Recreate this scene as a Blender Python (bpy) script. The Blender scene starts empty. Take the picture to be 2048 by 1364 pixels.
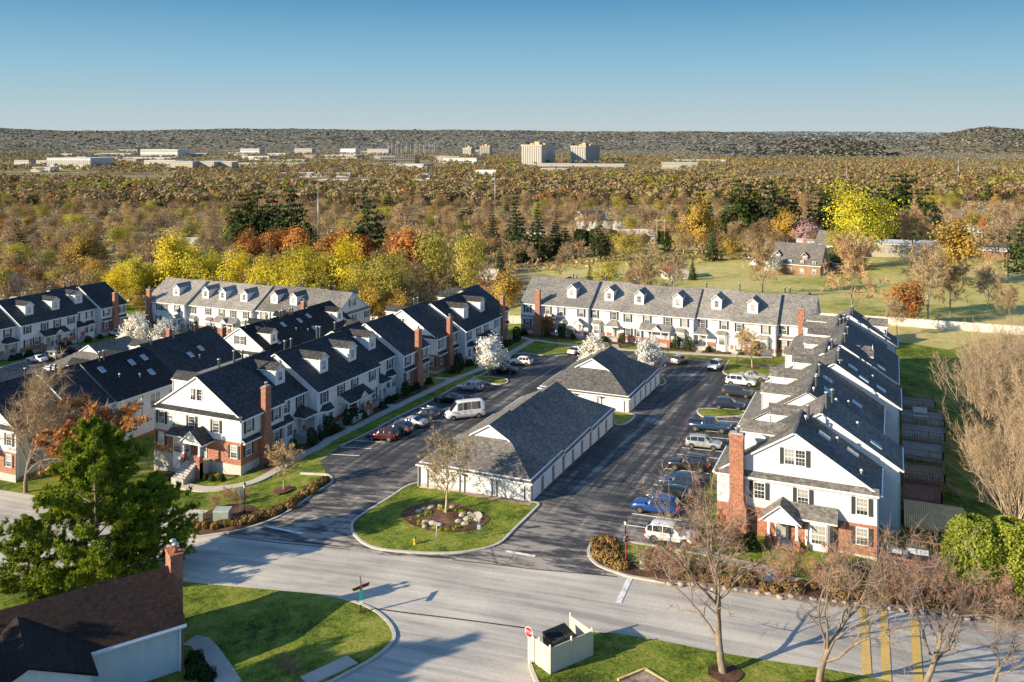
import bpy, bmesh, math, random
import numpy as np
from mathutils import Vector, Matrix, noise as mnoise
R = math.radians
scene = bpy.context.scene
COL = scene.collection
random.seed(7)
# ---------------------------------------------------------------- camera model
# world: x = across the rows of houses (to the right), y = along the rows (away), z up
F, CX, VH, H = 1745.0, 1024.0, 279.0, 39.0
YAW = math.atan(765 / 1745.0)
CS, SN = math.cos(YAW), math.sin(YAW)

# ---------------------------------------------------------------- terrain
CTRL = np.array([
 (-1.5,88,0),(-16,88,0),(-1,118,-.3),(-16,118,-.8),(-1,150,-2.2),(-16,150,-2.6),(-8,175,-3.8),
 (5,90,-1.8),(16,100,-2.6),(12,130,-3.4),(22,150,-4.2),(4,160,-3.8),
 (-25,85,-.3),(-25,120,-1.3),(-25,150,-2.6),(-25,170,-3.6),
 (-36,88,-.8),(-50,88,-1.2),(-36,118,-1.6),(-50,118,-2.1),(-36,127,-2.0),(-36,146,-2.5),(-50,146,-2.9),
 (-62,90,-2.5),(-62,120,-3.0),(-62,150,-3.4),(-62,170,-3.8),
 (-74,88,-3.8),(-74,104,-3.5),(-74,135,-3.5),(-75,175,-4.1),
 (-92,88,-5.9),(-96,120,-5.6),(-95,150,-6.0),(-95,175,-6.4),
 (-60,178,-4.1),(-30,178,-4.1),(-78,190,-4.6),(-10,182,-4.0),
 (-107,85,-6.7),(-107,120,-6.7),(-122,85,-6.7),(-122,125,-7.6),(-115,150,-8.2),
 (-145,100,-7.7),(-145,135,-7.7),(-165,120,-7.9),(-172,130,-7.9),(-172,158,-8.2),
 (-150,164,-8.6),(-120,164,-8.6),(-150,185,-9.2),
 (-40,72,-1.2),(-19,72,0),(4,75,.6),(-62,69,-3.0),(-92.7,68,-5.8),(-130,70,-7.4),(-60,80,-2.9),(-48,80,-1.5),
 (-25,55,.3),(-35,50,0),(-60,50,-3),(-80,50,-4.5),(-5,55,.8),(12,60,1),
 (-75,205,-5),(-20,205,-4.5),(30,200,-4.2),(60,200,-3.5),(0,250,-5),(60,280,-4.5),(-60,260,-6.5),
 (-120,210,-10),(-180,210,-10),(-150,260,-13),(-250,200,-14),(-250,120,-12),(40,120,-4),(60,90,-1),(40,60,1),
 (0,400,-7),(150,400,-6),(-200,400,-15),(-400,300,-16),(-300,600,-15),(0,700,-11),(300,600,-8),(100,200,-3.5),
 (-700,600,-16),(500,900,-10),(0,1200,-13),(600,300,-6),(-100,0,-5),(50,0,1),(300,0,0)], dtype=float)
_C2 = 18.0 ** 2
def _phi(d2): return np.sqrt(d2 + _C2)
_A = _phi(((CTRL[:, None, :2] - CTRL[None, :, :2]) ** 2).sum(-1))
_n = len(CTRL)
_M = np.zeros((_n + 1, _n + 1)); _M[:_n, :_n] = _A - np.eye(_n) * 1.5; _M[:_n, _n] = 1; _M[_n, :_n] = 1
_W = np.linalg.solve(_M, np.append(CTRL[:, 2], 0))
def ground_np(x, y):
    x = np.asarray(x, float); y = np.asarray(y, float)
    sh = x.shape; xf = x.ravel(); yf = y.ravel()
    z = np.empty_like(xf)
    for i in range(0, len(xf), 20000):
        d2 = (xf[i:i+20000, None] - CTRL[None, :, 0]) ** 2 + (yf[i:i+20000, None] - CTRL[None, :, 1]) ** 2
        z[i:i+20000] = _phi(d2) @ _W[:_n] + _W[_n]
    r = np.hypot(xf, yf)
    t = np.clip((r - 500) / 600, 0, 1); t = t * t * (3 - 2 * t)
    far = -13 + 5 * np.sin(xf / 410.0 + 1) * np.sin(yf / 530.0)
    z = z * (1 - t) + far * t
    return z.reshape(sh)
def gz(x, y): return float(ground_np(np.array([x]), np.array([y]))[0])
def unproj(px, py, Y):
    X = (px - CX) / F * Y
    return CS * X - SN * Y, SN * X + CS * Y, H - (py - VH) / F * Y
def at(px, py, dz=0.0):
    """ground point seen at a photo pixel"""
    z = -2.0
    for _ in range(25):
        Y = (H - z) * F / (py - VH)
        x, y, _z = unproj(px, py, Y)
        z = 0.5 * z + 0.5 * (gz(x, y) + dz)
    Y = (H - z) * F / (py - VH)
    x, y, _z = unproj(px, py, Y)
    return x, y
def depth_of(x, y): return -SN * x + CS * y
def pix(x, y, z):
    X = CS * x + SN * y; Y = -SN * x + CS * y
    return CX + F * X / Y, VH + F * (H - z) / Y

# ---------------------------------------------------------------- node helpers
def newmat(name):
    m = bpy.data.materials.new(name); m.use_nodes = True
    nt = m.node_tree; b = nt.nodes['Principled BSDF']
    return m, nt, b
def nd(nt, typ, **kw):
    n = nt.nodes.new(typ)
    for k, v in kw.items():
        if k.startswith('i_'):
            key = k[2:]; key = int(key) if key.isdigit() else key.replace('_', ' ')
            n.inputs[key].default_value = v
        else: setattr(n, k, v)
    return n
def lk(nt, a, ao, b, bi): nt.links.new(a.outputs[ao], b.inputs[bi])
def ramp(nt, fac, fo, stops):
    r = nt.nodes.new('ShaderNodeValToRGB'); e = r.color_ramp.elements
    while len(e) < len(stops): e.new(.5)
    for i, (p, c) in enumerate(stops):
        e[i].position = p; e[i].color = (*c, 1) if len(c) == 3 else c
    lk(nt, fac, fo, r, 0)
    return r
def geo(nt): return nt.nodes.new('ShaderNodeNewGeometry')
def noise_(nt, vec, vo, scale, detail=4, rough=.55):
    n = nd(nt, 'ShaderNodeTexNoise'); n.inputs['Scale'].default_value = scale
    n.inputs['Detail'].default_value = detail; n.inputs['Roughness'].default_value = rough
    if vec: lk(nt, vec, vo, n, 'Vector')
    return n
def mixc(nt, fac, a, b, mode='MIX'):
    m = nt.nodes.new('ShaderNodeMix'); m.data_type = 'RGBA'; m.blend_type = mode
    for s, v in ((0, fac), (6, a), (7, b)):
        if isinstance(v, tuple) and len(v) == 2 and hasattr(v[0], 'outputs'): nt.links.new(v[0].outputs[v[1]], m.inputs[s])
        elif isinstance(v, tuple): m.inputs[s].default_value = (*v[:3], 1)
        else: m.inputs[s].default_value = v
    return m
def bump(nt, b, h, ho, strength, dist=.05):
    n = nd(nt, 'ShaderNodeBump'); n.inputs['Strength'].default_value = strength; n.inputs['Distance'].default_value = dist
    lk(nt, h, ho, n, 'Height'); lk(nt, n, 'Normal', b, 'Normal')
M = {}
def simple(key, col, rough=.7, var=.15, scale=3.0, metal=0.0, spec=.4, name=None):
    m, nt, b = newmat(name or key)
    g = geo(nt); n = noise_(nt, g, 'Position', scale, 3)
    lo = tuple(c * (1 - var) for c in col); hi = tuple(min(1, c * (1 + var)) for c in col)
    r = ramp(nt, n, 0, [(.3, lo), (.7, hi)])
    lk(nt, r, 0, b, 'Base Color'); b.inputs['Roughness'].default_value = rough
    b.inputs['Metallic'].default_value = metal; b.inputs['Specular IOR Level'].default_value = spec
    M[key] = m; return m
# ---------------------------------------------------------------- mesh builder
class MB:
    def __init__(s): s.v = []; s.f = []; s.m = []; s.sm = []
    def quad(s, pts, mi=0, sm=False):
        i = len(s.v); s.v += [tuple(p) for p in pts]; s.f.append(tuple(range(i, i + len(pts)))); s.m.append(mi); s.sm.append(sm)
    def box(s, x0, x1, y0, y1, z0, z1, mi=0):
        i = len(s.v)
        s.v += [(x0,y0,z0),(x1,y0,z0),(x1,y1,z0),(x0,y1,z0),(x0,y0,z1),(x1,y0,z1),(x1,y1,z1),(x0,y1,z1)]
        for f in ((0,3,2,1),(4,5,6,7),(0,1,5,4),(1,2,6,5),(2,3,7,6),(3,0,4,7)):
            s.f.append(tuple(i + k for k in f)); s.m.append(mi); s.sm.append(False)
    def hexa(s, p, mi=0, mis=None):
        """8 points: bottom 4 then top 4"""
        i = len(s.v); s.v += [tuple(q) for q in p]
        for k, f in enumerate(((0,3,2,1),(4,5,6,7),(0,1,5,4),(1,2,6,5),(2,3,7,6),(3,0,4,7))):
            s.f.append(tuple(i + q for q in f)); s.m.append(mis[k] if mis else mi); s.sm.append(False)
    def tube(s, pts, rad, n=5, mi=0, cap=True, sm=True):
        pts = [Vector(p) for p in pts]; rings = []
        up = Vector((0.13, .21, 1)).normalized()
        for i, p in enumerate(pts):
            d = (pts[min(i+1, len(pts)-1)] - pts[max(i-1, 0)])
            d = d.normalized() if d.length > 1e-9 else Vector((0,0,1))
            a = d.cross(up if abs(d.dot(up)) < .95 else Vector((1,0,0))).normalized(); b = d.cross(a)
            r = rad[i] if isinstance(rad, (list, tuple)) else rad
            base = len(s.v)
            for k in range(n):
                t = 2 * math.pi * k / n
                s.v.append(tuple(p + a * (r * math.cos(t)) + b * (r * math.sin(t))))
            rings.append(base)
        for i in range(len(rings) - 1):
            for k in range(n):
                s.f.append((rings[i]+k, rings[i]+(k+1) % n, rings[i+1]+(k+1) % n, rings[i+1]+k)); s.m.append(mi); s.sm.append(sm)
        if cap:
            s.f.append(tuple(rings[0]+k for k in range(n))); s.m.append(mi); s.sm.append(False)
            s.f.append(tuple(rings[-1]+k for k in range(n))); s.m.append(mi); s.sm.append(False)
    def lathe(s, prof, c=(0,0,0), n=12, mi=0, sm=True):
        rings = []
        for r, z in prof:
            base = len(s.v); rings.append(base)
            for k in range(n):
                t = 2 * math.pi * k / n
                s.v.append((c[0] + r * math.cos(t), c[1] + r * math.sin(t), c[2] + z))
        for i in range(len(rings) - 1):
            for k in range(n):
                s.f.append((rings[i]+k, rings[i]+(k+1) % n, rings[i+1]+(k+1) % n, rings[i+1]+k)); s.m.append(mi); s.sm.append(sm)
        s.f.append(tuple(rings[0]+k for k in range(n))[::-1]); s.m.append(mi); s.sm.append(False)
        s.f.append(tuple(rings[-1]+k for k in range(n))); s.m.append(mi); s.sm.append(False)
    def prism(s, poly, z0, z1, mi=0, mtop=None):
        n = len(poly); i = len(s.v)
        s.v += [(x, y, z0) for x, y in poly] + [(x, y, z1) for x, y in poly]
        for k in range(n):
            s.f.append((i+k, i+(k+1) % n, i+n+(k+1) % n, i+n+k)); s.m.append(mi); s.sm.append(False)
        s.f.append(tuple(i+n+k for k in range(n))); s.m.append(mi if mtop is None else mtop); s.sm.append(False)
        s.f.append(tuple(i+k for k in range(n))[::-1]); s.m.append(mi); s.sm.append(False)
    def mesh(s, name, mats, recalc=True):
        me = bpy.data.meshes.new(name)
        me.from_pydata(s.v, [], s.f)
        for m in (mats if isinstance(mats, (list, tuple)) else [mats]): me.materials.append(m)
        if me.polygons:
            me.polygons.foreach_set('material_index', s.m)
            me.polygons.foreach_set('use_smooth', s.sm)
        if recalc:
            bm = bmesh.new(); bm.from_mesh(me)
            bmesh.ops.recalc_face_normals(bm, faces=bm.faces); bm.to_mesh(me); bm.free()
        me.update()
        return me
    def build(s, name, mats, parent=None, loc=(0,0,0), recalc=True, rot=None):
        return link(name, s.mesh(name, mats, recalc), parent, loc, rot)
def link(name, me, parent=None, loc=(0,0,0), rot=None):
    o = bpy.data.objects.new(name, me); COL.objects.link(o); o.location = loc
    if rot is not None: o.rotation_euler = rot
    if parent is not None: o.parent = parent
    return o
def tag(o, label=None, cat=None, group=None, kind=None):
    if label: o['label'] = label
    if cat: o['category'] = cat
    if group: o['group'] = group
    if kind: o['kind'] = kind
    return o
def thing(name, label, cat, loc=(0,0,0), rotz=0.0, group=None):
    o = bpy.data.objects.new(name, None); COL.objects.link(o)
    o.empty_display_size = .3
    o.location = loc; o.rotation_euler = (0, 0, rotz)
    return tag(o, label, cat, group)
def copy_tree(o, parent=None):
    c = o.copy(); COL.objects.link(c)
    if parent is not None: c.parent = parent
    for ch in list(o.children): copy_tree(ch, c)
    return c
def place(proto, used, label, loc, rotz=0.0, scale=1.0, group=None, rot=None):
    """first use moves the thing itself, later uses copy it with its parts"""
    o = proto if not used.get(proto) else copy_tree(proto)
    used[proto] = True
    o.location = loc; o.rotation_euler = rot if rot is not None else (0, 0, rotz)
    o.scale = (scale,) * 3 if not isinstance(scale, tuple) else scale
    o['label'] = label
    if group: o['group'] = group
    return o
USED = {}
# ---------------------------------------------------------------- materials
def mat_siding(key, col, lap=.14):
    m, nt, b = newmat(key)
    g = geo(nt); sp = nd(nt, 'ShaderNodeSeparateXYZ'); lk(nt, g, 'Position', sp, 0)
    d = nd(nt, 'ShaderNodeMath', operation='DIVIDE'); lk(nt, sp, 'Z', d, 0); d.inputs[1].default_value = lap
    fr = nd(nt, 'ShaderNodeMath', operation='FRACT'); lk(nt, d, 0, fr, 0)
    n = noise_(nt, g, 'Position', .7, 4)
    r1 = ramp(nt, n, 0, [(.25, tuple(c * .9 for c in col)), (.7, col)])
    r2 = ramp(nt, fr, 0, [(0, (.62,.62,.64)), (.16, (.97,.97,.97)), (1, (1,1,1))])
    mm = mixc(nt, .8, (r1, 0), (r2, 0), 'MULTIPLY')
    mp = nd(nt, 'ShaderNodeMapping'); mp.inputs['Scale'].default_value = (2.2, 2.2, .12)
    lk(nt, g, 'Position', mp, 0)
    st = noise_(nt, mp, 0, 1.0, 3, .6)
    r3 = ramp(nt, st, 0, [(.3, (.88,.87,.85)), (.55, (1,1,1))])
    m2 = mixc(nt, .7, (mm, 2), (r3, 0), 'MULTIPLY')
    lk(nt, m2, 2, b, 'Base Color'); b.inputs['Roughness'].default_value = .55
    bump(nt, b, fr, 0, .35, .02); M[key] = m
mat_siding('vinyl_siding', (.82,.82,.81)); mat_siding('tan_siding', (.5,.44,.34)); mat_siding('grey_siding', (.5,.51,.5))
simple('white_trim', (.85,.85,.84), .5, .04, 2)
def mat_brick(key, c1, c2, mort, sc=1.0):
    m, nt, b = newmat(key)
    g = geo(nt); sp = nd(nt, 'ShaderNodeSeparateXYZ'); lk(nt, g, 'Position', sp, 0)
    ad = nd(nt, 'ShaderNodeMath', operation='ADD'); lk(nt, sp, 'X', ad, 0); lk(nt, sp, 'Y', ad, 1)
    cb = nd(nt, 'ShaderNodeCombineXYZ'); lk(nt, ad, 0, cb, 0); lk(nt, sp, 'Z', cb, 1)
    t = nd(nt, 'ShaderNodeTexBrick'); lk(nt, cb, 0, t, 'Vector')
    t.inputs['Color1'].default_value = (*c1, 1); t.inputs['Color2'].default_value = (*c2, 1); t.inputs['Mortar'].default_value = (*mort, 1)
    t.inputs['Scale'].default_value = 1.0; t.inputs['Brick Width'].default_value = .3 * sc; t.inputs['Row Height'].default_value = .11 * sc
    t.inputs['Mortar Size'].default_value = .012; t.inputs['Bias'].default_value = -.1
    n = noise_(nt, g, 'Position', 5, 5, .7)
    r = ramp(nt, n, 0, [(.36, (.5,.47,.47)), (.5, (1,1,1)), (.64, (1.5,1.4,1.3))])
    mm = mixc(nt, .75, (t, 0), (r, 0), 'MULTIPLY')
    lk(nt, mm, 2, b, 'Base Color'); b.inputs['Roughness'].default_value = .85
    bump(nt, b, t, 'Fac', -.3, .02); M[key] = m
mat_brick('red_brick', (.42,.14,.065), (.23,.065,.04), (.44,.33,.25))
mat_brick('brown_stone', (.34,.19,.11), (.20,.12,.075), (.30,.23,.17), 1.8)
def mat_roof(key, lo, hi):
    m, nt, b = newmat(key)
    g = geo(nt); oi = nd(nt, 'ShaderNodeObjectInfo')
    n1 = noise_(nt, g, 'Position', 2.6, 5, .75)
    sp = nd(nt, 'ShaderNodeSeparateXYZ'); lk(nt, g, 'Position', sp, 0)
    ad = nd(nt, 'ShaderNodeMath', operation='ADD'); lk(nt, sp, 'X', ad, 0); lk(nt, sp, 'Y', ad, 1)
    cb = nd(nt, 'ShaderNodeCombineXYZ'); lk(nt, ad, 0, cb, 0); lk(nt, sp, 'Z', cb, 1)
    t = nd(nt, 'ShaderNodeTexBrick'); lk(nt, cb, 0, t, 'Vector')
    t.inputs['Color1'].default_value = (1,1,1,1); t.inputs['Color2'].default_value = (.45,.45,.47,1); t.inputs['Mortar'].default_value = (.3,.3,.3,1)
    t.inputs['Brick Width'].default_value = .45; t.inputs['Row Height'].default_value = .1; t.inputs['Mortar Size'].default_value = .006; t.inputs['Scale'].default_value = 1
    n2 = noise_(nt, g, 'Position', .22, 3)
    r = ramp(nt, n1, 0, [(.38, lo), (.62, hi)])
    mm = mixc(nt, .75, (r, 0), (t, 0), 'MULTIPLY')
    r2 = ramp(nt, n2, 0, [(.3, (.72,.72,.74)), (.7, (1.1,1.1,1.08))])
    m2 = mixc(nt, 1, (mm, 2), (r2, 0), 'MULTIPLY')
    r3 = ramp(nt, oi, 'Random', [(0, (.72,.73,.76)), (1, (1.12,1.1,1.06))])
    m3 = mixc(nt, 1, (m2, 2), (r3, 0), 'MULTIPLY')
    lk(nt, m3, 2, b, 'Base Color'); b.inputs['Roughness'].default_value = .85
    b.inputs['Specular IOR Level'].default_value = .25
    bump(nt, b, n1, 0, .35, .03); M[key] = m
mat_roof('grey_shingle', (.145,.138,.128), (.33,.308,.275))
mat_roof('sunlit_shingle', (.27,.26,.24), (.48,.45,.405))  # paler tone carries the sunlight on the slopes in view
mat_roof('dark_shaded_shingle', (.032,.035,.040), (.115,.115,.118))  # shade on the slopes in view is put into this tone; also plain dark roofs
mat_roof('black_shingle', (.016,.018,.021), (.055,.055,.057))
mat_roof('brown_shingle', (.03,.02,.017), (.065,.04,.032))
mat_roof('metal_roof_red', (.32,.06,.05), (.42,.09,.08))
# glass of house windows: dark reflective with blinds hinted per pane
def mat_pane():
    m, nt, b = newmat('window_glass')
    g = geo(nt); n = noise_(nt, g, 'Position', .9, 2); oi = nd(nt, 'ShaderNodeObjectInfo')
    sp = nd(nt, 'ShaderNodeSeparateXYZ'); tc = nd(nt, 'ShaderNodeTexCoord'); lk(nt, tc, 'Object', sp, 0)
    sw = nd(nt, 'ShaderNodeMath', operation='MULTIPLY_ADD'); lk(nt, oi, 'Random', sw, 0); sw.inputs[1].default_value = 2.0; sw.inputs[2].default_value = -.9
    gt = nd(nt, 'ShaderNodeMath', operation='GREATER_THAN'); lk(nt, sp, 'Z', gt, 0); lk(nt, sw, 0, gt, 1)
    r = ramp(nt, n, 0, [(.3, (.012,.017,.022)), (.75, (.06,.075,.085))])
    mm = mixc(nt, (gt, 0), (r, 0), (.36,.36,.33))
    lk(nt, mm, 2, b, 'Base Color'); b.inputs['Roughness'].default_value = .08; b.inputs['Specular IOR Level'].default_value = .8
    M['window_glass'] = m
mat_pane()
simple('shutter_paint', (.045,.048,.052), .55, .15, 4)
simple('pilaster_grey', (.30,.29,.27), .6, .06, 2)
simple('door_paint', (.40,.40,.40), .5, .06, 2)
simple('concrete', (.46,.43,.39), .85, .14, 1.2)
simple('foundation', (.52,.49,.44), .85, .12, 1.0)
simple('galvanised', (.5,.52,.53), .4, .1, 2, .6)
simple('black_metal', (.012,.012,.013), .45, .2, 3)
simple('deck_wood_brown', (.30,.18,.11), .75, .25, 2)
simple('deck_wood_red', (.30,.12,.075), .75, .2, 2)
simple('deck_wood_new', (.72,.48,.22), .75, .2, 2)
simple('deck_grey', (.34,.30,.27), .8, .2, 2)
simple('skylight_glass', (.30,.38,.45), .08, .1, 1, 0, 1.0)
simple('bark', (.24,.19,.14), .9, .3, 2.5)
simple('bark_pale', (.50,.39,.27), .9, .25, 2.5)
simple('bark_dark', (.085,.065,.05), .9, .3, 2.5)
simple('fence_vinyl', (.62,.56,.45), .6, .06, 1)
simple('fence_white', (.70,.66,.60), .6, .06, 1)
simple('rock', (.42,.36,.29), .9, .3, 1.5)
simple('utility_green', (.36,.43,.36), .6, .1, 2)
simple('far_white', (.56,.57,.56), .7, .08, .05)
simple('sign_red', (.55,.02,.02), .4, .05, 2)
simple('sign_white', (.8,.8,.8), .4, .03, 2)
simple('sign_brown', (.13,.045,.025), .5, .1, 2)
simple('sign_green', (.02,.33,.24), .4, .05, 2)
simple('sign_blue', (.12,.22,.36), .4, .05, 2)
simple('hydrant_yellow', (.72,.42,.02), .5, .08, 4)
simple('hydrant_green', (.03,.16,.10), .5, .08, 4)
simple('dumpster_steel', (.055,.035,.03), .55, .25, 4)
simple('dumpster_lid', (.02,.025,.025), .4, .2, 4)
simple('lamp_glass', (.75,.72,.62), .3, .05, 3)
# --- ground surfaces
def mat_grass(key, stops, big=.12, mid=1.6, fine=9):
    m, nt, b = newmat(key)
    g = geo(nt); n1 = noise_(nt, g, 'Position', big, 5, .6); n2 = noise_(nt, g, 'Position', mid, 6, .7); n3 = noise_(nt, g, 'Position', fine, 4, .8)
    a = mixc(nt, .45, (n1, 0), (n2, 0)); a2 = mixc(nt, .35, (a, 2), (n3, 0))
    r = ramp(nt, a2, 2, stops); lk(nt, r, 0, b, 'Base Color'); b.inputs['Roughness'].default_value = .9
    b.inputs['Specular IOR Level'].default_value = .15
    bump(nt, b, n3, 0, .9, .12); M[key] = m
mat_grass('lawn', [(.40,(.030,.048,.008)),(.455,(.085,.125,.015)),(.50,(.16,.21,.024)),(.545,(.25,.265,.04)),(.60,(.38,.31,.12))], .16, .9, 4)
mat_grass('meadow', [(.40,(.17,.18,.04)),(.46,(.34,.33,.085)),(.51,(.50,.44,.15)),(.58,(.60,.48,.23))], .035, .3, 2.5)
mat_grass('mulch', [(.4,(.04,.022,.015)),(.5,(.14,.075,.048)),(.6,(.28,.17,.11))], .4, 3, 12)
mat_grass('gravel', [(.4,(.12,.085,.065)),(.5,(.34,.25,.19)),(.6,(.58,.46,.38))], .8, 5, 14)
mat_grass('woodland_floor', [(.40,(.12,.085,.05)),(.46,(.22,.165,.09)),(.51,(.34,.26,.14)),(.55,(.30,.29,.10)),(.6,(.42,.34,.18))], .012, .12, 2)
def mat_asphalt():
    m, nt, b = newmat('dark_asphalt')
    g = geo(nt); mp = nd(nt, 'ShaderNodeMapping'); mp.inputs['Scale'].default_value = (1.3, .05, 1); lk(nt, g, 'Position', mp, 0)
    n1 = noise_(nt, mp, 0, 1.0, 6, .68); n2 = noise_(nt, g, 'Position', .09, 4, .6); n3 = noise_(nt, g, 'Position', 6, 5, .8)
    mp2 = nd(nt, 'ShaderNodeMapping'); mp2.inputs['Scale'].default_value = (.16, .9, 1); mp2.inputs['Rotation'].default_value = (0, 0, .45); lk(nt, g, 'Position', mp2, 0)
    n4 = noise_(nt, mp2, 0, 1.1, 6, .72)
    a = mixc(nt, .18, (n1, 0), (n2, 0)); a2 = mixc(nt, .35, (a, 2), (n4, 0))
    r = ramp(nt, a2, 2, [(.42, (.020,.022,.027)), (.49, (.040,.042,.046)), (.54, (.095,.09,.086)), (.60, (.29,.265,.23)), (.68, (.42,.37,.32))])
    r3 = ramp(nt, n3, 0, [(.3, (.7,.7,.7)), (.7, (1.2,1.2,1.2))])
    # worn pale mouths near the road: low y
    sp = nd(nt, 'ShaderNodeSeparateXYZ'); lk(nt, g, 'Position', sp, 0)
    mr = nd(nt, 'ShaderNodeMapRange'); mr.inputs[1].default_value = 76; mr.inputs[2].default_value = 96; mr.inputs[3].default_value = .85; mr.inputs[4].default_value = 0; lk(nt, sp, 'Y', mr, 0)
    wr = ramp(nt, n4, 0, [(.42, (.045,.045,.048)), (.48, (.13,.12,.11)), (.55, (.44,.39,.33))])
    m0 = mixc(nt, (mr, 0), (r, 0), (wr, 0))
    mm = mixc(nt, 1, (m0, 2), (r3, 0), 'MULTIPLY')
    vo = nd(nt, 'ShaderNodeTexVoronoi', feature='DISTANCE_TO_EDGE'); vo.inputs['Scale'].default_value = .11
    wv = mixc(nt, .22, (g, 'Position'), (noise_(nt, g, 'Position', .5, 3), 1), 'ADD'); wv.clamp_factor = True
    lk(nt, wv, 2, vo, 'Vector')
    cr = ramp(nt, vo, 0, [(0, (.35,.35,.35)), (.012, (1,1,1))])
    m9 = mixc(nt, .8, (mm, 2), (cr, 0), 'MULTIPLY')
    lk(nt, m9, 2, b, 'Base Color'); b.inputs['Roughness'].default_value = .75
    bump(nt, b, n3, 0, .3, .02); M['dark_asphalt'] = m
mat_asphalt()
def mat_road():
    m, nt, b = newmat('pale_road')
    g = geo(nt); n1 = noise_(nt, g, 'Position', .08, 5, .6); n3 = noise_(nt, g, 'Position', 7, 5, .85)
    mp = nd(nt, 'ShaderNodeMapping'); mp.inputs['Scale'].default_value = (.05, 1.1, 1); lk(nt, g, 'Position', mp, 0)
    n2 = noise_(nt, mp, 0, 1, 5, .6)
    a = mixc(nt, .5, (n1, 0), (n2, 0))
    r = ramp(nt, a, 2, [(.40, (.33,.31,.28)), (.47, (.44,.41,.36)), (.53, (.52,.48,.42)), (.60, (.62,.565,.48))])
    r3 = ramp(nt, n3, 0, [(.3, (.70,.70,.70)), (.7, (1.2,1.2,1.2))])
    mm = mixc(nt, 1, (r, 0), (r3, 0), 'MULTIPLY')
    vo = nd(nt, 'ShaderNodeTexVoronoi', feature='DISTANCE_TO_EDGE'); vo.inputs['Scale'].default_value = .075
    wv = mixc(nt, .25, (g, 'Position'), (noise_(nt, g, 'Position', .4, 3), 1), 'ADD'); lk(nt, wv, 2, vo, 'Vector')
    cr = ramp(nt, vo, 0, [(0, (.5,.5,.5)), (.006, (1,1,1))])
    m9 = mixc(nt, .0, (mm, 2), (cr, 0), 'MULTIPLY')
    lk(nt, m9, 2, b, 'Base Color'); b.inputs['Roughness'].default_value = .85
    bump(nt, b, n3, 0, .3, .02); M['pale_road'] = m
mat_road()
simple('sidewalk', (.47,.42,.35), .85, .12, .8)
simple('kerb_concrete', (.50,.46,.40), .85, .13, 1.5)
def mat_worn(key, col, under):
    m, nt, b = newmat(key); g = geo(nt); n = noise_(nt, g, 'Position', 3.5, 6, .8); n2 = noise_(nt, g, 'Position', .8, 3)
    a = mixc(nt, .35, (n, 0), (n2, 0)); r = ramp(nt, a, 2, [(.42, under), (.48, col), (.56, tuple(min(1, c*1.12) for c in col))])
    lk(nt, r, 0, b, 'Base Color'); b.inputs['Roughness'].default_value = .7; M[key] = m
mat_worn('road_paint_white', (.72,.71,.68), (.33,.32,.30)); mat_worn('road_paint_yellow', (.64,.42,.10), (.46,.37,.24))
# --- foliage: colour varied per clump (attribute) and per tree
def mat_leaf(key, c1, c2, c3, trans=.25, sc=.9):
    m, nt, b = newmat(key)
    g = geo(nt); oi = nd(nt, 'ShaderNodeObjectInfo')
    n = noise_(nt, g, 'Position', sc, 3, .6)
    ri = nd(nt, 'ShaderNodeMath', operation='ADD'); lk(nt, n, 0, ri, 0)
    rr = nd(nt, 'ShaderNodeMath', operation='MULTIPLY_ADD'); lk(nt, g, 'Random Per Island', rr, 0); rr.inputs[1].default_value = .5; rr.inputs[2].default_value = -.25
    lk(nt, rr, 0, ri, 1)
    r = ramp(nt, ri, 0, [(.2, c1), (.5, c2), (.8, c3)])
    r3 = ramp(nt, oi, 'Random', [(0, (.72,.76,.8)), (1, (1.2,1.15,1.1))])
    mm = mixc(nt, 1, (r, 0), (r3, 0), 'MULTIPLY')
    lk(nt, mm, 2, b, 'Base Color'); b.inputs['Roughness'].default_value = .8; b.inputs['Specular IOR Level'].default_value = .15
    if trans:
        tr = nd(nt, 'ShaderNodeBsdfTranslucent'); lk(nt, mm, 2, tr, 'Color')
        mx = nd(nt, 'ShaderNodeMixShader'); mx.inputs[0].default_value = trans
        lk(nt, b, 0, mx, 1); lk(nt, tr, 0, mx, 2)
        lk(nt, mx, 0, nt.nodes['Material Output'], 'Surface')
    M[key] = m
mat_leaf('leaf_pine', (.10,.15,.014), (.30,.38,.03), (.50,.54,.06))
mat_leaf('leaf_spruce', (.018,.034,.014), (.045,.075,.024), (.10,.13,.04), .15)
mat_leaf('leaf_arbor', (.13,.17,.02), (.32,.37,.04), (.50,.52,.09))
mat_leaf('leaf_shrub', (.012,.026,.008), (.035,.06,.015), (.075,.11,.026), .15)
mat_leaf('leaf_yellow', (.42,.34,.02), (.76,.63,.05), (.84,.74,.12), .35)
mat_leaf('leaf_yellowgreen', (.21,.19,.035), (.45,.40,.07), (.60,.52,.12), .35)
mat_leaf('leaf_orange', (.30,.11,.03), (.52,.23,.06), (.66,.36,.12), .3)
mat_leaf('leaf_gold', (.33,.20,.03), (.56,.37,.07), (.66,.48,.14), .3)
mat_leaf('leaf_tan', (.25,.17,.08), (.46,.33,.155), (.60,.45,.23), .2)
mat_leaf('leaf_brown', (.17,.105,.05), (.35,.225,.11), (.50,.34,.175), .2)
mat_leaf('leaf_bud', (.34,.21,.06), (.55,.38,.12), (.66,.50,.22), .3)
mat_leaf('blossom_white', (.60,.59,.50), (.86,.84,.76), (.92,.91,.86), .3)
mat_leaf('blossom_pink', (.42,.22,.22), (.60,.36,.36), (.72,.50,.48), .3)
mat_leaf('twig_brown', (.25,.16,.085), (.46,.31,.165), (.60,.43,.25), 0)
mat_leaf('twig_pale', (.27,.21,.145), (.45,.36,.265), (.58,.48,.36), 0)
mat_leaf('twig_red', (.24,.15,.11), (.44,.30,.215), (.58,.42,.31), 0)
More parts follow.
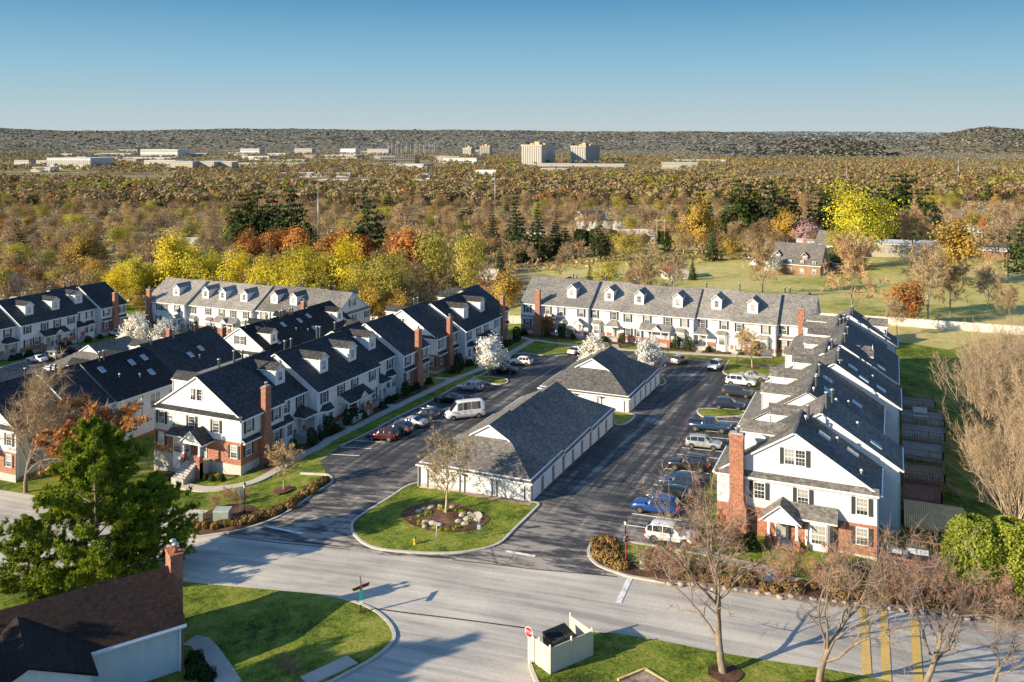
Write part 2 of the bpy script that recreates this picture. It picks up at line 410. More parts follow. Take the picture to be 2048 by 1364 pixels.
mat_leaf('hedge_brown', (.11,.065,.025), (.26,.165,.06), (.40,.26,.09), .1)
mat_leaf('flower_yellow', (.5,.36,.03), (.7,.5,.05), (.75,.58,.1), .3)
mat_leaf('twig_gold', (.27,.18,.10), (.50,.36,.21), (.64,.48,.30), 0)
mat_leaf('leaf_lime', (.30,.28,.02), (.62,.57,.04), (.74,.66,.08), .3)
for _k, _c in dict(far_olive=(.245,.22,.165), far_tan=(.295,.255,.19), far_green=(.22,.225,.16), far_dark=(.18,.195,.165), far_rust=(.29,.225,.165), far_haze=(.225,.24,.235), far_haze_blue=(.26,.31,.335)).items():  # distance haze is mixed into these canopy colours
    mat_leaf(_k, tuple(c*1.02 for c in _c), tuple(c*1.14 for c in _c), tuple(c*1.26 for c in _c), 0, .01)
mat_leaf('twig_russet', (.26,.13,.08), (.50,.28,.18), (.64,.40,.27), 0)
# ---------------------------------------------------------------- ground surfaces
def smooth_poly(pts, closed=True, n=3):
    """Catmull-Rom through the points"""
    P = [Vector((p[0], p[1])) for p in pts]; out = []; N = len(P)
    rng = N if closed else N - 1
    for i in range(rng):
        p0 = P[(i-1) % N] if closed else P[max(i-1, 0)]; p1 = P[i]; p2 = P[(i+1) % N]; p3 = P[(i+2) % N] if closed else P[min(i+2, N-1)]
        for k in range(n):
            t = k / n
            q = .5 * ((2*p1) + (p2-p0)*t + (2*p0-5*p1+4*p2-p3)*t*t + (3*p1-p0-3*p2+p3)*t**3)
            out.append((q.x, q.y))
    if not closed: out.append(tuple(P[-1]))
    return out
def W(pxs): return [at(*p) for p in pxs]
def sheet(name, poly, dz, mat, cell=3.0, skirt=0.0, parent=None, kind='structure', mats=None):
    bm = bmesh.new()
    vs = [bm.verts.new((x, y, 0)) for x, y in poly]
    f = bm.faces.new(vs); bmesh.ops.triangulate(bm, faces=[f], ngon_method='EAR_CLIP')
    xs = [p[0] for p in poly]; ys = [p[1] for p in poly]
    for ax, lo, hi in ((0, min(xs), max(xs)), (1, min(ys), max(ys))):
        c = math.ceil(lo / cell) * cell
        while c < hi:
            no = (1,0,0) if ax == 0 else (0,1,0); co = (c,0,0) if ax == 0 else (0,c,0)
            bmesh.ops.bisect_plane(bm, geom=bm.verts[:] + bm.edges[:] + bm.faces[:], plane_co=co, plane_no=no, dist=1e-5)
            c += cell
    bmesh.ops.remove_doubles(bm, verts=bm.verts, dist=1e-4)
    vl = list(bm.verts)
    z = ground_np(np.array([v.co.x for v in vl]), np.array([v.co.y for v in vl]))
    for v, zz in zip(vl, z): v.co.z = zz + dz
    bmesh.ops.recalc_face_normals(bm, faces=bm.faces)
    if sum(f.normal.z for f in bm.faces) < 0:
        for f in bm.faces: f.normal_flip()
    if skirt:
        be = [e for e in bm.edges if len(e.link_faces) == 1]
        r = bmesh.ops.extrude_edge_only(bm, edges=be)
        for g in r['geom']:
            if isinstance(g, bmesh.types.BMVert): g.co.z -= skirt
    me = bpy.data.meshes.new(name); bm.to_mesh(me); bm.free()
    me.materials.append(M[mat])
    o = link(name, me, parent)
    if kind and parent is None: o['kind'] = kind
    return o
def ribbon(name, pts, width, top, bottom, mat, closed=False, step=1.2, kind='structure', parent=None):
    """a strip with thickness (kerb, path) that follows the ground"""
    P = [Vector((x, y, 0)) for x, y in pts]
    if closed: P.append(P[0].copy())
    Q = []
    for a, b in zip(P[:-1], P[1:]):
        n = max(1, int((b - a).length / step))
        for k in range(n): Q.append(a.lerp(b, k / n))
    if not closed: Q.append(P[-1])
    L = []; Rr = []; N = len(Q)
    for i, p in enumerate(Q):
        if closed: d = Q[(i+1) % N] - Q[i-1]
        else: d = Q[min(i+1, N-1)] - Q[max(i-1, 0)]
        d.normalize(); n = Vector((-d.y, d.x, 0))
        L.append(p + n * width / 2); Rr.append(p - n * width / 2)
    zl = ground_np([v.x for v in L], [v.y for v in L]); zr = ground_np([v.x for v in Rr], [v.y for v in Rr])
    mb = MB()
    rng = N if closed else N - 1
    for i in range(N):
        mb.v += [(L[i].x, L[i].y, zl[i]+top), (Rr[i].x, Rr[i].y, zr[i]+top), (L[i].x, L[i].y, zl[i]+bottom), (Rr[i].x, Rr[i].y, zr[i]+bottom)]
    for i in range(rng):
        a = 4 * i; b = 4 * ((i+1) % N)
        for f in ((a, b, b+1, a+1), (a+2, b+2, b, a), (a+1, b+1, b+3, a+3)):
            mb.f.append(f); mb.m.append(0); mb.sm.append(False)
    if not closed:
        for a in (0, 4*(N-1)): mb.f.append((a, a+1, a+3, a+2)); mb.m.append(0); mb.sm.append(False)
    o = mb.build(name, M[mat], parent)
    if kind and parent is None: o['kind'] = kind
    return o
# one terrain sheet to the horizon
def axis(lo, hi, step, far):
    a = list(np.arange(lo, hi + .01, step)); s = step; x = hi
    while x < far: s *= 1.18; x += s; a.append(x)
    s = step; x = lo; b = []
    while x > -far: s *= 1.18; x -= s; b.append(x)
    return np.array(b[::-1] + a)
def build_ground():
    xs = axis(-240, 110, 3.0, 16000); ys = axis(30, 320, 3.0, 16000); ys = ys[ys > -400]
    X, Y = np.meshgrid(xs, ys); Z = ground_np(X, Y)
    ny, nx = X.shape
    v = np.stack([X, Y, Z], -1).reshape(-1, 3)
    idx = np.arange(nx * ny).reshape(ny, nx)
    f = np.stack([idx[:-1, :-1], idx[:-1, 1:], idx[1:, 1:], idx[1:, :-1]], -1).reshape(-1, 4)
    me = bpy.data.meshes.new('ground'); me.from_pydata(v.tolist(), [], f.tolist())
    for k in ('lawn', 'woodland_floor'): me.materials.append(M[k])
    cx = v[f].mean(1)
    inside = (cx[:, 1] < 205) & (cx[:, 0] > -225) & (cx[:, 0] < 70)
    me.polygons.foreach_set('material_index', np.where(inside, 0, 1).astype(int).tolist())
    me.polygons.foreach_set('use_smooth', [True] * len(f))
    me.update()
    o = link('ground', me); o['kind'] = 'structure'
build_ground()
# the meadow beyond the houses
meadow = W([(985,640),(1130,560),(1060,540),(1240,500),(1300,470),(1420,480),(1560,500),(1800,515),(2075,505),(2100,640),(1900,700),(1640,660),(1300,640)])
sheet('meadow', meadow, .06, 'meadow', 8)
# public road
road = [(-260,62.0)] + W([(0,1100),(150,1100)]) 
rt = W([(0,1038),(60,1040),(200,1062),(330,1075),(440,1069),(560,1086),(700,1099),(760,1112),(900,1120),(1060,1138),(1180,1150),(1250,1153),(1328,1165),(1523,1190),(1679,1212),(1912,1231),(2048,1256)])
xl = rt[0][0] - 150
road_poly = rt[::-1] + [(xl, rt[0][1] + 2), (xl, 58), (-95, 58.5), (-60, 50), (-60, 20), (20, 20), (45, 55), (45, 78)]
road_poly = [(45, 78.5)] + rt[::-1] + [(xl, rt[0][1] + 1.5), (xl, 55), (-80, 42), (-60, 20), (30, 20), (45, 50)]
sheet('road', road_poly, .05, 'pale_road', 3)
# dark asphalt parking court with its two mouths
lotL = W([(446,1069.5),(465,1067),(533,1047),(581,1023),(625,992),(663,968),(640,925),(680.7,893.6),(729,871.6),(800,833),(867.8,799.5),(909.5,776),(976.6,744.5),(1026,709),(1046,707)])
lot = lotL + W([(1120,710)]) + [(-58,171),(-22,171),(-19.6,168),(-19.6,98)] + W([(1395,1075)]) + W([(1400,1115),(1260,1088),(1190,1090),(1185,1120),(1215,1142),(1250,1154),(1180,1150),(1060,1137.5),(905,1119.5),(760,1111),(700,1098)])
sheet('parking_lot', lot, .07, 'dark_asphalt', 3)
court2 = [(-168.6,92),(-168.6,158),(-125,158),(-126,92)]
sheet('parking_lot', court2, .07, 'dark_asphalt', 4)
# lawns with kerbs
def island(px, name='lawn_island', kerb=True, grass='lawn', n=3, world=None):
    P = smooth_poly(world or W(px), True, n)
    sheet(name, P, .17, grass, 2.0, .16)
    if kerb: ribbon('kerb', P, .28, .215, -.05, 'kerb_concrete', True)
    return P
ISL = island([(838,967.5),(775,1000),(713,1040),(704,1060),(713,1076),(732,1091),(763,1101),(820,1107),(889,1109),(940,1105),(995,1091),(1029,1060),(1070,1020),(1076,1010),(1058,1005.5),(950,986)], n=4)
island([(947,754),(1002,757),(1015,762),(1011,768),(993,770),(964,764)])
island([(1228,826),(1262,830),(1269,834),(1262,842),(1245,851),(1228,848)])
island([(1313,755),(1328,760),(1331,767),(1323,771.5),(1313,772)])
island([(1395,824),(1408,819),(1483,822),(1482,833),(1420,836),(1404,834)])
# corner lawns raised behind kerbs
LL = W([(380,1078),(446,1068.5),(465,1066),(533,1046),(581,1022),(625,991),(661,968),(664,960),(655,951.5),(632,949.5),(601,948)])
ribbon('kerb', smooth_poly(LL, False, 3), .28, .2, -.05, 'kerb_concrete')
RR = W([(1400,1112),(1260,1087),(1195,1084),(1180,1095),(1178,1112),(1196,1133),(1235,1148),(1262,1156),(1330,1167)])
ribbon('kerb', smooth_poly(RR, False, 3), .28, .2, -.05, 'kerb_concrete')
sheet('lawn_corner', smooth_poly(RR, False, 3) + W([(1520,1192),(1500,1120)]), .15, 'lawn', 2)
# lot kerb on the house side, and the far lawn edges
ribbon('kerb', lotL[7:], .25, .2, -.05, 'kerb_concrete')
FL = smooth_poly(W([(1046,707),(1090,712),(1128,711.5),(1143,706),(1156,694)]), False, 3)
ribbon('kerb', FL, .25, .2, -.05, 'kerb_concrete')
sheet('lawn_corner', FL + W([(1060,682),(1040,703)]), .15, 'lawn', 3)
FR = smooth_poly(W([(1458,722),(1449,737),(1447,746),(1460,752),(1500,757)]), False, 3)
sheet('lawn_corner', FR + [(-19.0,146.5),(-19.0,166),(-24.5,166)], .16, 'lawn', 3, .1)
ribbon('kerb', FR, .25, .2, -.05, 'kerb_concrete')
# lower left lawn beside the side street, lower right lawn by the dumpster
L2 = W([(230,1150),(365,1166),(470,1176),(560,1184),(650,1193),(705,1206),(745,1222),(774,1245),(788,1270),(782,1290),(750,1318),(690,1352),(640,1378)])
P2 = smooth_poly(L2, False, 3)
sheet('lawn_corner', P2 + [(-38,44),(-75,40),(-92,52)], .15, 'lawn', 2, .12)
ribbon('kerb', P2[12:], .28, .2, -.05, 'kerb_concrete')
L3 = W([(1085,1390),(1066,1350),(1060,1326),(1075,1316),(1130,1290),(1186,1268),(1300,1281),(1420,1305),(1520,1322),(1640,1340),(1760,1362),(1850,1385)])
P3 = smooth_poly(L3, False, 3)
sheet('lawn_corner', P3 + [(12,45),(-22,44)], .15, 'lawn', 2, .12)
ribbon('kerb', P3[:8], .28, .2, -.05, 'kerb_concrete')
# sidewalks
SW = smooth_poly(W([(355,971),(400,979),(430,979),(470,974),(513,963),(560,938),(600,914),(640,894),(663,879),(703,859.5),(773,824),(892,767),(901,762),(958,740),(1000,716),(1030,702),(1065,682)]), False, 3)
ribbon('sidewalk', SW, 1.5, .17, -.05, 'sidewalk')
ribbon('sidewalk', W([(1065,682),(1045,676),(1024,674)]), 1.3, .175, -.05, 'sidewalk')
ribbon('sidewalk', W([(1068,681),(1100,686),(1150,691),(1250,700),(1340,705),(1440,711),(1545,716)]), 1.3, .17, -.05, 'sidewalk')
for a, b in (((663,880),(625,872)),((703,858),(672,848)),((790,815),(765,808)),((905,760),(870,757)),((1395,708),(1405,695)),((1471,712),(1466,700)),((1235,699),(1230,690))):
    ribbon('front_path', W([a, b]), 1.2, .168, -.05, 'sidewalk')
ribbon('sidewalk', W([(378,1284),(400,1288),(418,1308),(440,1340),(462,1375)]), 1.6, .19, -.05, 'sidewalk')
ribbon('sidewalk', W([(610,1368),(660,1345),(705,1324)]), 1.6, .24, -.05, 'sidewalk')
ribbon('sidewalk', W([(1400,1105),(1470,1128),(1560,1150)]), 1.3, .2, -.05, 'sidewalk')
ribbon('sidewalk', [(-168,116),(-167,159)], 1.4, .17, -.05, 'sidewalk')
ribbon('kerb', [(-166,116),(-166,158)], .25, .2, -.05, 'kerb_concrete')
# mulch beds, gravel
sheet('mulch_bed', smooth_poly(W([(803,1030),(818,1018),(850,1010),(900,1008),(940,1022),(975,1035),(978,1045),(960,1058),(915,1068),(870,1066),(830,1056),(808,1043)]), True, 3), .22, 'mulch', 1.5, .1)
sheet('gravel_strip', W([(838,973),(950,996),(1060,1014),(1068,1009),(1058,1004),(950,984),(845,965)]), .2, 'gravel', 2, .05)
sheet('mulch_bed', smooth_poly(W([(368,1062),(390,1040),(420,1022),(455,1010),(500,1012),(520,1022),(560,1008),(590,990),(620,968),(650,958),(655,966),(620,992),(575,1022),(530,1043),(465,1064),(400,1072)]), True, 2), .12, 'mulch', 1.5, .05)
sheet('mulch_bed', smooth_poly(W([(1185,1080),(1215,1072),(1240,1090),(1250,1120),(1320,1140),(1420,1160),(1560,1175),(1800,1205),(1990,1230),(2050,1250),(1912,1229),(1679,1210),(1523,1188),(1328,1163),(1250,1150),(1200,1132),(1184,1110)]), True, 2), .19, 'mulch', 1.5, .05)
sheet('gravel_strip', smooth_poly(W([(1300,1160),(1420,1172),(1560,1190),(1700,1208),(1912,1226),(2048,1250),(2048,1262),(1912,1235),(1679,1216),(1523,1194),(1328,1169)]), True, 2), .22, 'gravel', 2, .05)
sheet('mulch_bed', smooth_poly(W([(295,955),(330,938),(372,940),(375,950),(340,962),(310,965)]), True, 2), .13, 'mulch', 1.5, .04)
sheet('mulch_bed', W([(395,945),(470,955),(510,940),(500,930),(430,935)]), .13, 'mulch', 1.5, .04)
sheet('mulch_bed', smooth_poly([(-75.8,90),(-73.6,90),(-73.6,134),(-75.4,134)], True, 1), .12, 'mulch', 2, .04)
sheet('mulch_bed', [(-76,141),(-73.6,141),(-73.6,172),(-76,172)], .12, 'mulch', 2, .04)
sheet('mulch_bed', [(-76,176.3),(-76,179),(-22,179),(-22,176.3)], .12, 'mulch', 2, .04)
for c in ((1505,737),(565,983),(1450,1352),(1640,1385)):
    x, y = at(*c); sheet('mulch_bed', [(x + (1.2 + .12*math.sin(t*2.3))*math.cos(t*.3142), y + (1.2 + .12*math.sin(t*1.7))*math.sin(t*.3142)) for t in range(20)], .24, 'mulch', 1.5, .06)
# painted markings
def line(px, w, mat='road_paint_white', name='road_marking', dz=.085):
    P = [Vector((*q, 0)) for q in W(px)]
    o = ribbon(name, [(p.x, p.y) for p in P], w, dz, dz - .006, mat, step=1.5)
line([(533,1054),(606,1069)], .35, dz=.10)
line([(1012,1104),(1070,1114.5)], .4, dz=.10)
line([(1259,1159),(1237,1207)], .5)
for x0 in (1727, 1766, 1829):
    line([(x0, 1216 if x0 < 1800 else 1240), (x0 + 8, 1368)], .62, 'road_paint_yellow')
for k in range(15):                                   # stall lines on the left and right of the court
    y = 97 + k * 2.85
    if 121 < y < 126: continue
    kx = float(np.interp(y, [q[1] for q in lotL[7:]], [q[0] for q in lotL[7:]]))
    ribbon('road_marking', [(kx + .3, y), (kx + 5.2, y)], .11, .1, .08, 'road_paint_white')
for k in range(17):
    y = 86 + k * 2.9
    ribbon('road_marking', [(-25.2, y), (-20, y)], .11, .1, .08, 'road_paint_white')
# seam where the side street was resurfaced
line([(735,1217),(830,1229),(960,1245),(1062,1259)], .16, 'black_metal', 'road_seam', .062)
line([(440,1071),(560,1087),(700,1100)], .12, 'black_metal', 'road_seam', .078)
line([(905,1121),(1060,1139),(1235,1155)], .12, 'black_metal', 'road_seam', .078)
# hills on the horizon, three ranges with wooded slopes
def mat_hill(key, stops, sc):
    m, nt, b = newmat(key)
    g = geo(nt); n = noise_(nt, g, 'Position', sc, 6, .7); n2 = noise_(nt, g, 'Position', sc * .12, 4, .6)
    a = mixc(nt, .45, (n, 0), (n2, 0)); r = ramp(nt, a, 2, stops)
    lk(nt, r, 0, b, 'Base Color'); b.inputs['Roughness'].default_value = 1; b.inputs['Specular IOR Level'].default_value = 0
    bump(nt, b, n, 0, 1, 25); M[key] = m
mat_hill('hill_wood_near', [(.40,(.15,.13,.085)),(.47,(.21,.18,.115)),(.54,(.27,.235,.14)),(.62,(.20,.205,.11))], .02)
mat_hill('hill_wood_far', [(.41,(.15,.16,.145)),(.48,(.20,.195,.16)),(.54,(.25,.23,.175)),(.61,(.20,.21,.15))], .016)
mat_hill('hill_wood_haze', [(.4,(.22,.27,.30)),(.5,(.26,.30,.31)),(.6,(.30,.31,.29))], .01)  # both far ranges carry aerial haze in their colours
def hill(name, pts, Y0, depth, mat, seed, rough=1.0):
    """ridge seen through photo points (px, top py), built in depth with a front slope"""
    pxs = np.array([p[0] for p in pts], float); pys = np.array([p[1] for p in pts], float)
    nx = 260; ny = 14
    us = np.linspace(pxs[0], pxs[-1], nx); top = np.interp(us, pxs, pys)
    v = []; f = []
    for j in range(ny):
        t = j / (ny - 1)
        for i in range(nx):
            Yd = Y0 + depth * t * 1.6
            x, y, _ = unproj(us[i], VH, Yd)
            xr, yr, zt = unproj(us[i], top[i], Y0 + depth)
            prof = math.sin(min(t / .625, 1) * math.pi / 2) if t < .625 else math.cos((t - .625) / .375 * math.pi / 2)
            nz = mnoise.fractal(Vector((x / 420, y / 420, seed)), 1.0, 2.0, 5)
            nz2 = mnoise.fractal(Vector((x / 60, y / 60, seed + 3)), 1.0, 2.0, 3)
            z = -18 + (zt + 18) * prof + (nz * 22 * prof * (1 - .6 * prof) + nz2 * 5 * prof) * rough
            v.append((x, y, z))
    for j in range(ny - 1):
        for i in range(nx - 1): a = j * nx + i; f.append((a, a+1, a+nx+1, a+nx))
    me = bpy.data.meshes.new(name); me.from_pydata(v, [], f); me.materials.append(M[mat])
    me.polygons.foreach_set('use_smooth', [True] * len(f)); me.update()
    o = link(name, me); o['kind'] = 'structure'; HILLS.append((np.array(v), mat))
HILLS = []
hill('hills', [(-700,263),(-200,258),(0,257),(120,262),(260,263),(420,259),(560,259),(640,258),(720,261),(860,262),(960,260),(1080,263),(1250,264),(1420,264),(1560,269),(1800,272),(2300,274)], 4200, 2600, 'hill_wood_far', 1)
hill('hills', [(1200,274),(1350,268),(1500,264),(1700,264),(1900,266),(2100,266),(2600,262)], 8000, 3000, 'hill_wood_haze', 5, .8)
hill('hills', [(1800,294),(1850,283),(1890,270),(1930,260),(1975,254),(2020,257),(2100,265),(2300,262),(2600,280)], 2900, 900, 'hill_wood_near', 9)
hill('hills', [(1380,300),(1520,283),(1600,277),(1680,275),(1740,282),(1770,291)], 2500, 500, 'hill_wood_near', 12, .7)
# ---------------------------------------------------------------- townhouse kit
DEP, EAV, RISE = 14.8, 5.95, 4.65
TANP = RISE / (DEP / 2)
class Fac:
    """a facade frame: t along the wall, o outwards, z up (relative to the thing's root)"""
    def __init__(s, O, T, N): s.O, s.T, s.N = Vector(O), Vector(T), Vector(N); s.ang = math.atan2(s.N.x, -s.N.y)
    def __call__(s, t, o, z): return tuple(s.O + s.T * t + s.N * o + Vector((0, 0, z)))
    def box(s, mb, t0, t1, o0, o1, z0, z1, mi=0, mis=None):
        mb.hexa([s(t0,o0,z0), s(t1,o0,z0), s(t1,o1,z0), s(t0,o1,z0), s(t0,o0,z1), s(t1,o0,z1), s(t1,o1,z1), s(t0,o1,z1)], mi, mis)
    def slab(s, mb, t0, t1, oA, zA, oB, zB, th, mtop=0, mside=1):
        """sloping slab from line A (t0..t1 at oA,zA) to line B"""
        mb.hexa([s(t0,oA,zA-th), s(t1,oA,zA-th), s(t1,oB,zB-th), s(t0,oB,zB-th), s(t0,oA,zA), s(t1,oA,zA), s(t1,oB,zB), s(t0,oB,zB)], mtop, [mside, mtop, mside, mside, mside, mside])
WINMESH = {}
def win_mesh(w, h, cols=3, rows=4, arch=False):
    k = (w, h, cols, rows, arch)
    if k in WINMESH: return WINMESH[k]
    fr = MB(); b = .075; d = .07
    fr.box(-w/2-b, w/2+b, -d, .02, h/2, h/2+b*1.3); fr.box(-w/2-b*1.5, w/2+b*1.5, -d*1.5, .02, -h/2-b, -h/2)
    fr.box(-w/2-b, -w/2, -d+.003, .02, -h/2, h/2); fr.box(w/2, w/2+b, -d+.003, .02, -h/2, h/2)
    fr.box(-w/2, w/2, -d*.8, .02, -.03, .03)
    for i in range(1, cols): x = -w/2 + w*i/cols; fr.box(x-.011, x+.011, -.035, .02, -h/2, h/2)
    for i in range(1, rows):
        if i * 2 == rows: continue
        z = -h/2 + h*i/rows; fr.box(-w/2, w/2, -.033, .02, z-.011, z+.011)
    if arch:
        n = 8; pts = [(-w/2-b, h/2+b*1.3)] + [((w/2+b) * -math.cos(math.pi*i/n), h/2+b*1.3 + (w/2)*.8*math.sin(math.pi*i/n)) for i in range(1, n)] + [(w/2+b, h/2+b*1.3)]
        i0 = len(fr.v); fr.v += [(x, -.05, z) for x, z in pts]; fr.f.append(tuple(range(i0, i0+len(pts)))); fr.m.append(0); fr.sm.append(False)
    pn = MB(); pn.quad([(-w/2,-.02,-h/2),(w/2,-.02,-h/2),(w/2,-.02,h/2),(-w/2,-.02,h/2)])
    sh = MB(); sw = .36
    sh.box(-sw/2, sw/2, -.06, .0, -h/2-.08, h/2+.08)
    for i in range(9): z = -h/2 + (i+.5)*h/9; sh.box(-sw/2+.05, sw/2-.05, -.075, -.055, z-.05, z+.03)
    r = (fr.mesh('window', M['white_trim']), pn.mesh('pane', M['window_glass']), sh.mesh('shutter', M['shutter_paint']), sw)
    WINMESH[k] = r; return r
def window(fac, t, z, parent, w=.95, h=1.5, shut=True, cols=3, rows=4, o=.0, arch=False, split=True):
    f, p, s, sw = win_mesh(w, h, cols, rows, arch)
    a = link('window', f, parent, fac(t, o, z), (0, 0, fac.ang))
    if split:
        link('pane', p, a)
        if shut:
            for sg in (-1, 1): link('shutter', s, a, (sg * (w/2 + .11 + sw/2), 0, 0))
    return a
def flat_window(fac, t, z, parent, w, h, o=0.0, cols=3, rows=4, arch=False):
    """one mesh, frame and glass, for a window that is itself a sub-part"""
    k = ('flat', w, h, cols, rows, arch)
    if k not in WINMESH:
        f, p, s, sw = win_mesh(w, h, cols, rows, arch)
        bm = bmesh.new(); bm.from_mesh(f); n0 = len(bm.faces); bm.from_mesh(p)
        bm.faces.ensure_lookup_table()
        for q in bm.faces[n0:]: q.material_index = 1
        me = bpy.data.meshes.new('window'); bm.to_mesh(me); bm.free()
        me.materials.append(M['white_trim']); me.materials.append(M['window_glass']); WINMESH[k] = me
    return link('window', WINMESH[k], parent, fac(t, o, z), (0, 0, fac.ang))
def twin_window(fac, t, z, parent, w=.85, h=1.45, o=0.0):
    a = window(fac, t - .5, z, parent, w, h, False, o=o); b = window(fac, t + .5, z, parent, w, h, False, o=o)
    sh = win_mesh(w, h)[2]
    link('shutter', sh, a, (-(w/2+.3), 0, 0)); link('shutter', sh, b, (w/2+.3, 0, 0))
def door(fac, t, z, parent, w=1.0, h=2.1, o=0.0):
    mb = MB(); mb.box(-w/2-.12, w/2+.12, -.08, .02, 0, h+.14); mb.box(-w/2, w/2, -.1, .0, .04, h, 1)
    mb.box(-w/2+.16, w/2-.16, -.115, -.09, .9, h-.2, 2)
    return mb.build('door', [M['white_trim'], M['door_paint'], M['window_glass']], parent, fac(t, o, z), rot=(0, 0, fac.ang))
def post(fac, t, o, z0, z1, parent, w=.17):
    mb = MB(); fac.box(mb, t-w/2, t+w/2, o-w/2, o+w/2, z0, z1); fac.box(mb, t-w/2-.05, t+w/2+.05, o-w/2-.05, o+w/2+.05, z0, z0+.16); fac.box(mb, t-w/2-.05, t+w/2+.05, o-w/2-.05, o+w/2+.05, z1-.14, z1)
    return mb.build('post', M['white_trim'], parent)
RF = lambda key: [M[key], M['white_trim'], M['vinyl_siding']]
def gable_roof_mesh(fac, tc, w, o0, o1, ze, zr, th=.14, key='grey_shingle', over=.15):
    mb = MB(); hw = w/2 + over; drop = (zr - ze) * over / (w/2)
    for sg in (-1, 1):
        p = [(tc, zr), (tc + sg*hw, ze - drop)]
        mb.hexa([fac(p[0][0],o0,p[0][1]-th), fac(p[1][0],o0,p[1][1]-th), fac(p[1][0],o1,p[1][1]-th), fac(p[0][0],o1,p[0][1]-th),
                 fac(p[0][0],o0,p[0][1]), fac(p[1][0],o0,p[1][1]), fac(p[1][0],o1,p[1][1]), fac(p[0][0],o1,p[0][1])], 0, [1,0,1,1,1,1])
    return mb
def porch_wide(fac, t, z, parent, w=6.6, pr=1.9, key='grey_shingle', grade=-1.0):
    mb = MB(); fac.box(mb, t-w/2+.2, t+w/2-.2, 0, pr-.15, grade, .12, 0)
    for q in (t-w/2+.35, t+w/2-.35): fac.box(mb, q-.3, q+.3, pr-.65, pr-.05, grade, .95, 1)
    fac.box(mb, t+1.0, t+w/2-.6, pr-.42, pr-.2, grade, .9, 1)
    p = mb.build('porch', [M['concrete'], M['red_brick']], parent); 
    r = MB(); fac.slab(r, t-w/2, t+w/2, 0, 3.75, pr+.25, 2.62, .16)
    g = gable_roof_mesh(fac, t+.4, 2.0, .3, pr+.3, 2.75, 3.62, key=key)
    off = len(r.v); r.v += g.v; r.f += [tuple(i+off for i in f) for f in g.f]; r.m += g.m; r.sm += g.sm
    r.quad([fac(t-.6, pr+.2, 2.72), fac(t+1.4, pr+.2, 2.72), fac(t+.4, pr+.2, 3.5)], 2)
    for q in (t-w/2+.08, t+w/2-.08): r.quad([fac(q,0,3.6), fac(q,0,2.5), fac(q,pr,2.5)], 2)
    r.build('porch_roof', RF(key), p)
    fb = MB(); fac.box(fb, t-w/2+.1, t+w/2-.1, pr-.2, pr+.02, 2.36, 2.6); fb.build('beam', M['white_trim'], p)
    for q in (t-w/2+.3, t-.55, t+1.35, t+w/2-.3): post(fac, q, pr-.3, .12 if abs(q-t) < 2 else .95, 2.4, p)
    door(fac, t-.9, .12, p); door(fac, t+1.9, .12, p, .9)
    return p
def porch_hip(fac, t, z, parent, w=2.7, pr=1.9, key='grey_shingle', side=1, grade=-1.0):
    mb = MB(); fac.box(mb, t-w/2, t+w/2, 0, pr, grade, .1)
    p = mb.build('porch', M['concrete'], parent); r = MB(); e = .2
    ze, zr = 2.6, 3.7
    A = [fac(t-w/2-e, pr+e, ze), fac(t+w/2+e, pr+e, ze), fac(t+w/2+e, 0, ze), fac(t-w/2-e, 0, ze), fac(t-.5, 0, zr), fac(t+.5, 0, zr)]
    r.quad([A[0], A[1], A[5], A[4]]); r.quad([A[1], A[2], A[5]]); r.quad([A[3], A[0], A[4]])
    fac.box(r, t-w/2-e+.01, t+w/2+e-.01, 0, pr+e-.01, ze-.18, ze-.005, 1)
    r.build('porch_roof', RF(key), p)
    post(fac, t + side * (w/2-.15), pr-.1, .1, 2.45, p, .2); door(fac, t - side*.2, .1, p)
    return p
def porch_gable(fac, t, z, parent, w=2.0, pr=1.6, key='grey_shingle', grade=-1.0):
    mb = MB(); fac.box(mb, t-w/2, t+w/2, 0, pr, grade, .1)
    p = mb.build('porch', M['concrete'], parent)
    g = gable_roof_mesh(fac, t, w, 0, pr+.25, 2.65, 3.5, key=key)
    g.quad([fac(t-w/2, pr+.1, 2.55), fac(t+w/2, pr+.1, 2.55), fac(t, pr+.1, 3.38)], 2); fac.box(g, t-w/2, t+w/2, 0, pr+.05, 2.4, 2.54, 1)
    g.build('porch_roof', RF(key), p)
    for sg in (-1, 1): post(fac, t + sg*(w/2-.12), pr-.08, .1, 2.42, p)
    door(fac, t, .1, p); return p
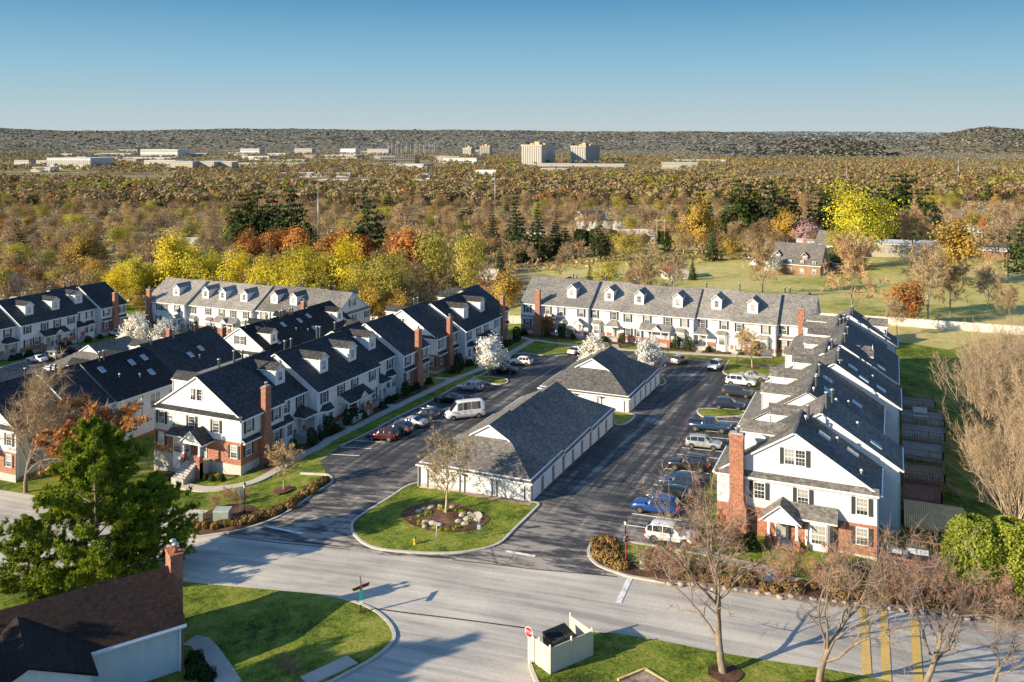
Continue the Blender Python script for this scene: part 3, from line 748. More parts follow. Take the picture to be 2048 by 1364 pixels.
def bay(fac, t, z, parent, w=2.9, pr=.75, key='grey_shingle', z0=-.6, zt=2.5):
    mb = MB(); i = w*.27
    pl = [(t-w/2, 0), (t-w/2+i, pr), (t+w/2-i, pr), (t+w/2, 0)]
    for a, b in zip(pl[:-1], pl[1:]): mb.quad([fac(a[0],a[1],z0), fac(b[0],b[1],z0), fac(b[0],b[1],zt), fac(a[0],a[1],zt)])
    p = mb.build('bay_window', M['white_trim'], parent)
    r = MB(); e = .2
    A = [fac(t-w/2-e, 0, zt), fac(t-w/2+i-e*.4, pr+e, zt), fac(t+w/2-i+e*.4, pr+e, zt), fac(t+w/2+e, 0, zt), fac(t-w/2+.5, 0, zt+.75), fac(t+w/2-.5, 0, zt+.75)]
    r.quad([A[1],A[2],A[5],A[4]]); r.quad([A[0],A[1],A[4]]); r.quad([A[2],A[3],A[5]])
    lo = [Vector(q) - Vector((0,0,.14)) for q in A[:4]]
    for k in range(3): r.quad([A[k], A[k+1], lo[k+1], lo[k]], 1)
    r.quad(lo, 1)
    r.build('bay_roof', RF(key), p)
    flat_window(fac, t, 1.35, p, w-2*i-.25, 1.5, pr, 4, 4)
    for sg in (-1, 1):
        mid = (t + sg*(w/2 - i/2), pr/2); dv = (Vector(fac.T)*(sg*pr) + Vector(fac.N)*i).normalized()
        f2 = Fac(fac(mid[0], mid[1], 0), (-dv.y, dv.x, 0), dv); flat_window(f2, 0, 1.35, p, .5, 1.5, .0, 2, 4)
    return p
def chimney(fac, t, parent, ztop=9.0, zbot=-2.0, w=1.15, d=.75, wide=1.9, o=0.0, knee=2.6):
    mb = MB()
    fac.box(mb, t-wide/2, t+wide/2, o, o+d+.12, zbot, knee)
    mb.hexa([fac(t-wide/2,o,knee), fac(t+wide/2,o,knee), fac(t+wide/2,o+d+.12,knee), fac(t-wide/2,o+d+.12,knee), fac(t-w/2,o,knee+1), fac(t+w/2,o,knee+1), fac(t+w/2,o+d,knee+1), fac(t-w/2,o+d,knee+1)])
    fac.box(mb, t-w/2, t+w/2, o, o+d, knee+1, ztop-.25); fac.box(mb, t-w/2-.07, t+w/2+.07, o-.07, o+d+.07, ztop-.25, ztop)
    c = mb.build('chimney', M['red_brick'], parent)
    k = MB(); fac.box(k, t-w/2+.05, t+w/2-.05, o+.05, o+d-.05, ztop, ztop+.08)
    k.build('chimney_cap', M['concrete'], c)
    k = MB(); k.lathe([(.16,0),(.16,.4),(.26,.42),(.26,.48)], fac(t, o+d/2, ztop+.08), 10); k.build('flue', M['galvanised'], c)
    return c
def pent(fac, t0, t1, z, parent, pr=.55, h=.45, key='grey_shingle', name='pent_roof'):
    mb = MB(); fac.slab(mb, t0, t1, 0, z+h, pr, z, .13); fac.box(mb, t0+.01, t1-.01, 0, pr-.03, z-.22, z-.135, 1)
    return mb.build(name, RF(key), parent)
class Row:
    def __init__(s, name, label, O, a, n, floor, key='grey_shingle', group=None, siding='vinyl_siding', cat='townhouse row'):
        s.root = thing(name, label, cat, (O[0], O[1], floor), 0, group)
        s.a = Vector((a[0], a[1], 0)); s.n = Vector((n[0], n[1], 0)); s.key = key; s.floor = floor; s.sid = siding; s.O = O
    def fac(s, off): return Fac(s.n * off, s.a, s.n)
    def rear(s, off): return Fac(s.n * (off - DEP), s.a, -s.n)
    def end(s, sx, off, far=False): return Fac(s.a * sx + s.n * off, -s.n, s.a if far else -s.a)
    def unit(s, s0, s1, off=0.0, dz=0.0, base=.9, ends=(False, False), key=None, front=(), back=(), ext=(0, 0), grade=-1.2, brick_end=(False, False), bg=None):
        key = key or s.key; fac = s.fac(off); E = EAV + dz; Rg = E + RISE; Z0 = grade - 1.2
        P = lambda t, d, z: fac(t, -d, z)
        mb = MB()
        pr = [(0, Z0), (0, E), (DEP/2, Rg - .05), (DEP, E), (DEP, Z0)]
        A = [P(s0, d, z) for d, z in pr]; B = [P(s1, d, z) for d, z in pr]
        mb.quad(A); mb.quad(B)
        for k in (0, 3): mb.quad([A[k], A[k+1], B[k+1], B[k]])
        # masonry base on the front (and on brick end walls), proud of the siding
        bh = base + dz
        fac.box(mb, s0+.01, s1-.01, 0, .05, -.15, bh, 1); fac.box(mb, s0+.005, s1-.005, 0, .07, Z0, -.15, 2)
        re = s.rear(off); re.box(mb, s0+.01, s1-.01, 0, .05, Z0, -.6, 1)
        for e, sx in enumerate((s0, s1)):
            if ends[e]:
                f2 = s.end(sx, off, e == 1)
                if brick_end[e]: f2.box(mb, .0, DEP, 0, .05, -.15, 2.75, 1)
                f2.box(mb, -.02, DEP+.02, 0, .07, (bg if bg is not None else Z0), -.15, 2)
        # corner boards, frieze
        for q in (s0+.06, s1-.06): fac.box(mb, q-.06, q+.06, 0, .03, bh, E-.2, 3)
        fac.box(mb, s0, s1, 0, .05, E-.42, E-.12, 3); re.box(mb, s0, s1, 0, .05, E-.42, E-.12, 3)
        mb.build('wall', [M[s.sid], M['red_brick'], M['foundation'], M['white_trim']], s.root)
        # roof
        r = MB(); x0 = s0 - (.22 if ends[0] else 0) - ext[0]; x1 = s1 + (.22 if ends[1] else 0) + ext[1]; ov = .38
        for d0, d1 in ((DEP/2, -ov), (DEP/2, DEP+ov)):
            fac.slab(r, x0, x1, -d0, Rg+.02, -d1, E - ov*TANP + .02, .2)
        fac.box(r, x0, x1, -(DEP/2)-.12, -(DEP/2)+.12, Rg-.1, Rg+.05, 0)
        roof = r.build('roof', [M[key], M['white_trim']], s.root)
        for q, ff in ((s1-.2, fac), (s0+.2, re)):
            gt = MB(); ff.box(gt, x0+.02, x1-.02, ov, ov+.11, E-.38, E-.25); gt.build('gutter', M['white_trim'], s.root)
            gt = MB(); ff.box(gt, q-.05, q+.05, .05, .13, -.8, E-.3); gt.build('downspout', M['white_trim'], s.root)
        for it in front: s.feat(fac, it, dz, key, off, E, Rg, roof, grade)
        for it in back: s.feat(re, it, dz, key, off, E, Rg, roof, grade)
        return roof
    def feat(s, f, it, dz, key, off, E, Rg, roof, grade):
        k, t = it[0], it[1]; x = it[2:] 
        if k == 'w2': window(f, t, 4.55 + dz, s.root)
        elif k == 'w1': window(f, t, 1.65 + dz, s.root, o=.05)
        elif k == 'ww': twin_window(f, t, (x[0] if x else 4.3) + dz, s.root)
        elif k == 'wp':  # plain pair, rear
            for q in (-.5, .5): window(f, t+q, (x[0] if x else 4.3) + dz, s.root, .85, 1.5, False)
        elif k == 'dormer': s.dormer(f, t, E, Rg, key, *(x or ()))
        elif k == 'PW': porch_wide(f, t, 0, s.root, *(x or (6.6,)), key=key, grade=grade)
        elif k == 'PH': porch_hip(f, t, 0, s.root, side=(x[0] if x else 1), key=key, grade=grade)
        elif k == 'PG': porch_gable(f, t, 0, s.root, key=key, grade=grade)
        elif k == 'BY': bay(f, t, 0, s.root, key=key, z0=grade+.3)
        elif k == 'CH': chimney(f, t, s.root, zbot=grade-.8)
        elif k == 'PT': pent(f, t, x[0], 2.75, s.root, key=key)
        elif k == 'sky':   # skylight on this slope: t, distance from eave
            q = x[0]; ang = math.atan(TANP); mb = MB(); L = 1.25; w = .8
            z = E + q * TANP; c, sn = math.cos(ang), math.sin(ang); p = []
            for hh in (0.0, .16):
                for (u, v) in ((-w/2, -L/2), (w/2, -L/2), (w/2, L/2), (-w/2, L/2)): p.append(f(t+u, -(q + v*c) + hh*sn, z + v*sn + hh*c))
            mb.hexa(p, 1, [1, 0, 1, 1, 1, 1])
            mb.build('skylight', [M['skylight_glass'], M['white_trim']], roof)
        elif k == 'pipe':
            q = x[0]; h = x[1] if len(x) > 1 else 1.5; z = E + q*TANP; mb = MB()
            rr = .14 if h > .8 else .09
            mb.lathe([(rr, 0), (rr, h), (rr*1.7, h+.02), (rr*1.7, h+.12), (rr*.6, h+.2)], f(t, -q, z-.1), 10)
            mb.build('vent_pipe', M['galvanised' if h > .8 else 'white_trim'], roof)
        elif k == 'dish':
            q = x[0]; z = E + q*TANP; mb = MB(); mb.lathe([(.05,0),(.05,.5)], f(t,-q,z), 6); mb.lathe([(.05,.5),(.35,.6),(.38,.66)], f(t,-q,z), 12); mb.build('satellite_dish', M['galvanised'], roof)
    def dormer(s, f, t, E, Rg, key, q0=2.05, w=1.85, drop=.3):
        zr = Rg - drop; zc = zr - w/2*.85; zb = E + q0*TANP; q1 = (zr - E) / TANP
        mb = MB(); pr = [(-w/2, zb-.4), (w/2, zb-.4), (w/2, zc), (0, zr-.03), (-w/2, zc)]
        A = [f(t+u, -q0, z) for u, z in pr]; B = [f(t+u, -q1-.3, z) for u, z in pr]
        mb.quad(A); mb.quad([A[1],A[2],B[2],B[1]]); mb.quad([A[4],A[0],B[0],B[4]])
        for sg in (-1, 1): f.box(mb, t+sg*w/2-.09, t+sg*w/2+.09, -q0-.05, -q0+.03, zb+.02, zc, 1)
        d = mb.build('dormer', [M[s.sid], M['white_trim']], s.root)
        g = gable_roof_mesh(f, t, w, -q1-.2, -q0+.22, zc, zr, .13, key, .2)
        g.build('dormer_roof', RF(key), d)
        flat_window(f, t, zb + .55 + .62, d, .8, 1.2, -q0, 3, 4, True)
DS = 1.0
def W_front(s0, L=16.3):
    return [('dormer', s0+L*.27), ('dormer', s0+L*.73), ('w2', s0+1.7), ('w2', s0+L*.36), ('w2', s0+L*.58), ('w2', s0+L-1.9),
            ('PW', s0+L*.52), ('BY', s0+2.2), ('w1', s0+L-1.6)]
def D_front(s0, L=6.8, flip=False):
    a, b = (s0+1.6, s0+L-1.5)
    if flip: a, b = b, a
    return [('dormer', s0+L*.48), ('w2', a), ('w2', b), ('BY', a), ('PH', b, -1 if flip else 1)]
def A_front(s0, L=8.4):
    c = s0+L*.52
    return [('w2', s0+1.5), ('w2', s0+L-1.4), ('CH', c), ('PT', s0+.1, c-1.0), ('PT', c+1.0, s0+L-.1), ('w1', s0+1.5), ('w1', s0+L-1.4)]
def gable_face(row, sx, off, far=False, dz=0.0, chim=None, lower=True, porch=True, key=None, wins=(4.1, 8.2, 13.5)):
    f = row.end(sx, off, far); key = key or row.key
    pent(f, -.2, DEP+.2, EAV + dz - .2, row.root, .5, .5, key)
    twin_window(f, 7.45, EAV + 2.2 + dz, row.root)
    for t in wins: window(f, t, 4.4 + dz, row.root)
    if lower:
        window(f, 13.5, 1.6, row.root, o=.05)
        if chim is None: window(f, 1.1, 1.5, row.root, o=.05)
    if chim is not None: chimney(f, chim, row.root, ztop=9.9, w=1.35, wide=1.95, d=.9)
    if porch:
        mb = MB(); f.box(mb, 4.9, 8.0, .05, 2.1, -2.2, .1, 0)
        for q in (5.2, 7.8): f.box(mb, q-.3, q+.3, 1.5, 2.15, -2.2, .95, 1)
        f.box(mb, 5.3, 6.0, 1.75, 1.95, .1, .95, 1)
        p = mb.build('porch', [M['concrete'], M['red_brick']], row.root)
        g = gable_roof_mesh(f, 6.3, 3.4, .05, 2.4, 2.75, 4.2, key=key, over=.25)
        g.quad([f(4.7, 2.2, 2.7), f(7.9, 2.2, 2.7), f(6.3, 2.2, 4.05)], 2); f.box(g, 4.75, 7.85, 1.9, 2.15, 2.4, 2.7, 1)
        f.slab(g, 6.8, 11.4, .05, 3.85, 1.45, 2.85, .15)
        g.build('porch_roof', RF(key), p)
        for q in (5.2, 7.8): post(f, q, 1.85, .95, 2.45, p, .22)
        door(f, 6.2, .1, p, o=.05)
        b = MB(); pl = [(8.4, .05), (8.9, 1.0), (10.5, 1.0), (11.0, .05)]
        for u, v in zip(pl[:-1], pl[1:]): b.quad([f(u[0],u[1],-1.6), f(v[0],v[1],-1.6), f(v[0],v[1],2.85), f(u[0],u[1],2.85)])
        bb = b.build('bay_window', M['white_trim'], row.root); flat_window(f, 9.7, 1.45, bb, 1.25, 1.7, 1.0, 4, 4)
        for sg, c in ((-1, 8.65), (1, 10.75)):
            dv = (f.T*(sg*.95) + f.N*.5).normalized(); f2 = Fac(f(c, .52, 0), (-dv.y, dv.x, 0), dv); flat_window(f2, 0, 1.45, bb, .6, 1.7, 0, 2, 4)
        st = MB()
        for k in range(7): f.box(st, 5.5, 7.5, 2.1 + k*.32, 2.1 + (k+1)*.32, -2.6, .1 - (k+1)*.19)
        st.build('steps', M['concrete'], p)
        rl = MB()
        for q in (5.55, 7.45): rl.tube([f(q, 2.1, 1.0), f(q, 4.3, -.35)], .03, 5); rl.tube([f(q, 2.1, 0), f(q, 2.1, 1.0)], .03, 5); rl.tube([f(q, 4.3, -1.3), f(q, 4.3, -.35)], .03, 5)
        rl.build('handrail', M['black_metal'], p)
# --- the row at the front left, gable end towards the road
b1 = Row('townhouse_row', 'white townhouse row at centre left, brick-based gable end with porch facing the pale road', (-76.8, 88.6), (0,1), (1,0), -2.75, 'dark_shaded_shingle')
b1.unit(0, 8.5, 0, 0, 2.75, (True, False), front=[('w2',1.5),('w2',6.9),('CH',4.4),('PT',.1,3.4),('PT',5.4,8.4),('w1',1.3),('w1',6.9)], back=[('dormer',2.2),('pipe',5,6.6),('pipe',8,6.6,2.0)], brick_end=(True, False), grade=-1.4, bg=-4.6)
b1.unit(8.5, 14.9, -1.0, -.2, .9, front=D_front(8.5, 6.4), back=[('pipe',11,6.5)], ext=(0,.9))
b1.unit(14.9, 31.2, .9, -.25, .9, (True, True), front=W_front(14.9, 16.3), back=[('pipe',18,6.6,1.6),('pipe',19.5,6.6,1.6),('pipe',26,6.6,2.2),('pipe',26.8,6.6,2.0)])
b1.unit(31.2, 38.3, -.5, -.3, .9, front=D_front(31.2, 7.1, True), back=[('pipe',33,6.5)], ext=(.3,.6))
b1.unit(38.3, 46.9, 1.2, -.3, 2.75, (True, True), front=A_front(38.3, 8.6), back=[('dormer',41)])
gable_face(b1, 0, 0)
# --- the row beyond it
b2 = Row('townhouse_row', 'white townhouse row behind the blossom tree, two dormers, brick chimneys at both ends', (-76.8, 140.9), (0,1), (1,0), -3.3, 'dark_shaded_shingle')
b2.unit(0, 8.3, 0, 0, 2.75, (True, False), front=A_front(0, 8.3), back=[('dormer',4),('pipe',6,6.5),('pipe',7.5,6.5)], brick_end=(True, False))
b2.unit(8.3, 24.5, 1.6, -.15, .9, (True, True), front=W_front(8.3, 16.2), back=[('dormer',22)])
b2.unit(24.5, 32, 0, -.25, 2.75, (False, True), front=A_front(24.5, 7.5), back=[('dormer',28)])
gable_face(b2, 0, 0, porch=False)
# --- the row across the back, facing the camera
b7 = Row('townhouse_row', 'long white townhouse row across the back with seven dormers on sunlit grey roofs', (-76.4, 179.3), (1,0), (0,-1), -3.25, 'sunlit_shingle')
b7.unit(0, 15.8, 0, .05, .9, (True, True), front=[('dormer',11.3),('w2',1.6),('w2',6.4),('w2',9.6),('w2',14.2),('CH',4.2),('PT',.1,3.2),('PT',5.2,7),('w1',1.6),('BY',9.5),('PG',14)], back=[('dormer',7),('pipe',9.5,6.7,1.5),('pipe',10.3,6.7,1.3)])
b7.unit(15.8, 22.9, -.8, -.1, .9, front=[('dormer',19.6),('w2',17),('w2',21.4),('BY',17.6),('PH',21.3,-1)], back=[('pipe',17,6.6,1.7)], ext=(0,.5))
b7.unit(22.9, 38.6, 0, -.2, .9, (False, True), front=[('dormer',26.5),('dormer',34.8),('w2',24.6),('w2',28.8),('w2',33.2),('w2',36.7),('PW',30.8),('w1',24.7),('w1',27),('BY',36)], back=[('pipe',24,6.8,1.4),('pipe',24.8,6.8,1.8),('dish',26,6.6),('pipe',31,6.8,1.2),('pipe',32.2,6.8,1.6)])
b7.unit(38.6, 46, -.8, -.15, .9, front=[('dormer',42.7),('w2',40.3),('w2',44.6),('BY',44.3),('PH',40.2,1)], back=[('pipe',39.5,6.8,1.5)], ext=(0,.5))
b7.unit(46, 54.9, 0, -.2, .9, (False, True), front=[('dormer',50.1),('w2',47.8),('w2',52.9),('BY',52.6),('PG',47.9)], back=[('pipe',46.6,6.8,2.0)])
b7.unit(54.9, 61.9, -1.1, -.2, 2.75, (False, True), front=[('w2',56.3),('w1',56.3),('CH',59.6),('PT',55.1,58.4)], back=[('dormer',60),('pipe',55.6,6.8,1.6),('pipe',56.6,6.8,1.6)])
# --- the far row at the back left
b6 = Row('townhouse_row', 'white townhouse row at back left under bright yellow trees, six dormers on sunlit roofs', (-174.5, 165.8), (1,0), (0,-1), -7.9, 'sunlit_shingle')
b6.unit(0, 13.1, 0, .15, .9, (True, True), front=[('dormer',8.3),('CH',1.6),('w2',4.6),('w2',10.6),('w2',6.5),('PG',11.2),('w1',4.5)], back=[('pipe',9,6.8)])
b6.unit(13.1, 33.3, -.9, 0, .9, (False, True), front=[('dormer',17),('dormer',22.4),('dormer',29.1),('w2',15),('w2',19.8),('w2',24),('w2',27.6),('w2',31.5),('BY',15.2),('PW',25.8),('BY',20.3),('BY',31.4)], back=[('pipe',14,6.8),('pipe',17,6.8,1.8),('pipe',24,6.8),('pipe',28,6.8),('pipe',31,6.8)])
b6.unit(33.3, 49.2, -1.8, .1, .9, (False, True), key='grey_shingle', front=[('dormer',37.5),('dormer',43.2),('w2',36),('w2',40),('w2',45),('BY',36)], back=[('pipe',40,6.8),('pipe',41.5,6.8)])
b6.unit(49.2, 56.9, -.8, .1, 2.75, (False, True), front=[('w2',51),('w2',55)], back=[('pipe',50,6.8),('pipe',51.5,6.8),('dormer',54)])
gable_face(b6, 56.9, -.8, True, .1, porch=False, lower=False)
# --- the far left row facing right
b5 = Row('townhouse_row', 'white townhouse row at far left with three dormers and a brick chimney', (-173.4, 115), (0,1), (1,0), -7.1, 'dark_shaded_shingle')
b5.unit(0, 15.3, -1.5, -.1, .9, front=[('w2',9),('w2',13.4),('PH',13.4,1),('dormer',5),('w1',10.6)], ext=(0,.8))
b5.unit(15.3, 29.5, 0, 0, .9, (True, True), front=[('dormer',19),('dormer',25.6),('w2',17),('w2',21.2),('w2',24.4),('w2',28),('w1',17),('w1',19.2),('PW',23),('w1',28)], back=[('pipe',24,6.8),('pipe',29,6.8,1.5)])
b5.unit(29.5, 36.3, -1.5, .05, .9, front=[('dormer',33),('w2',30.7),('w2',34.2),('PH',31,-1),('BY',34.3)], back=[('pipe',34,6.8,1.6),('pipe',35.6,6.8,1.6)], ext=(.3,.8))
b5.unit(36.3, 43.7, 0, 0, 2.75, (True, True), front=A_front(36.3, 7.4), back=[('dormer',38.6)])
# --- two rows seen from the back, between the front left row and the far left court
b3 = Row('townhouse_row', 'dark-roofed townhouse row seen from behind, with skylights, left of the front gable', (-121.8, 79.8), (0,1), (-1,0), -5.5, 'dark_shaded_shingle')
RB = lambda a, b: [('sky', a, 5.4), ('sky', b, 5.2), ('pipe', a+.9, 6.9, 1.5), ('pipe', a+1.7, 6.9, 1.5), ('pipe', a+1.5, 3.4, .5), ('sky', b+1.5, 2.6), ('pipe', b-1, 2.4, .5)]
b3.unit(0, 8.3, 0, 0, 2.75, (True, False), back=[('wp',2.5,4.3),('wp',6,4.3),('wp',3,1.3),('pipe',6.5,6.8,1.6),('sky',5,3)], front=[('dormer',4)], grade=-1.6, brick_end=(True,False))
b3.unit(8.3, 14.7, -1.2, 0, .9, (True, True), back=[('wp',10.4,4.3),('wp',13.2,4.3),('pipe',9.4,6.5,1.7),('pipe',10.2,6.5,1.6),('pipe',11.5,1.5,.5)], front=[('dormer',11)], grade=-1.6)
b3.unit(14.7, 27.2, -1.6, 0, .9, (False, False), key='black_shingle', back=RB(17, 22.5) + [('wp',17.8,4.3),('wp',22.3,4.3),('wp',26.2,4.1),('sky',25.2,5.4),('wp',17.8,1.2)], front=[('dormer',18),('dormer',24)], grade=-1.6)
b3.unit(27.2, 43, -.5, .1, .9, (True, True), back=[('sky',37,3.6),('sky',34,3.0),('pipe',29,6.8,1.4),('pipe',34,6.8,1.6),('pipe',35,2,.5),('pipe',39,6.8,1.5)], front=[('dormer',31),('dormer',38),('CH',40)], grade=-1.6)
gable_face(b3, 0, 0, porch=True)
b4 = Row('townhouse_row', 'white-gabled row with black skylit roof, sunk behind the centre left row', (-121.0, 131.2), (0,1), (-1,0), -7.3, 'dark_shaded_shingle')
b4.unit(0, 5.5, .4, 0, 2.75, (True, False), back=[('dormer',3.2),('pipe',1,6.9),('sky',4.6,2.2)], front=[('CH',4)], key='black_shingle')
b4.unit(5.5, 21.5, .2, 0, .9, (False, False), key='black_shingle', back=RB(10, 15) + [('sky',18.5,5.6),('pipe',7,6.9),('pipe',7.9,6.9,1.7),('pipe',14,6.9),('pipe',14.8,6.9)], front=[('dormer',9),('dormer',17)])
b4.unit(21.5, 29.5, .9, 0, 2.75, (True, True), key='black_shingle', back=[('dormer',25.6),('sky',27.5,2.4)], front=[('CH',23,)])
gable_face(b4, 0, .4, porch=False, lower=False)
chimney(b4.fac(.9), 22.3, b4.root, ztop=11.6, o=-6.2, knee=8, zbot=6)
chimney(b3.fac(-.5), 36, b3.root, ztop=11.4, o=-5.6, knee=8, zbot=6)
# --- the right hand row seen from its back and near gable end
b8 = Row('townhouse_row', 'long row on the right, big white gable end with tall brick chimney', (-16.3, 88.6), (0,1), (-1,0), 0.0)
b8.unit(0, 7.6, 0, 0, 2.75, (True, False), front=[('dormer',3.2),('w2',2)], back=[('sky',4.6,5.0),('sky',5.6,2.4),('pipe',5.8,6.6,1.6),('pipe',5.2,6.8,.5),('pipe',5.5,3.8,.5),('pipe',1.4,1.4,.5),('w2',4),('ww',2)], brick_end=(True, False))
b8.unit(7.6, 14.6, -1.9, 0, .9, (True, True), front=[('dormer',10)], back=[('pipe',9.4,7,1.9),('pipe',12.4,6.6,1.7),('sky',9.3,2.2),('pipe',11,4,.5),('wp',11,4.3)])
b8.unit(14.6, 29.6, 0, 0, .9, (False, True), front=[('dormer',18),('dormer',25.6)], back=[('pipe',16,6.9,.5),('sky',20,5.6),('sky',18.2,5.0),('sky',24.4,6),('pipe',19,6.8,1.4),('pipe',18.1,6.8,1.4),('pipe',23,6.8,1.6),('pipe',20,3.4,.5),('sky',22.6,2.6),('pipe',17.6,4.6,.5)])
b8.unit(29.6, 39.2, -1.9, 0, .9, (True, True), front=[('dormer',34)], back=[('pipe',31.4,7,1.5),('pipe',32.6,7,1.5),('dish',30.2,6.8),('sky',33,5.4),('sky',31,4),('pipe',34,3,.5),('sky',32,2),('wp',35,4.3)])
b8.unit(39.2, 47, 0, -1.0, .9, (True, False), front=[('dormer',42)], back=[('pipe',41,6.9,.5),('pipe',43,6.6,1.6),('pipe',42,6.9,.5),('sky',43,3)])
b8.unit(47, 64, -1.7, -1.4, .9, (True, True), front=[('dormer',52),('dormer',59)], back=[('dormer',51.5,3.2,2.6,.9),('pipe',49,6.9,1.5),('sky',49,2),('pipe',55,6.8,1.4),('wp',49,4.3)])
b8.unit(64, 77.1, 0, -2.6, .9, (True, False), front=[('dormer',69.5),('dormer',76)], back=[('pipe',67,6.8,1.4),('pipe',70,6.4,1.3),('pipe',73,6.4,1.3),('dish',75,6)])
b8.unit(77.1, 84, -1.6, -2.7, .9, (True, True), back=[('dormer',81,1.4,2.4,.9),('pipe',78,6.9,1.8),('sky',79,1.4),('w2',80)])
gable_face(b8, 0, 0, chim=2.0)
# ---------------------------------------------------------------- garages
def garage(name, label, x0, x1, y0, y1, zf, nsec=3, step=.3, bays=9, wall=2.5, pitch=.575, doors=True, drop=1.2):
    root = thing(name, label, 'garage', ((x0+x1)/2, (y0+y1)/2, zf)); cx, cy = (x0+x1)/2, (y0+y1)/2
    hw = (x1-x0)/2; L = (y1-y0); ov = .35; sk = 2.45 / pitch
    secs = [(-L/2 + L*i/nsec, -L/2 + L*(i+1)/nsec, -step*i) for i in range(nsec)]
    for i, (a, b, dz) in enumerate(secs):
        mb = MB(); mb.box(-hw, hw, a, b, dz-drop, dz+wall, 0)
        mb.box(-hw-.03, hw+.03, a-.03 if i == 0 else a, b+.03 if i == nsec-1 else b, dz-drop, dz+.12, 1)
        mb.box(-hw-.06, hw+.06, a-(.06 if i == 0 else 0), b+(.06 if i == nsec-1 else 0), dz+wall-.3, dz+wall-.05, 2)
        mb.build('wall', [M['vinyl_siding'], M['concrete'], M['white_trim']], root)
        # roof of this section: ends of the building get a skirt and a small gable above it
        ez = dz + wall - .05; rz = ez + hw*pitch; r = MB()
        ya = a - (ov if i == 0 else 0); yb = b + (ov if i == nsec-1 else 0)
        ed = ez - ov*pitch; gh = ez + 2.45; gx = hw - sk      # half width of the little gable at its foot
        ga = a + sk if i == 0 else a; gb = b - sk if i == nsec-1 else b
        for sg in (-1, 1):
            top = [(0, ga - (.2 if i == 0 else 0), rz), (0, gb + (.2 if i == nsec-1 else 0), rz)]
            pts = [(sg*(hw+ov), ya, ed), (sg*(hw+ov), yb, ed)]
            poly = [pts[0], pts[1]]
            if i == nsec-1: poly += [(sg*gx, gb, gh), (sg*(gx+.0), gb+.2, gh)]
            poly += [top[1], top[0]]
            if i == 0: poly += [(sg*gx, ga-.2, gh), (sg*gx, ga, gh)]
            r.quad(poly, 0)
            lo = [(p[0], p[1], p[2]-.17) for p in pts]; r.quad([pts[0], pts[1], lo[1], lo[0]], 1)
            if step and i > 0: r.quad([(sg*(hw+ov), a, ed), (0, a, rz), (0, a, rz+step), (sg*(hw+ov), a, ed+step)], 1)
        for e, on in ((0, i == 0), (1, i == nsec-1)):
            if not on: continue
            yo = ya if e == 0 else yb; yi = ga if e == 0 else gb
            r.quad([(-hw-ov, yo, ed), (hw+ov, yo, ed), (gx, yi, gh), (-gx, yi, gh)], 0)
            r.quad([(-hw-ov, yo, ed), (hw+ov, yo, ed), (hw+ov, yo, ed-.17), (-hw-ov, yo, ed-.17)], 1)
            yy = yi + (.02 if e == 0 else -.02)
            r.quad([(-gx, yy, gh-.02), (gx, yy, gh-.02), (0, yy, rz-.06)], 2)
            for sg in (-1, 1):
                yz = yi - .2 if e == 0 else yi + .2
                r.quad([(0, yz, rz), (sg*gx, yz, gh), (sg*gx, yz, gh-.18), (0, yz, rz-.18)], 1)
        r.quad([(-hw-ov, ya, ed-.17), (hw+ov, ya, ed-.17), (hw+ov, yb, ed-.17), (-hw-ov, yb, ed-.17)], 1)
        r.build('roof', [M['grey_shingle'], M['white_trim'], M['vinyl_siding']], root, recalc=False)
    nb = bays
    for sg, N in ((1, (1,0,0)), (-1, (-1,0,0))):
        f = Fac((sg*hw, 0, 0), (0,1,0), N)
        for k in range(nb):
            t0 = -L/2 + L*k/nb; t1 = -L/2 + L*(k+1)/nb; tc = (t0+t1)/2; dz = -step * min(nsec-1, int(k * nsec / nb))
            mb = MB(); mb.box(-1.25, 1.25, -.05, .02, 0, 2.1)
            for q in range(1, 4): mb.box(-1.25, 1.25, -.056, -.045, q*.525-.012, q*.525+.012, 1)
            for q in range(4):
                for u in range(4): mb.box(-1.1+u*.58, -.66+u*.58, -.062, -.05, .1+q*.525, .43+q*.525)
            mb.box(-.12, .12, -.075, -.05, .35, .42, 1)
            mb.build('garage_door', [M['white_trim'], M['door_paint']], root, f(tc, .06, dz+.02), rot=(0,0,f.ang))
        for k in range(nb+1):
            mb = MB(); t = -L/2 + L*k/nb; dz = -step * min(nsec-1, int(min(k, nb-1) * nsec / nb)); f.box(mb, t-.2, t+.2, 0, .16, dz-.3, dz+wall-.3)
            mb.build('pilaster', M['pilaster_grey'], root)
    f = Fac((0, -L/2, 0), (1,0,0), (0,-1,0))
    for t in (-hw+1.1, -1.7, -1.1, 2.3, 2.9, hw-.7):
        mb = MB(); f.box(mb, t-.045, t+.045, .0, .09, -.3, 1.75); mb.build('conduit', M['shutter_paint'], root)
    for t in (-1.5, 2.6):
        mb = MB(); f.box(mb, t-.35, t+.35, 0, .5, 1.95, 2.15); mb.build('wall_lamp', M['galvanised'], root)
    return root
garage('garage_block', 'near garage block with long white door row and hipped grey roof beside the grass island', -50.4, -36.5, 88.3, 118.8, -.8)
garage('garage_block', 'second garage block further back between the two blossom trees and the first garages', -50.8, -36.5, 126.8, 145.5, -2.0, 2, .25, 6)
garage('garage_block', 'garage block in the far left court, roof peeking over the black skylit roof', -151.3, -137.8, 119, 137, -7.5, 2, .2, 6)
garage('garage_block', 'garage block at the left edge, dark roof slope behind the bare brown tree', -151.3, -137.8, 86, 113.5, -7.4, 2, .2, 9)
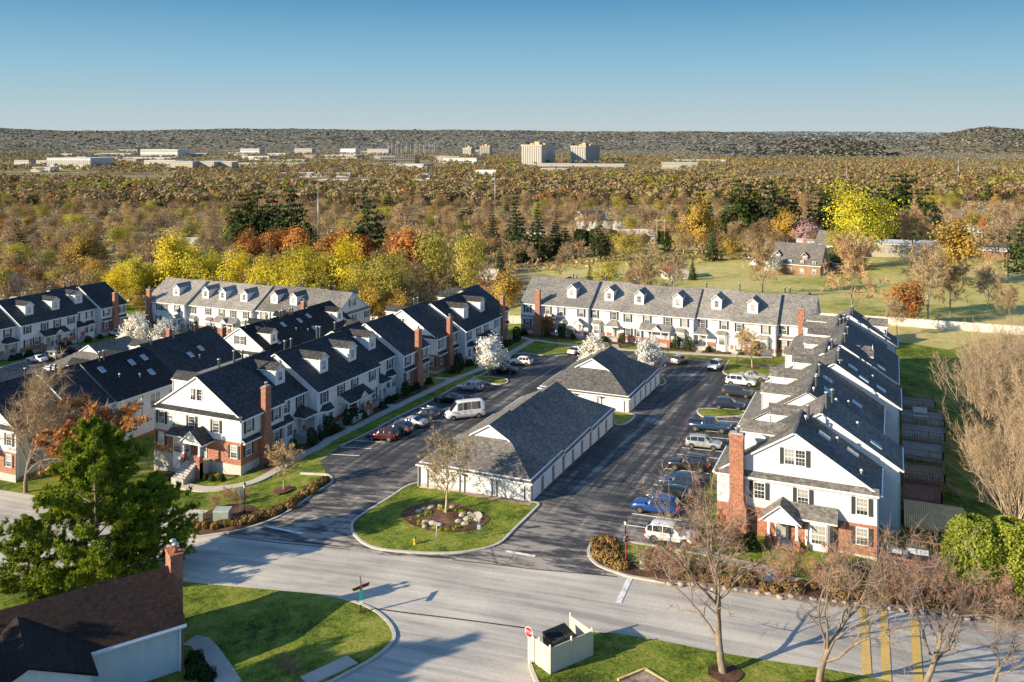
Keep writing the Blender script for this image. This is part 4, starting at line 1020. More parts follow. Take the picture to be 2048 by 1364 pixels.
# ---------------------------------------------------------------- decks behind the right hand row
def deck(name, label, x0, x1, y0, y1, z, mat, rail=True, stairs=False, floor_mat=None):
    g = gz((x0+x1)/2, (y0+y1)/2)
    root = thing(name, label, 'deck', ((x0+x1)/2, (y0+y1)/2, g)); zz = z - g; hx = (x1-x0)/2; hy = (y1-y0)/2
    mb = MB(); n = int(2*hx/.21)
    for k in range(n): x = -hx + 2*hx*k/n; mb.box(x+.02, x+2*hx/n-.02, -hy, hy, zz-.05, zz)
    mb.box(-hx, hx, -hy-.04, -hy, zz-.28, zz-.01); mb.box(-hx, hx, hy, hy+.04, zz-.28, zz-.01); mb.box(hx, hx+.04, -hy, hy, zz-.28, zz-.01)
    mb.build('deck_floor', M[floor_mat or mat], root)
    for px, py in ((hx-.1, -hy+.1), (hx-.1, hy-.1), (0, -hy+.1), (0, hy-.1)):
        mb = MB(); mb.box(px-.07, px+.07, py-.07, py+.07, -.4, zz-.05); mb.build('leg', M[mat], root)
    if rail:
        mb = MB()
        for a, b in (((-hx,-hy),(hx,-hy)), ((hx,-hy),(hx,hy)), ((hx,hy),(-hx,hy))):
            A = Vector((*a, zz)); B = Vector((*b, zz)); n = max(2, int((B-A).length/.3))
            for q in (.12, .95): mb.tube([A+Vector((0,0,q)), B+Vector((0,0,q))], .04, 4, sm=False)
            for k in range(n+1):
                p = A.lerp(B, k/n); w = .07 if k % 10 == 0 or k == n else .025; mb.box(p.x-w, p.x+w, p.y-w, p.y+w, zz, zz+(1.05 if w > .05 else .95))
        mb.build('railing', M[mat], root)
    if stairs:
        mb = MB(); n = max(3, int(zz/.19))
        for k in range(n): mb.box(hx+k*.27, hx+(k+1)*.27+.03, -hy+.2, -hy+1.3, zz-(k+1)*.19-.05, zz-(k+1)*.19)
        for q in (-hy+.2, -hy+1.3): mb.tube([(hx,q,zz+.9),(hx+n*.27,q,.9)], .05, 4); mb.tube([(hx,q,zz-.1),(hx+n*.27,q,-.1)], .08, 4)
        mb.build('stairs', M[mat], root)
    return root
deck('timber_deck', 'reddish brown timber deck with railing at the near end of the right row', -1.2, 4.6, 87.0, 91.4, -.1, 'deck_wood_red', True, True, 'deck_grey')
deck('timber_deck', 'new pale timber deck under construction behind the right row, no railing', .9, 6.6, 96.5, 103, .3, 'deck_wood_new', False, True)
deck('timber_deck', 'dark red railed deck just beyond the new pale deck', .9, 4.6, 103.6, 108.4, .2, 'deck_wood_red')
deck('timber_deck', 'brown railed deck behind the right row, third from the near end', .9, 5.2, 110, 115.4, .1, 'deck_wood_brown', True, True)
deck('timber_deck', 'dark brown railed deck midway along the back of the right row', .9, 5.4, 118, 124, .0, 'deck_wood_brown', True, True, 'deck_grey')
deck('timber_deck', 'deck behind the right row with dark floorboards and angled stairs', .9, 6, 126.6, 132.4, -.3, 'deck_wood_brown', True, True, 'deck_grey')
deck('timber_deck', 'shadowed deck with pale sofas far along the right row', .9, 6.4, 135.4, 142, -1.0, 'deck_wood_brown', True, False, 'deck_grey')
deck('timber_deck', 'farthest shadowed deck behind the right row beside the green lawn', .9, 5.6, 146, 151, -1.6, 'deck_wood_brown', True, False, 'deck_grey')
# ---------------------------------------------------------------- vehicles
def mat_paint(key, col, metal=.25, rough=.28):
    m, nt, b = newmat(key)
    g = geo(nt); n = noise_(nt, g, 'Position', 1.5, 3)
    r = ramp(nt, n, 0, [(.3, tuple(c*.9 for c in col)), (.7, tuple(min(1, c*1.06) for c in col))])
    lk(nt, r, 0, b, 'Base Color'); b.inputs['Roughness'].default_value = rough; b.inputs['Metallic'].default_value = metal
    b.inputs['Coat Weight'].default_value = .6; b.inputs['Coat Roughness'].default_value = .08
    M[key] = m
for k, c in dict(white=(.78,.78,.77), silver=(.46,.47,.48), grey=(.14,.15,.16), charcoal=(.05,.055,.06), black=(.012,.013,.015), blue=(.02,.085,.30), navy=(.015,.03,.07), steelblue=(.03,.07,.14), maroon=(.10,.012,.014), beige=(.42,.39,.34), red=(.4,.03,.03), teal=(.03,.06,.08)).items():
    mat_paint('paint_' + k, c, .0 if k in ('white', 'black') else .35)
simple('car_glass', (.018,.022,.026), .05, .2, 1, 0, .9)
simple('tyre_rubber', (.014,.014,.014), .9, .2, 6)
simple('wheel_alloy', (.50,.51,.52), .3, .1, 4, .8)
simple('chrome', (.6,.6,.6), .15, .05, 4, .9)
simple('plastic_black', (.018,.018,.019), .6, .15, 4)
simple('tail_red', (.42,.012,.012), .25, .1, 5)
simple('headlamp_glass', (.62,.64,.66), .1, .1, 5)
# side profiles: x from rear (0) to front (1) -> belt/hood height, roof height (None = no cabin), w = roof width factor
PROF = {
 'suv': dict(L=4.75, Wd=1.86, sill=.30, pts=[(0,.70,.80),(.012,.95,1.15),(.06,1.04,1.58),(.12,1.05,1.66),(.35,1.04,1.72),(.52,1.02,1.71),(.58,1.01,1.66),(.71,1.00,1.06),(.74,.99,None),(.86,.95,None),(.95,.88,None),(.985,.78,None),(1,.62,None)], rear=(.012,.12), wind=(.58,.72), pil=(.16,.36,.55), wb=(.19,.80), rw=.35),
 'wagon': dict(L=4.8, Wd=1.84, sill=.26, pts=[(0,.62,.70),(.012,.88,1.02),(.07,.95,1.42),(.14,.96,1.52),(.35,.96,1.56),(.52,.95,1.55),(.57,.94,1.50),(.70,.93,.98),(.73,.92,None),(.86,.86,None),(.95,.78,None),(.985,.68,None),(1,.52,None)], rear=(.012,.14), wind=(.57,.71), pil=(.17,.35,.53), wb=(.19,.81), rw=.335),
 'sedan': dict(L=4.8, Wd=1.82, sill=.22, pts=[(0,.60,None),(.015,.86,None),(.08,.94,None),(.17,.95,1.0),(.20,.95,1.05),(.31,.95,1.36),(.38,.95,1.41),(.50,.94,1.43),(.55,.93,1.39),(.68,.92,.97),(.71,.91,None),(.86,.83,None),(.95,.74,None),(.985,.65,None),(1,.5,None)], rear=(.17,.33), wind=(.55,.69), pil=(.36,.45,.53), wb=(.20,.81), rw=.325),
 'hatch': dict(L=4.35, Wd=1.78, sill=.25, pts=[(0,.66,.74),(.015,.92,1.06),(.10,.99,1.45),(.18,1.0,1.55),(.38,.99,1.60),(.52,.98,1.58),(.57,.97,1.52),(.71,.95,1.0),(.74,.94,None),(.87,.88,None),(.95,.80,None),(.985,.7,None),(1,.55,None)], rear=(.015,.18), wind=(.57,.72), pil=(.22,.37,.54), wb=(.19,.80), rw=.33),
 'minivan': dict(L=5.05, Wd=1.98, sill=.24, pts=[(0,.72,.82),(.012,.98,1.2),(.05,1.04,1.62),(.11,1.05,1.70),(.35,1.04,1.74),(.56,1.02,1.70),(.62,1.01,1.62),(.78,.99,1.05),(.80,.98,None),(.89,.90,None),(.96,.80,None),(.985,.7,None),(1,.55,None)], rear=(.012,.11), wind=(.62,.79), pil=(.14,.38,.60), wb=(.18,.80), rw=.335),
 'van': dict(L=5.95, Wd=2.06, sill=.30, pts=[(0,.9,1.2),(.008,1.30,2.40),(.03,1.34,2.60),(.1,1.35,2.66),(.4,1.35,2.68),(.66,1.34,2.64),(.72,1.33,2.52),(.88,1.26,1.32),(.90,1.22,None),(.95,1.12,None),(.985,.95,None),(1,.7,None)], rear=(.008,.03), wind=(.71,.885), pil=(.10,.34,.56,.70), wb=(.17,.83), rw=.36),
 'pickup': dict(L=5.9, Wd=2.02, sill=.42, pts=[(0,.95,None),(.01,1.12,None),(.33,1.13,None),(.335,1.13,1.2),(.36,1.13,1.80),(.40,1.13,1.88),(.55,1.13,1.90),(.61,1.13,1.84),(.71,1.12,1.18),(.73,1.12,None),(.87,1.09,None),(.97,1.03,None),(.99,.92,None),(1,.7,None)], rear=(.335,.37), wind=(.61,.715), pil=(.40,.51,.60), wb=(.19,.80), rw=.40),
}
def make_car(kind, paint, rails=False, panel=None, dark_trim=False):
    P = PROF[kind]; L, Wd, sill = P['L'], P['Wd'], P['sill']; hw = Wd/2
    pts = P['pts']; body = MB(); rings = []
    xs = sorted(set([p[0] for p in pts] + list(P['pil']) + [p + .016 for p in P['pil']] + [.25,.45,.9]))
    def samp(x):
        for a, b in zip(pts[:-1], pts[1:]):
            if a[0] <= x <= b[0]:
                t = (x - a[0]) / (b[0] - a[0]); zb = a[1] + (b[1]-a[1])*t
                ra = a[2] if a[2] is not None else None; rb = b[2] if b[2] is not None else None
                if ra is None and rb is None: return zb, None
                if ra is None: ra = a[1] + .02
                if rb is None: rb = b[1] + .02
                return zb, ra + (rb-ra)*t
        return pts[-1][1], None
    info = []
    for x in xs:
        zb, zr = samp(x); e = abs(x - .5) * 2; w = hw * (1 - .13 * max(0, (e-.72)/.28)**2.2)
        X = (x - .5) * L; s = sill + .1 * max(0, (e-.9)/.1); cab = zr is not None and zr - zb > .09
        zr2 = zr if zr is not None else zb + .02
        tum = (.17 if kind != 'van' else .10) * max(0, min(1, (zr2 - zb)/.55))
        wr = w*.97 - tum if cab else w*.90
        sec = [(0, s-.02), (w*.80, s-.02), (w*.97, s+.07), (w, s+.55*(zb-s)), (w*.965, zb)]
        sec += [(wr, zr2-.07), (wr-.13, zr2)] if cab else [(w*.88, zb+.03), (w*.6, zb+.055)]
        sec += [(0, zr2+.025 if cab else zb+.07)]
        info.append((x, X, sec, cab)); rings.append(sec)
    n = 8; base = []
    for (x, X, sec, cab) in info:
        for sg in (1, -1):
            for (y, z) in sec: body.v.append((X, sg*y, z))
    def vi(i, sg, k): return i*2*n + (0 if sg > 0 else n) + k
    for i in range(len(info)-1):
        for sg in (1, -1):
            for k in range(n-1):
                f = (vi(i,sg,k), vi(i+1,sg,k), vi(i+1,sg,k+1), vi(i,sg,k+1))
                body.f.append(f); body.m.append(1 if (k == 1 or (k == 2 and dark_trim)) else 0); body.sm.append(True)
    for i in (0, len(info)-1):
        for k in range(n-1): body.f.append((vi(i,1,k), vi(i,1,k+1), vi(i,-1,k+1), vi(i,-1,k))); body.m.append(0); body.sm.append(False)
    root = thing('parked_car', '', 'car'); out = []
    pm = M['paint_' + paint]
    me = body.mesh('body', [pm, M['plastic_black']])
    bm = bmesh.new(); bm.from_mesh(me); bmesh.ops.remove_doubles(bm, verts=bm.verts, dist=1e-4); bmesh.ops.recalc_face_normals(bm, faces=bm.faces); bm.to_mesh(me); bm.free()
    if kind == 'pickup':   # open bed: a dark well let into the rear
        pass
    b = link('body', me, root)
    if kind == 'pickup':
        w = MB(); w.quad([(-.49*L,-hw+.12,1.215),(-.175*L,-hw+.12,1.215),(-.175*L,hw-.12,1.215),(-.49*L,hw-.12,1.215)]); w.build('cargo_bed', M['plastic_black'], root)
        w = MB()
        for sg in (-1, 1): w.box(-.495*L, -.17*L, sg*(hw-.06)-.06, sg*(hw-.06)+.06, 1.12, 1.27)
        w.box(-.498*L, -.485*L, -hw+.1, hw-.1, 1.1, 1.27)
        w.build('bed_rail', pm, root)
    # glass proud of the body
    def glass(name, cond, ks):
        g = MB()
        for i in range(len(info)-1):
            x0, x1 = info[i][0], info[i+1][0]
            if not cond(x0, x1): continue
            for sg in (1, -1):
                for k in ks:
                    q = [Vector((info[i][1], sg*info[i][2][k][0], info[i][2][k][1])), Vector((info[i+1][1], sg*info[i+1][2][k][0], info[i+1][2][k][1])), Vector((info[i+1][1], sg*info[i+1][2][k+1][0], info[i+1][2][k+1][1])), Vector((info[i][1], sg*info[i][2][k+1][0], info[i][2][k+1][1]))]
                    c = sum(q, Vector())/4; nn = (q[1]-q[0]).cross(q[3]-q[0]); nn = nn.normalized() if nn.length > 1e-8 else Vector((0,0,1))
                    if nn.dot(c - Vector((0,0,.8))) < 0: nn = -nn
                    g.quad([c + (p-c)*.985 + nn*.014 for p in q])
        if g.f: g.build(name, M['car_glass'], root)
    wa, wb_ = P['wind']; ra, rb = P['rear']
    glass('windshield', lambda a, b: a >= wa-.004 and b <= wb_+.004, (5, 6))
    glass('rear_window', lambda a, b: a >= ra-.004 and b <= rb+.004, (5, 6))
    pil = P['pil']
    for sg in (1, -1):
        edges = [rb if kind in ('sedan',) else max(ra, .05)] + list(pil) + [wb_]
        for j in range(len(edges)-1):
            a0 = edges[j] + (.016 if j else .01); a1 = edges[j+1]
            g = MB()
            for i in range(len(info)-1):
                x0, x1 = info[i][0], info[i+1][0]
                if x0 < a0-.004 or x1 > a1+.004 or not (info[i][3] and info[i+1][3]): continue
                s0, s1 = info[i][2], info[i+1][2]; q = []
                for (X, s_, t) in ((info[i][1], s0, .07), (info[i+1][1], s1, .07), (info[i+1][1], s1, .95), (info[i][1], s0, .95)):
                    y = s_[4][0] + (s_[5][0]-s_[4][0])*t; z = s_[4][1] + (s_[5][1]-s_[4][1])*t; q.append((X, sg*(y+.013), z+.005))
                g.quad(q)
            if g.f and not (kind == 'van' and j == 0 and False): g.build('side_window', M['car_glass'], root)
    # wheels with dark arches
    rw = P['rw']
    for fx in P['wb']:
        for sg in (1, -1):
            X = (fx - .5) * L
            a = MB(); k = 14; Y = sg*(hw+.004)
            i0 = len(a.v); ro = rw*1.22
            a.v += [(X + ro*math.cos(math.pi*t/k*1.16-.25), Y, rw + ro*math.sin(math.pi*t/k*1.16-.25)) for t in range(k+1)]
            a.f.append(tuple(range(i0, i0+k+1))); a.m.append(0); a.sm.append(False)
            a.build('wheel_arch', M['plastic_black'], root)
            t = MB(); y0 = sg*(hw-.2); y1 = sg*(hw+.025)
            t.tube([(X, y0, rw), (X, y0+(y1-y0)*.12, rw), (X, y0+(y1-y0)*.88, rw), (X, y1, rw)], [rw*.9, rw, rw, rw*.9], 16)
            ty = t.build('wheel', M['tyre_rubber'], root)
            r_ = MB(); yy = sg*(hw+.03)
            r_.tube([(X, yy-sg*.05, rw), (X, yy, rw)], [rw*.66, rw*.62], 14, 0)
            for q in range(5):
                an = q*2*math.pi/5+.3; c0, s0 = math.cos(an), math.sin(an); c1, s1 = math.cos(an+.62), math.sin(an+.62); yz = yy + sg*.006
                r_.quad([(X+c0*rw*.2, yz, rw+s0*rw*.2), (X+c0*rw*.56, yz, rw+s0*rw*.56), (X+c1*rw*.56, yz, rw+s1*rw*.56), (X+c1*rw*.2, yz, rw+s1*rw*.2)], 1)
            r_.build('rim', [M['wheel_alloy'], M['plastic_black']], ty)
    # lamps, bumpers, grille, plate, mirrors
    zf = samp(.97)[0]; zr = samp(.012)[0]
    for sg in (1, -1):
        q = MB(); q.hexa([(.478*L, sg*hw*.55, zf-.22), (.495*L, sg*hw*.50, zf-.22), (.465*L, sg*hw*.93, zf-.2), (.45*L, sg*hw*.93, zf-.2), (.465*L, sg*hw*.55, zf-.06), (.482*L, sg*hw*.5, zf-.07), (.45*L, sg*hw*.93, zf-.03), (.435*L, sg*hw*.93, zf-.03)])
        q.build('headlight', M['headlamp_glass'], root)
        q = MB(); h0, h1 = (zr-.22, zr+.10) if kind in ('suv','wagon','hatch','minivan') else ((zr-.12, zr+.02) if kind == 'sedan' else (zr-.35, zr-.02))
        q.box(-.502*L, -.47*L, sg*hw*.62 if sg > 0 else -hw*.93, sg*hw*.93 if sg > 0 else -hw*.62, h0, h1)
        q.build('tail_light', M['tail_red'], root)
        q = MB(); mx = (wb_ - .5)*L - .25; mz = samp(wb_-.02)[0] + .06; q.box(mx, mx+.16, sg*hw*.96 if sg > 0 else -hw-.2, hw+.2 if sg > 0 else -hw*.96, mz, mz+.17)
        q.build('mirror', pm if not dark_trim else M['plastic_black'], root)
        q = MB()
        for hx in (.40, .54) if kind != 'pickup' else (.47, .58): q.box((hx-.5)*L, (hx-.5)*L+.2, sg*(hw*.985)-.02, sg*(hw*.985)+.02, samp(hx)[0]-.14, samp(hx)[0]-.10)
        for hx in (.36, .52): q.box((hx-.5)*L-.008, (hx-.5)*L+.008, sg*(hw*.995)-.008, sg*(hw*.995)+.008, sill+.12, samp(hx)[0]-.02)
        q.build('door_trim', M['plastic_black'], root)
    q = MB(); q.box(.47*L, .503*L, -hw*.45, hw*.45, zf-.32, zf-.12); q.build('grille', M['plastic_black'], root)
    q = MB(); q.box(.455*L, .507*L, -hw*.84, hw*.84, sill+.05, sill+.2); q.build('front_bumper', M['plastic_black'], root)
    q = MB(); q.box(-.507*L, -.455*L, -hw*.84, hw*.84, sill+.05, sill+.22); q.build('rear_bumper', M['plastic_black'], root)
    q = MB(); q.box(-.508*L, -.49*L, -.26, .26, zr-.2 if kind != 'van' else .75, zr-.07 if kind != 'van' else .88); q.build('number_plate', M['sign_white'], root)
    if rails:
        for sg in (1, -1):
            q = MB(); z0 = samp(.3)[1]; yy = sg*(hw*.97-.17-.1)
            q.tube([((.16-.5)*L, yy, z0-.03), ((.2-.5)*L, yy, z0+.06), ((.5-.5)*L, yy, z0+.07), ((.56-.5)*L, yy, z0-.02)], .028, 5)
            q.build('roof_rail', M['chrome' if paint not in ('grey',) else 'plastic_black'], root)
        if rails == 2:
            for xx in (.25, .45):
                q = MB(); z0 = samp(.3)[1]; q.tube([((xx-.5)*L, -hw*.75, z0+.08), ((xx-.5)*L, hw*.75, z0+.08)], .03, 5); q.build('roof_bar', M['chrome'], root)
    return root
def put_car(kind, paint, px, py, head, label, cat='car', name='parked_car', scale=1.0, group=None, **kw):
    """head: direction the nose points, degrees from +x"""
    o = make_car(kind, paint, **kw); o.name = name; o['label'] = label; o['category'] = cat
    if group: o['group'] = group
    x, y = at(px, py, .07)
    e = 1.2; nx = (gz(x-e, y) - gz(x+e, y))/(2*e); ny = (gz(x, y-e) - gz(x, y+e))/(2*e)
    up = Vector((nx, ny, 1)).normalized(); fw = Vector((math.cos(R(head)), math.sin(R(head)), 0)); fw = (fw - up*fw.dot(up)).normalized(); lf = up.cross(fw)
    o.matrix_world = Matrix.Translation((x, y, gz(x, y) + .075)) @ Matrix((fw, lf, up)).transposed().to_4x4() @ Matrix.Scale(scale, 4)
    return o
GR, GL, GF = 'cars parked beside the right hand row', 'cars parked beside the left hand row', 'cars parked in the far left court'
# py = where the middle of the car meets the ground
put_car('suv','white',1343,1083,0,'silvery white sport utility vehicle nearest the stop sign lawn, half behind bare shrubs',group=GR,rails=True,scale=1.03)
put_car('suv','blue',1312,1024,180,'bright blue sport utility vehicle with chrome roof rails',cat='suv',group=GR,rails=2,scale=1.04)
put_car('minivan','black',1337,1003,180,'black minivan tucked behind the bright blue car',cat='minivan',group=GR)
put_car('hatch','steelblue',1357,974,180,'dark blue-grey crossover between the black minivan and the black estate',group=GR,scale=1.04)
put_car('suv','black',1378,939,180,'black sport utility vehicle with shiny silver window trim and wheels',cat='suv',group=GR,rails=True,scale=1.05)
put_car('suv','silver',1408,896,0,'boxy silver sport utility vehicle with its nose towards the houses',cat='suv',group=GR,scale=.96)
put_car('pickup','steelblue',1420,862,0,'dark blue pickup truck beside the small grass finger',cat='pickup truck',group=GR,name='pickup_truck',dark_trim=False)
put_car('suv','navy',1459,818,0,'navy blue sport utility vehicle with orange lower trim above the grass finger',cat='suv',group=GR,rails=True,scale=.98)
put_car('suv','charcoal',1475,793,0,'charcoal grey crossover between the navy and the white vehicle',cat='suv',group=GR)
put_car('suv','white',1482,771,0,'white sport utility vehicle with roof rails near the far end of the right row',cat='suv',group=GR,rails=True,scale=1.05)
put_car('sedan','silver',1505,759,0,'silver car mostly hidden behind the white sport utility vehicle',group=GR)
put_car('suv','beige',1359,727,78,'silver-beige sport utility vehicle backed up to the right blossom tree',cat='suv')
put_car('suv','white',1431,738,262,'white luxury crossover facing the camera beside the corner lawn',cat='suv')
put_car('sedan','white',1153,707,80,'white car parked at the far end of the court by the first blossom tree')
put_car('hatch','white',1043,729,180,'white hatchback beside the big white blossom tree',group=GL)
put_car('sedan','black',1010,746,180,'black saloon under the branches of the big white blossom tree',group=GL)
put_car('wagon','silver',940,780,180,'silver estate car next to the rounded grass finger',group=GL,rails=True)
put_car('sedan','black',899,804,180,'black coupe between the silver estate car and the white van',group=GL)
put_car('van','white',930,836,218,'tall white passenger van driving out between the parked cars and the garages',cat='van',name='passenger_van',scale=.98)
put_car('wagon','navy',850,836,180,'dark blue estate car just left of the white van',group=GL,rails=True)
put_car('sedan','silver',822,853,180,'long silver saloon with red tail lights between two dark cars',group=GL,scale=1.08)
put_car('hatch','grey',797,866,180,'dark grey hatchback between the silver saloon and the maroon car',group=GL,scale=1.03)
put_car('suv','maroon',767,879,180,'maroon crossover, nearest of the row of cars on the left',cat='suv',group=GL,scale=.96)
put_car('sedan','white',74,723,180,'white saloon in the far left court',group=GF)
put_car('minivan','beige',102,717,180,'silver minivan beside the white saloon in the far left court',cat='minivan',group=GF)
put_car('suv','black',144,706,180,'black car partly hidden by a garage roof in the far left court',group=GF)
put_car('suv','white',234,671,180,'white car by the brick end of the far left row',group=GF)
put_car('van','white',1516,533,160,'white van on the drive of the brown stone house',cat='van',name='parked_van')
put_car('sedan','silver',1497,519,160,'small silver car on the drive of the brown stone house')
# ---------------------------------------------------------------- trees and plants
class Tubes:
    def __init__(s): s.V = []; s.Fc = []; s.n = 0
    def add(s, pts, rads, k):
        pts = np.asarray(pts); m = len(pts)
        d = np.gradient(pts, axis=0); d /= np.linalg.norm(d, axis=1, keepdims=True) + 1e-9
        ref = np.where(np.abs(d[:, 2:3]) < .9, np.array([[0, 0, 1.]]), np.array([[1., 0, 0]]))
        a = np.cross(d, ref); a /= np.linalg.norm(a, axis=1, keepdims=True) + 1e-9; b = np.cross(d, a)
        t = np.arange(k) * 2 * math.pi / k
        ring = pts[:, None, :] + np.asarray(rads)[:, None, None] * (a[:, None, :] * np.cos(t)[None, :, None] + b[:, None, :] * np.sin(t)[None, :, None])
        s.V.append(ring.reshape(-1, 3))
        i = np.arange(m - 1)[:, None] * k; j = np.arange(k)[None, :]; j2 = (j + 1) % k
        s.Fc.append(np.stack([i + j, i + j2, i + k + j2, i + k + j], -1).reshape(-1, 4) + s.n); s.n += m * k
    def mesh(s, name, mat):
        return np_mesh(name, np.concatenate(s.V), np.concatenate(s.Fc), mat, True) if s.V else None
def np_mesh(name, v, f, mat, smooth=False, mats=None, mi=None):
    me = bpy.data.meshes.new(name); nv, nf, k = len(v), len(f), f.shape[1]
    me.vertices.add(nv); me.vertices.foreach_set('co', np.ascontiguousarray(v, dtype=np.float32).ravel())
    me.loops.add(nf * k); me.loops.foreach_set('vertex_index', np.ascontiguousarray(f, dtype=np.int32).ravel())
    me.polygons.add(nf); me.polygons.foreach_set('loop_start', np.arange(nf, dtype=np.int32) * k)
    for m in (mats or [mat]): me.materials.append(m)
    if mi is not None: me.polygons.foreach_set('material_index', np.asarray(mi, dtype=np.int32))
    me.polygons.foreach_set('use_smooth', np.full(nf, smooth)); me.update(calc_edges=True); me.validate()
    return me
def leaves(name, C, size, mat, rng, squash=1.0, up=.0, aspect=1.0, mats=None, mi=None, out=None):
    """one small leaf-clump face per centre, random tilt"""
    C = np.asarray(C); n = len(C); d = rng.normal(size=(n, 3))
    if out is not None: d = d*.55 + out*1.25
    d[:, 2] += up; d /= np.linalg.norm(d, axis=1, keepdims=True)
    r = rng.normal(size=(n, 3)); a = np.cross(d, r); a /= np.linalg.norm(a, axis=1, keepdims=True); b = np.cross(d, a)
    s = np.asarray(size) * rng.uniform(.6, 1.4, n); s = s[:, None]
    v = np.stack([C - a*s, C + b*s*aspect*.8, C + a*s*.9, C - b*s*aspect], 1).reshape(-1, 3)
    return np_mesh(name, v, np.arange(4*n).reshape(n, 4), mat, False, mats, mi)
def strips(name, A, D, w, mat, rng, out=None):
    """thin twig blades from A along D"""
    n = len(A); r = rng.normal(size=(n, 3))
    if out is not None: r = r*.45 + out
    s = np.cross(D, r); s /= np.linalg.norm(s, axis=1, keepdims=True) + 1e-9
    w = (w * rng.uniform(.6, 1.4, n))[:, None]
    v = np.stack([A - s*w, A + s*w, A + D], 1).reshape(-1, 3)
    return np_mesh(name, v, np.arange(3*n).reshape(n, 3), mat)
def grow(rng, H, trunk=.28, spread=.5, nl=(1, 9, 6, 5), lens=(1, .5, .42, .4), r0=.02, up=.35, wander=.10, sides=(8, 6, 4, 3), stems=1, maxlev=3, angle=(.5, 1.0), droop=0.0, split=1, lead=.62, taper=.35):
    """branch skeleton; returns tubes per level and tip points with directions"""
    T = [Tubes(), Tubes()]; tips = []
    def br(p, d, L, rad, lev):
        seg = (7, 6, 4, 3, 3)[lev]; pts = [p]; dirs = []; q = p.copy()
        for i in range(seg):
            d = d + rng.normal(size=3) * wander * (1 + .5*lev); d[2] += (up * .12 if lev else .05) - droop * .1 * lev; d /= np.linalg.norm(d)
            q = q + d * L / seg; pts.append(q); dirs.append(d)
        rads = [max(rad * (1 - .8 * i / seg), rad*.16) for i in range(seg+1)]
        T[0 if lev <= split else 1].add(pts, rads, sides[lev])
        if lev >= maxlev:
            tips.append((pts[-1], dirs[-1])); tips.append((pts[len(pts)//2], dirs[len(dirs)//2])); return
        n = nl[lev+1]; t0 = trunk if lev == 0 else .22
        for k in range(n):
            t = t0 + (1 - t0) * (k + rng.uniform(0, .9)) / n; t = min(t, .99); i = min(int(t*seg), seg-1); fr = t*seg - i
            pp = pts[i] + (pts[i+1]-pts[i]) * fr; base = dirs[i]
            az = k * 2.4 + rng.uniform(-.4, .4); ref = np.array([0, 0, 1.]) if abs(base[2]) < .9 else np.array([1., 0, 0])
            a = np.cross(base, ref); a /= np.linalg.norm(a); b = np.cross(base, a); an = rng.uniform(*angle) * (1 - .35 * t if lev == 0 else 1)
            nd_ = base * math.cos(an) + (a * math.cos(az) + b * math.sin(az)) * math.sin(an)
            LL = (H * .95 if lev == 0 and stems == 1 else L) * lens[lev+1] * rng.uniform(.7, 1.15) * ((1 - taper * t) if lev == 0 else (1 - .3*t)) * (spread * 2 if lev == 0 else 1)
            br(pp, nd_, LL, max(rads[i] * rng.uniform(.42, .6), .012), lev+1)
        if lev > 0: tips.append((pts[-1], dirs[-1]))
    for s_ in range(stems):
        d = np.array([0, 0, 1.]) if stems == 1 else np.array([math.cos(s_*2.4)*.3*spread*1.6, math.sin(s_*2.4)*.3*spread*1.6, 1.]) + rng.normal(size=3)*.1
        d /= np.linalg.norm(d); br(np.array([0., 0, -.25]) + (np.array([d[0], d[1], 0])*.4 if stems > 1 else 0), d, H * (lead if stems == 1 else rng.uniform(.75, 1.0)), H * r0, 0)
    return T, np.array([t[0] for t in tips]), np.array([t[1] for t in tips])
PROTO_AT = (0, 0, 0)
def tree_thing(name, cat, trunk_me, crown_me, extra=None):
    o = thing(name, '', cat)
    if trunk_me: link('trunk', trunk_me, o)
    if crown_me: link('crown', crown_me, o)
    if extra: link('twigs', extra, o)
    return o
def bare_tree(seed, H, bark='bark', twig='twig_brown', name='bare_tree', buds=None, nb=0, bs=.07, fine=1.0, tw=.012, **kw):
    rng = np.random.default_rng(seed); T, tp, td = grow(rng, H, **kw)
    k = int(3 * fine)
    A = np.repeat(tp, k, 0) - np.repeat(td, k, 0) * rng.uniform(0, H*.05, (len(tp)*k, 1)); D = (np.repeat(td, k, 0) + rng.normal(size=(len(A), 3))*.55); D *= (H*.055*rng.uniform(.5, 1.3, len(A)))[:, None]
    tm = strips('crown', A, D, tw, M[twig], rng)
    lim = T[1].mesh('limbs', M[bark if bark != 'bark_dark' else twig])
    # fine limbs and twigs make the crown
    bm = bmesh.new(); bm.from_mesh(tm); n0 = len(bm.faces)
    if lim: bm.from_mesh(lim)
    bm.faces.ensure_lookup_table()
    for f in bm.faces[n0:]: f.material_index = 1
    mats = [M[twig], M[bark]]
    if buds:
        n1 = len(bm.faces); C = A[rng.integers(0, len(A), nb)] + rng.normal(size=(nb, 3))*H*.012; bmx = leaves('b', C, bs, M[buds], rng); bm.from_mesh(bmx); bm.faces.ensure_lookup_table()
        for f in bm.faces[n1:]: f.material_index = 2
        mats.append(M[buds])
    me = bpy.data.meshes.new('crown'); bm.to_mesh(me); bm.free()
    for m in mats: me.materials.append(m)
    return tree_thing(name, 'tree', T[0].mesh('trunk', M[bark]), me)
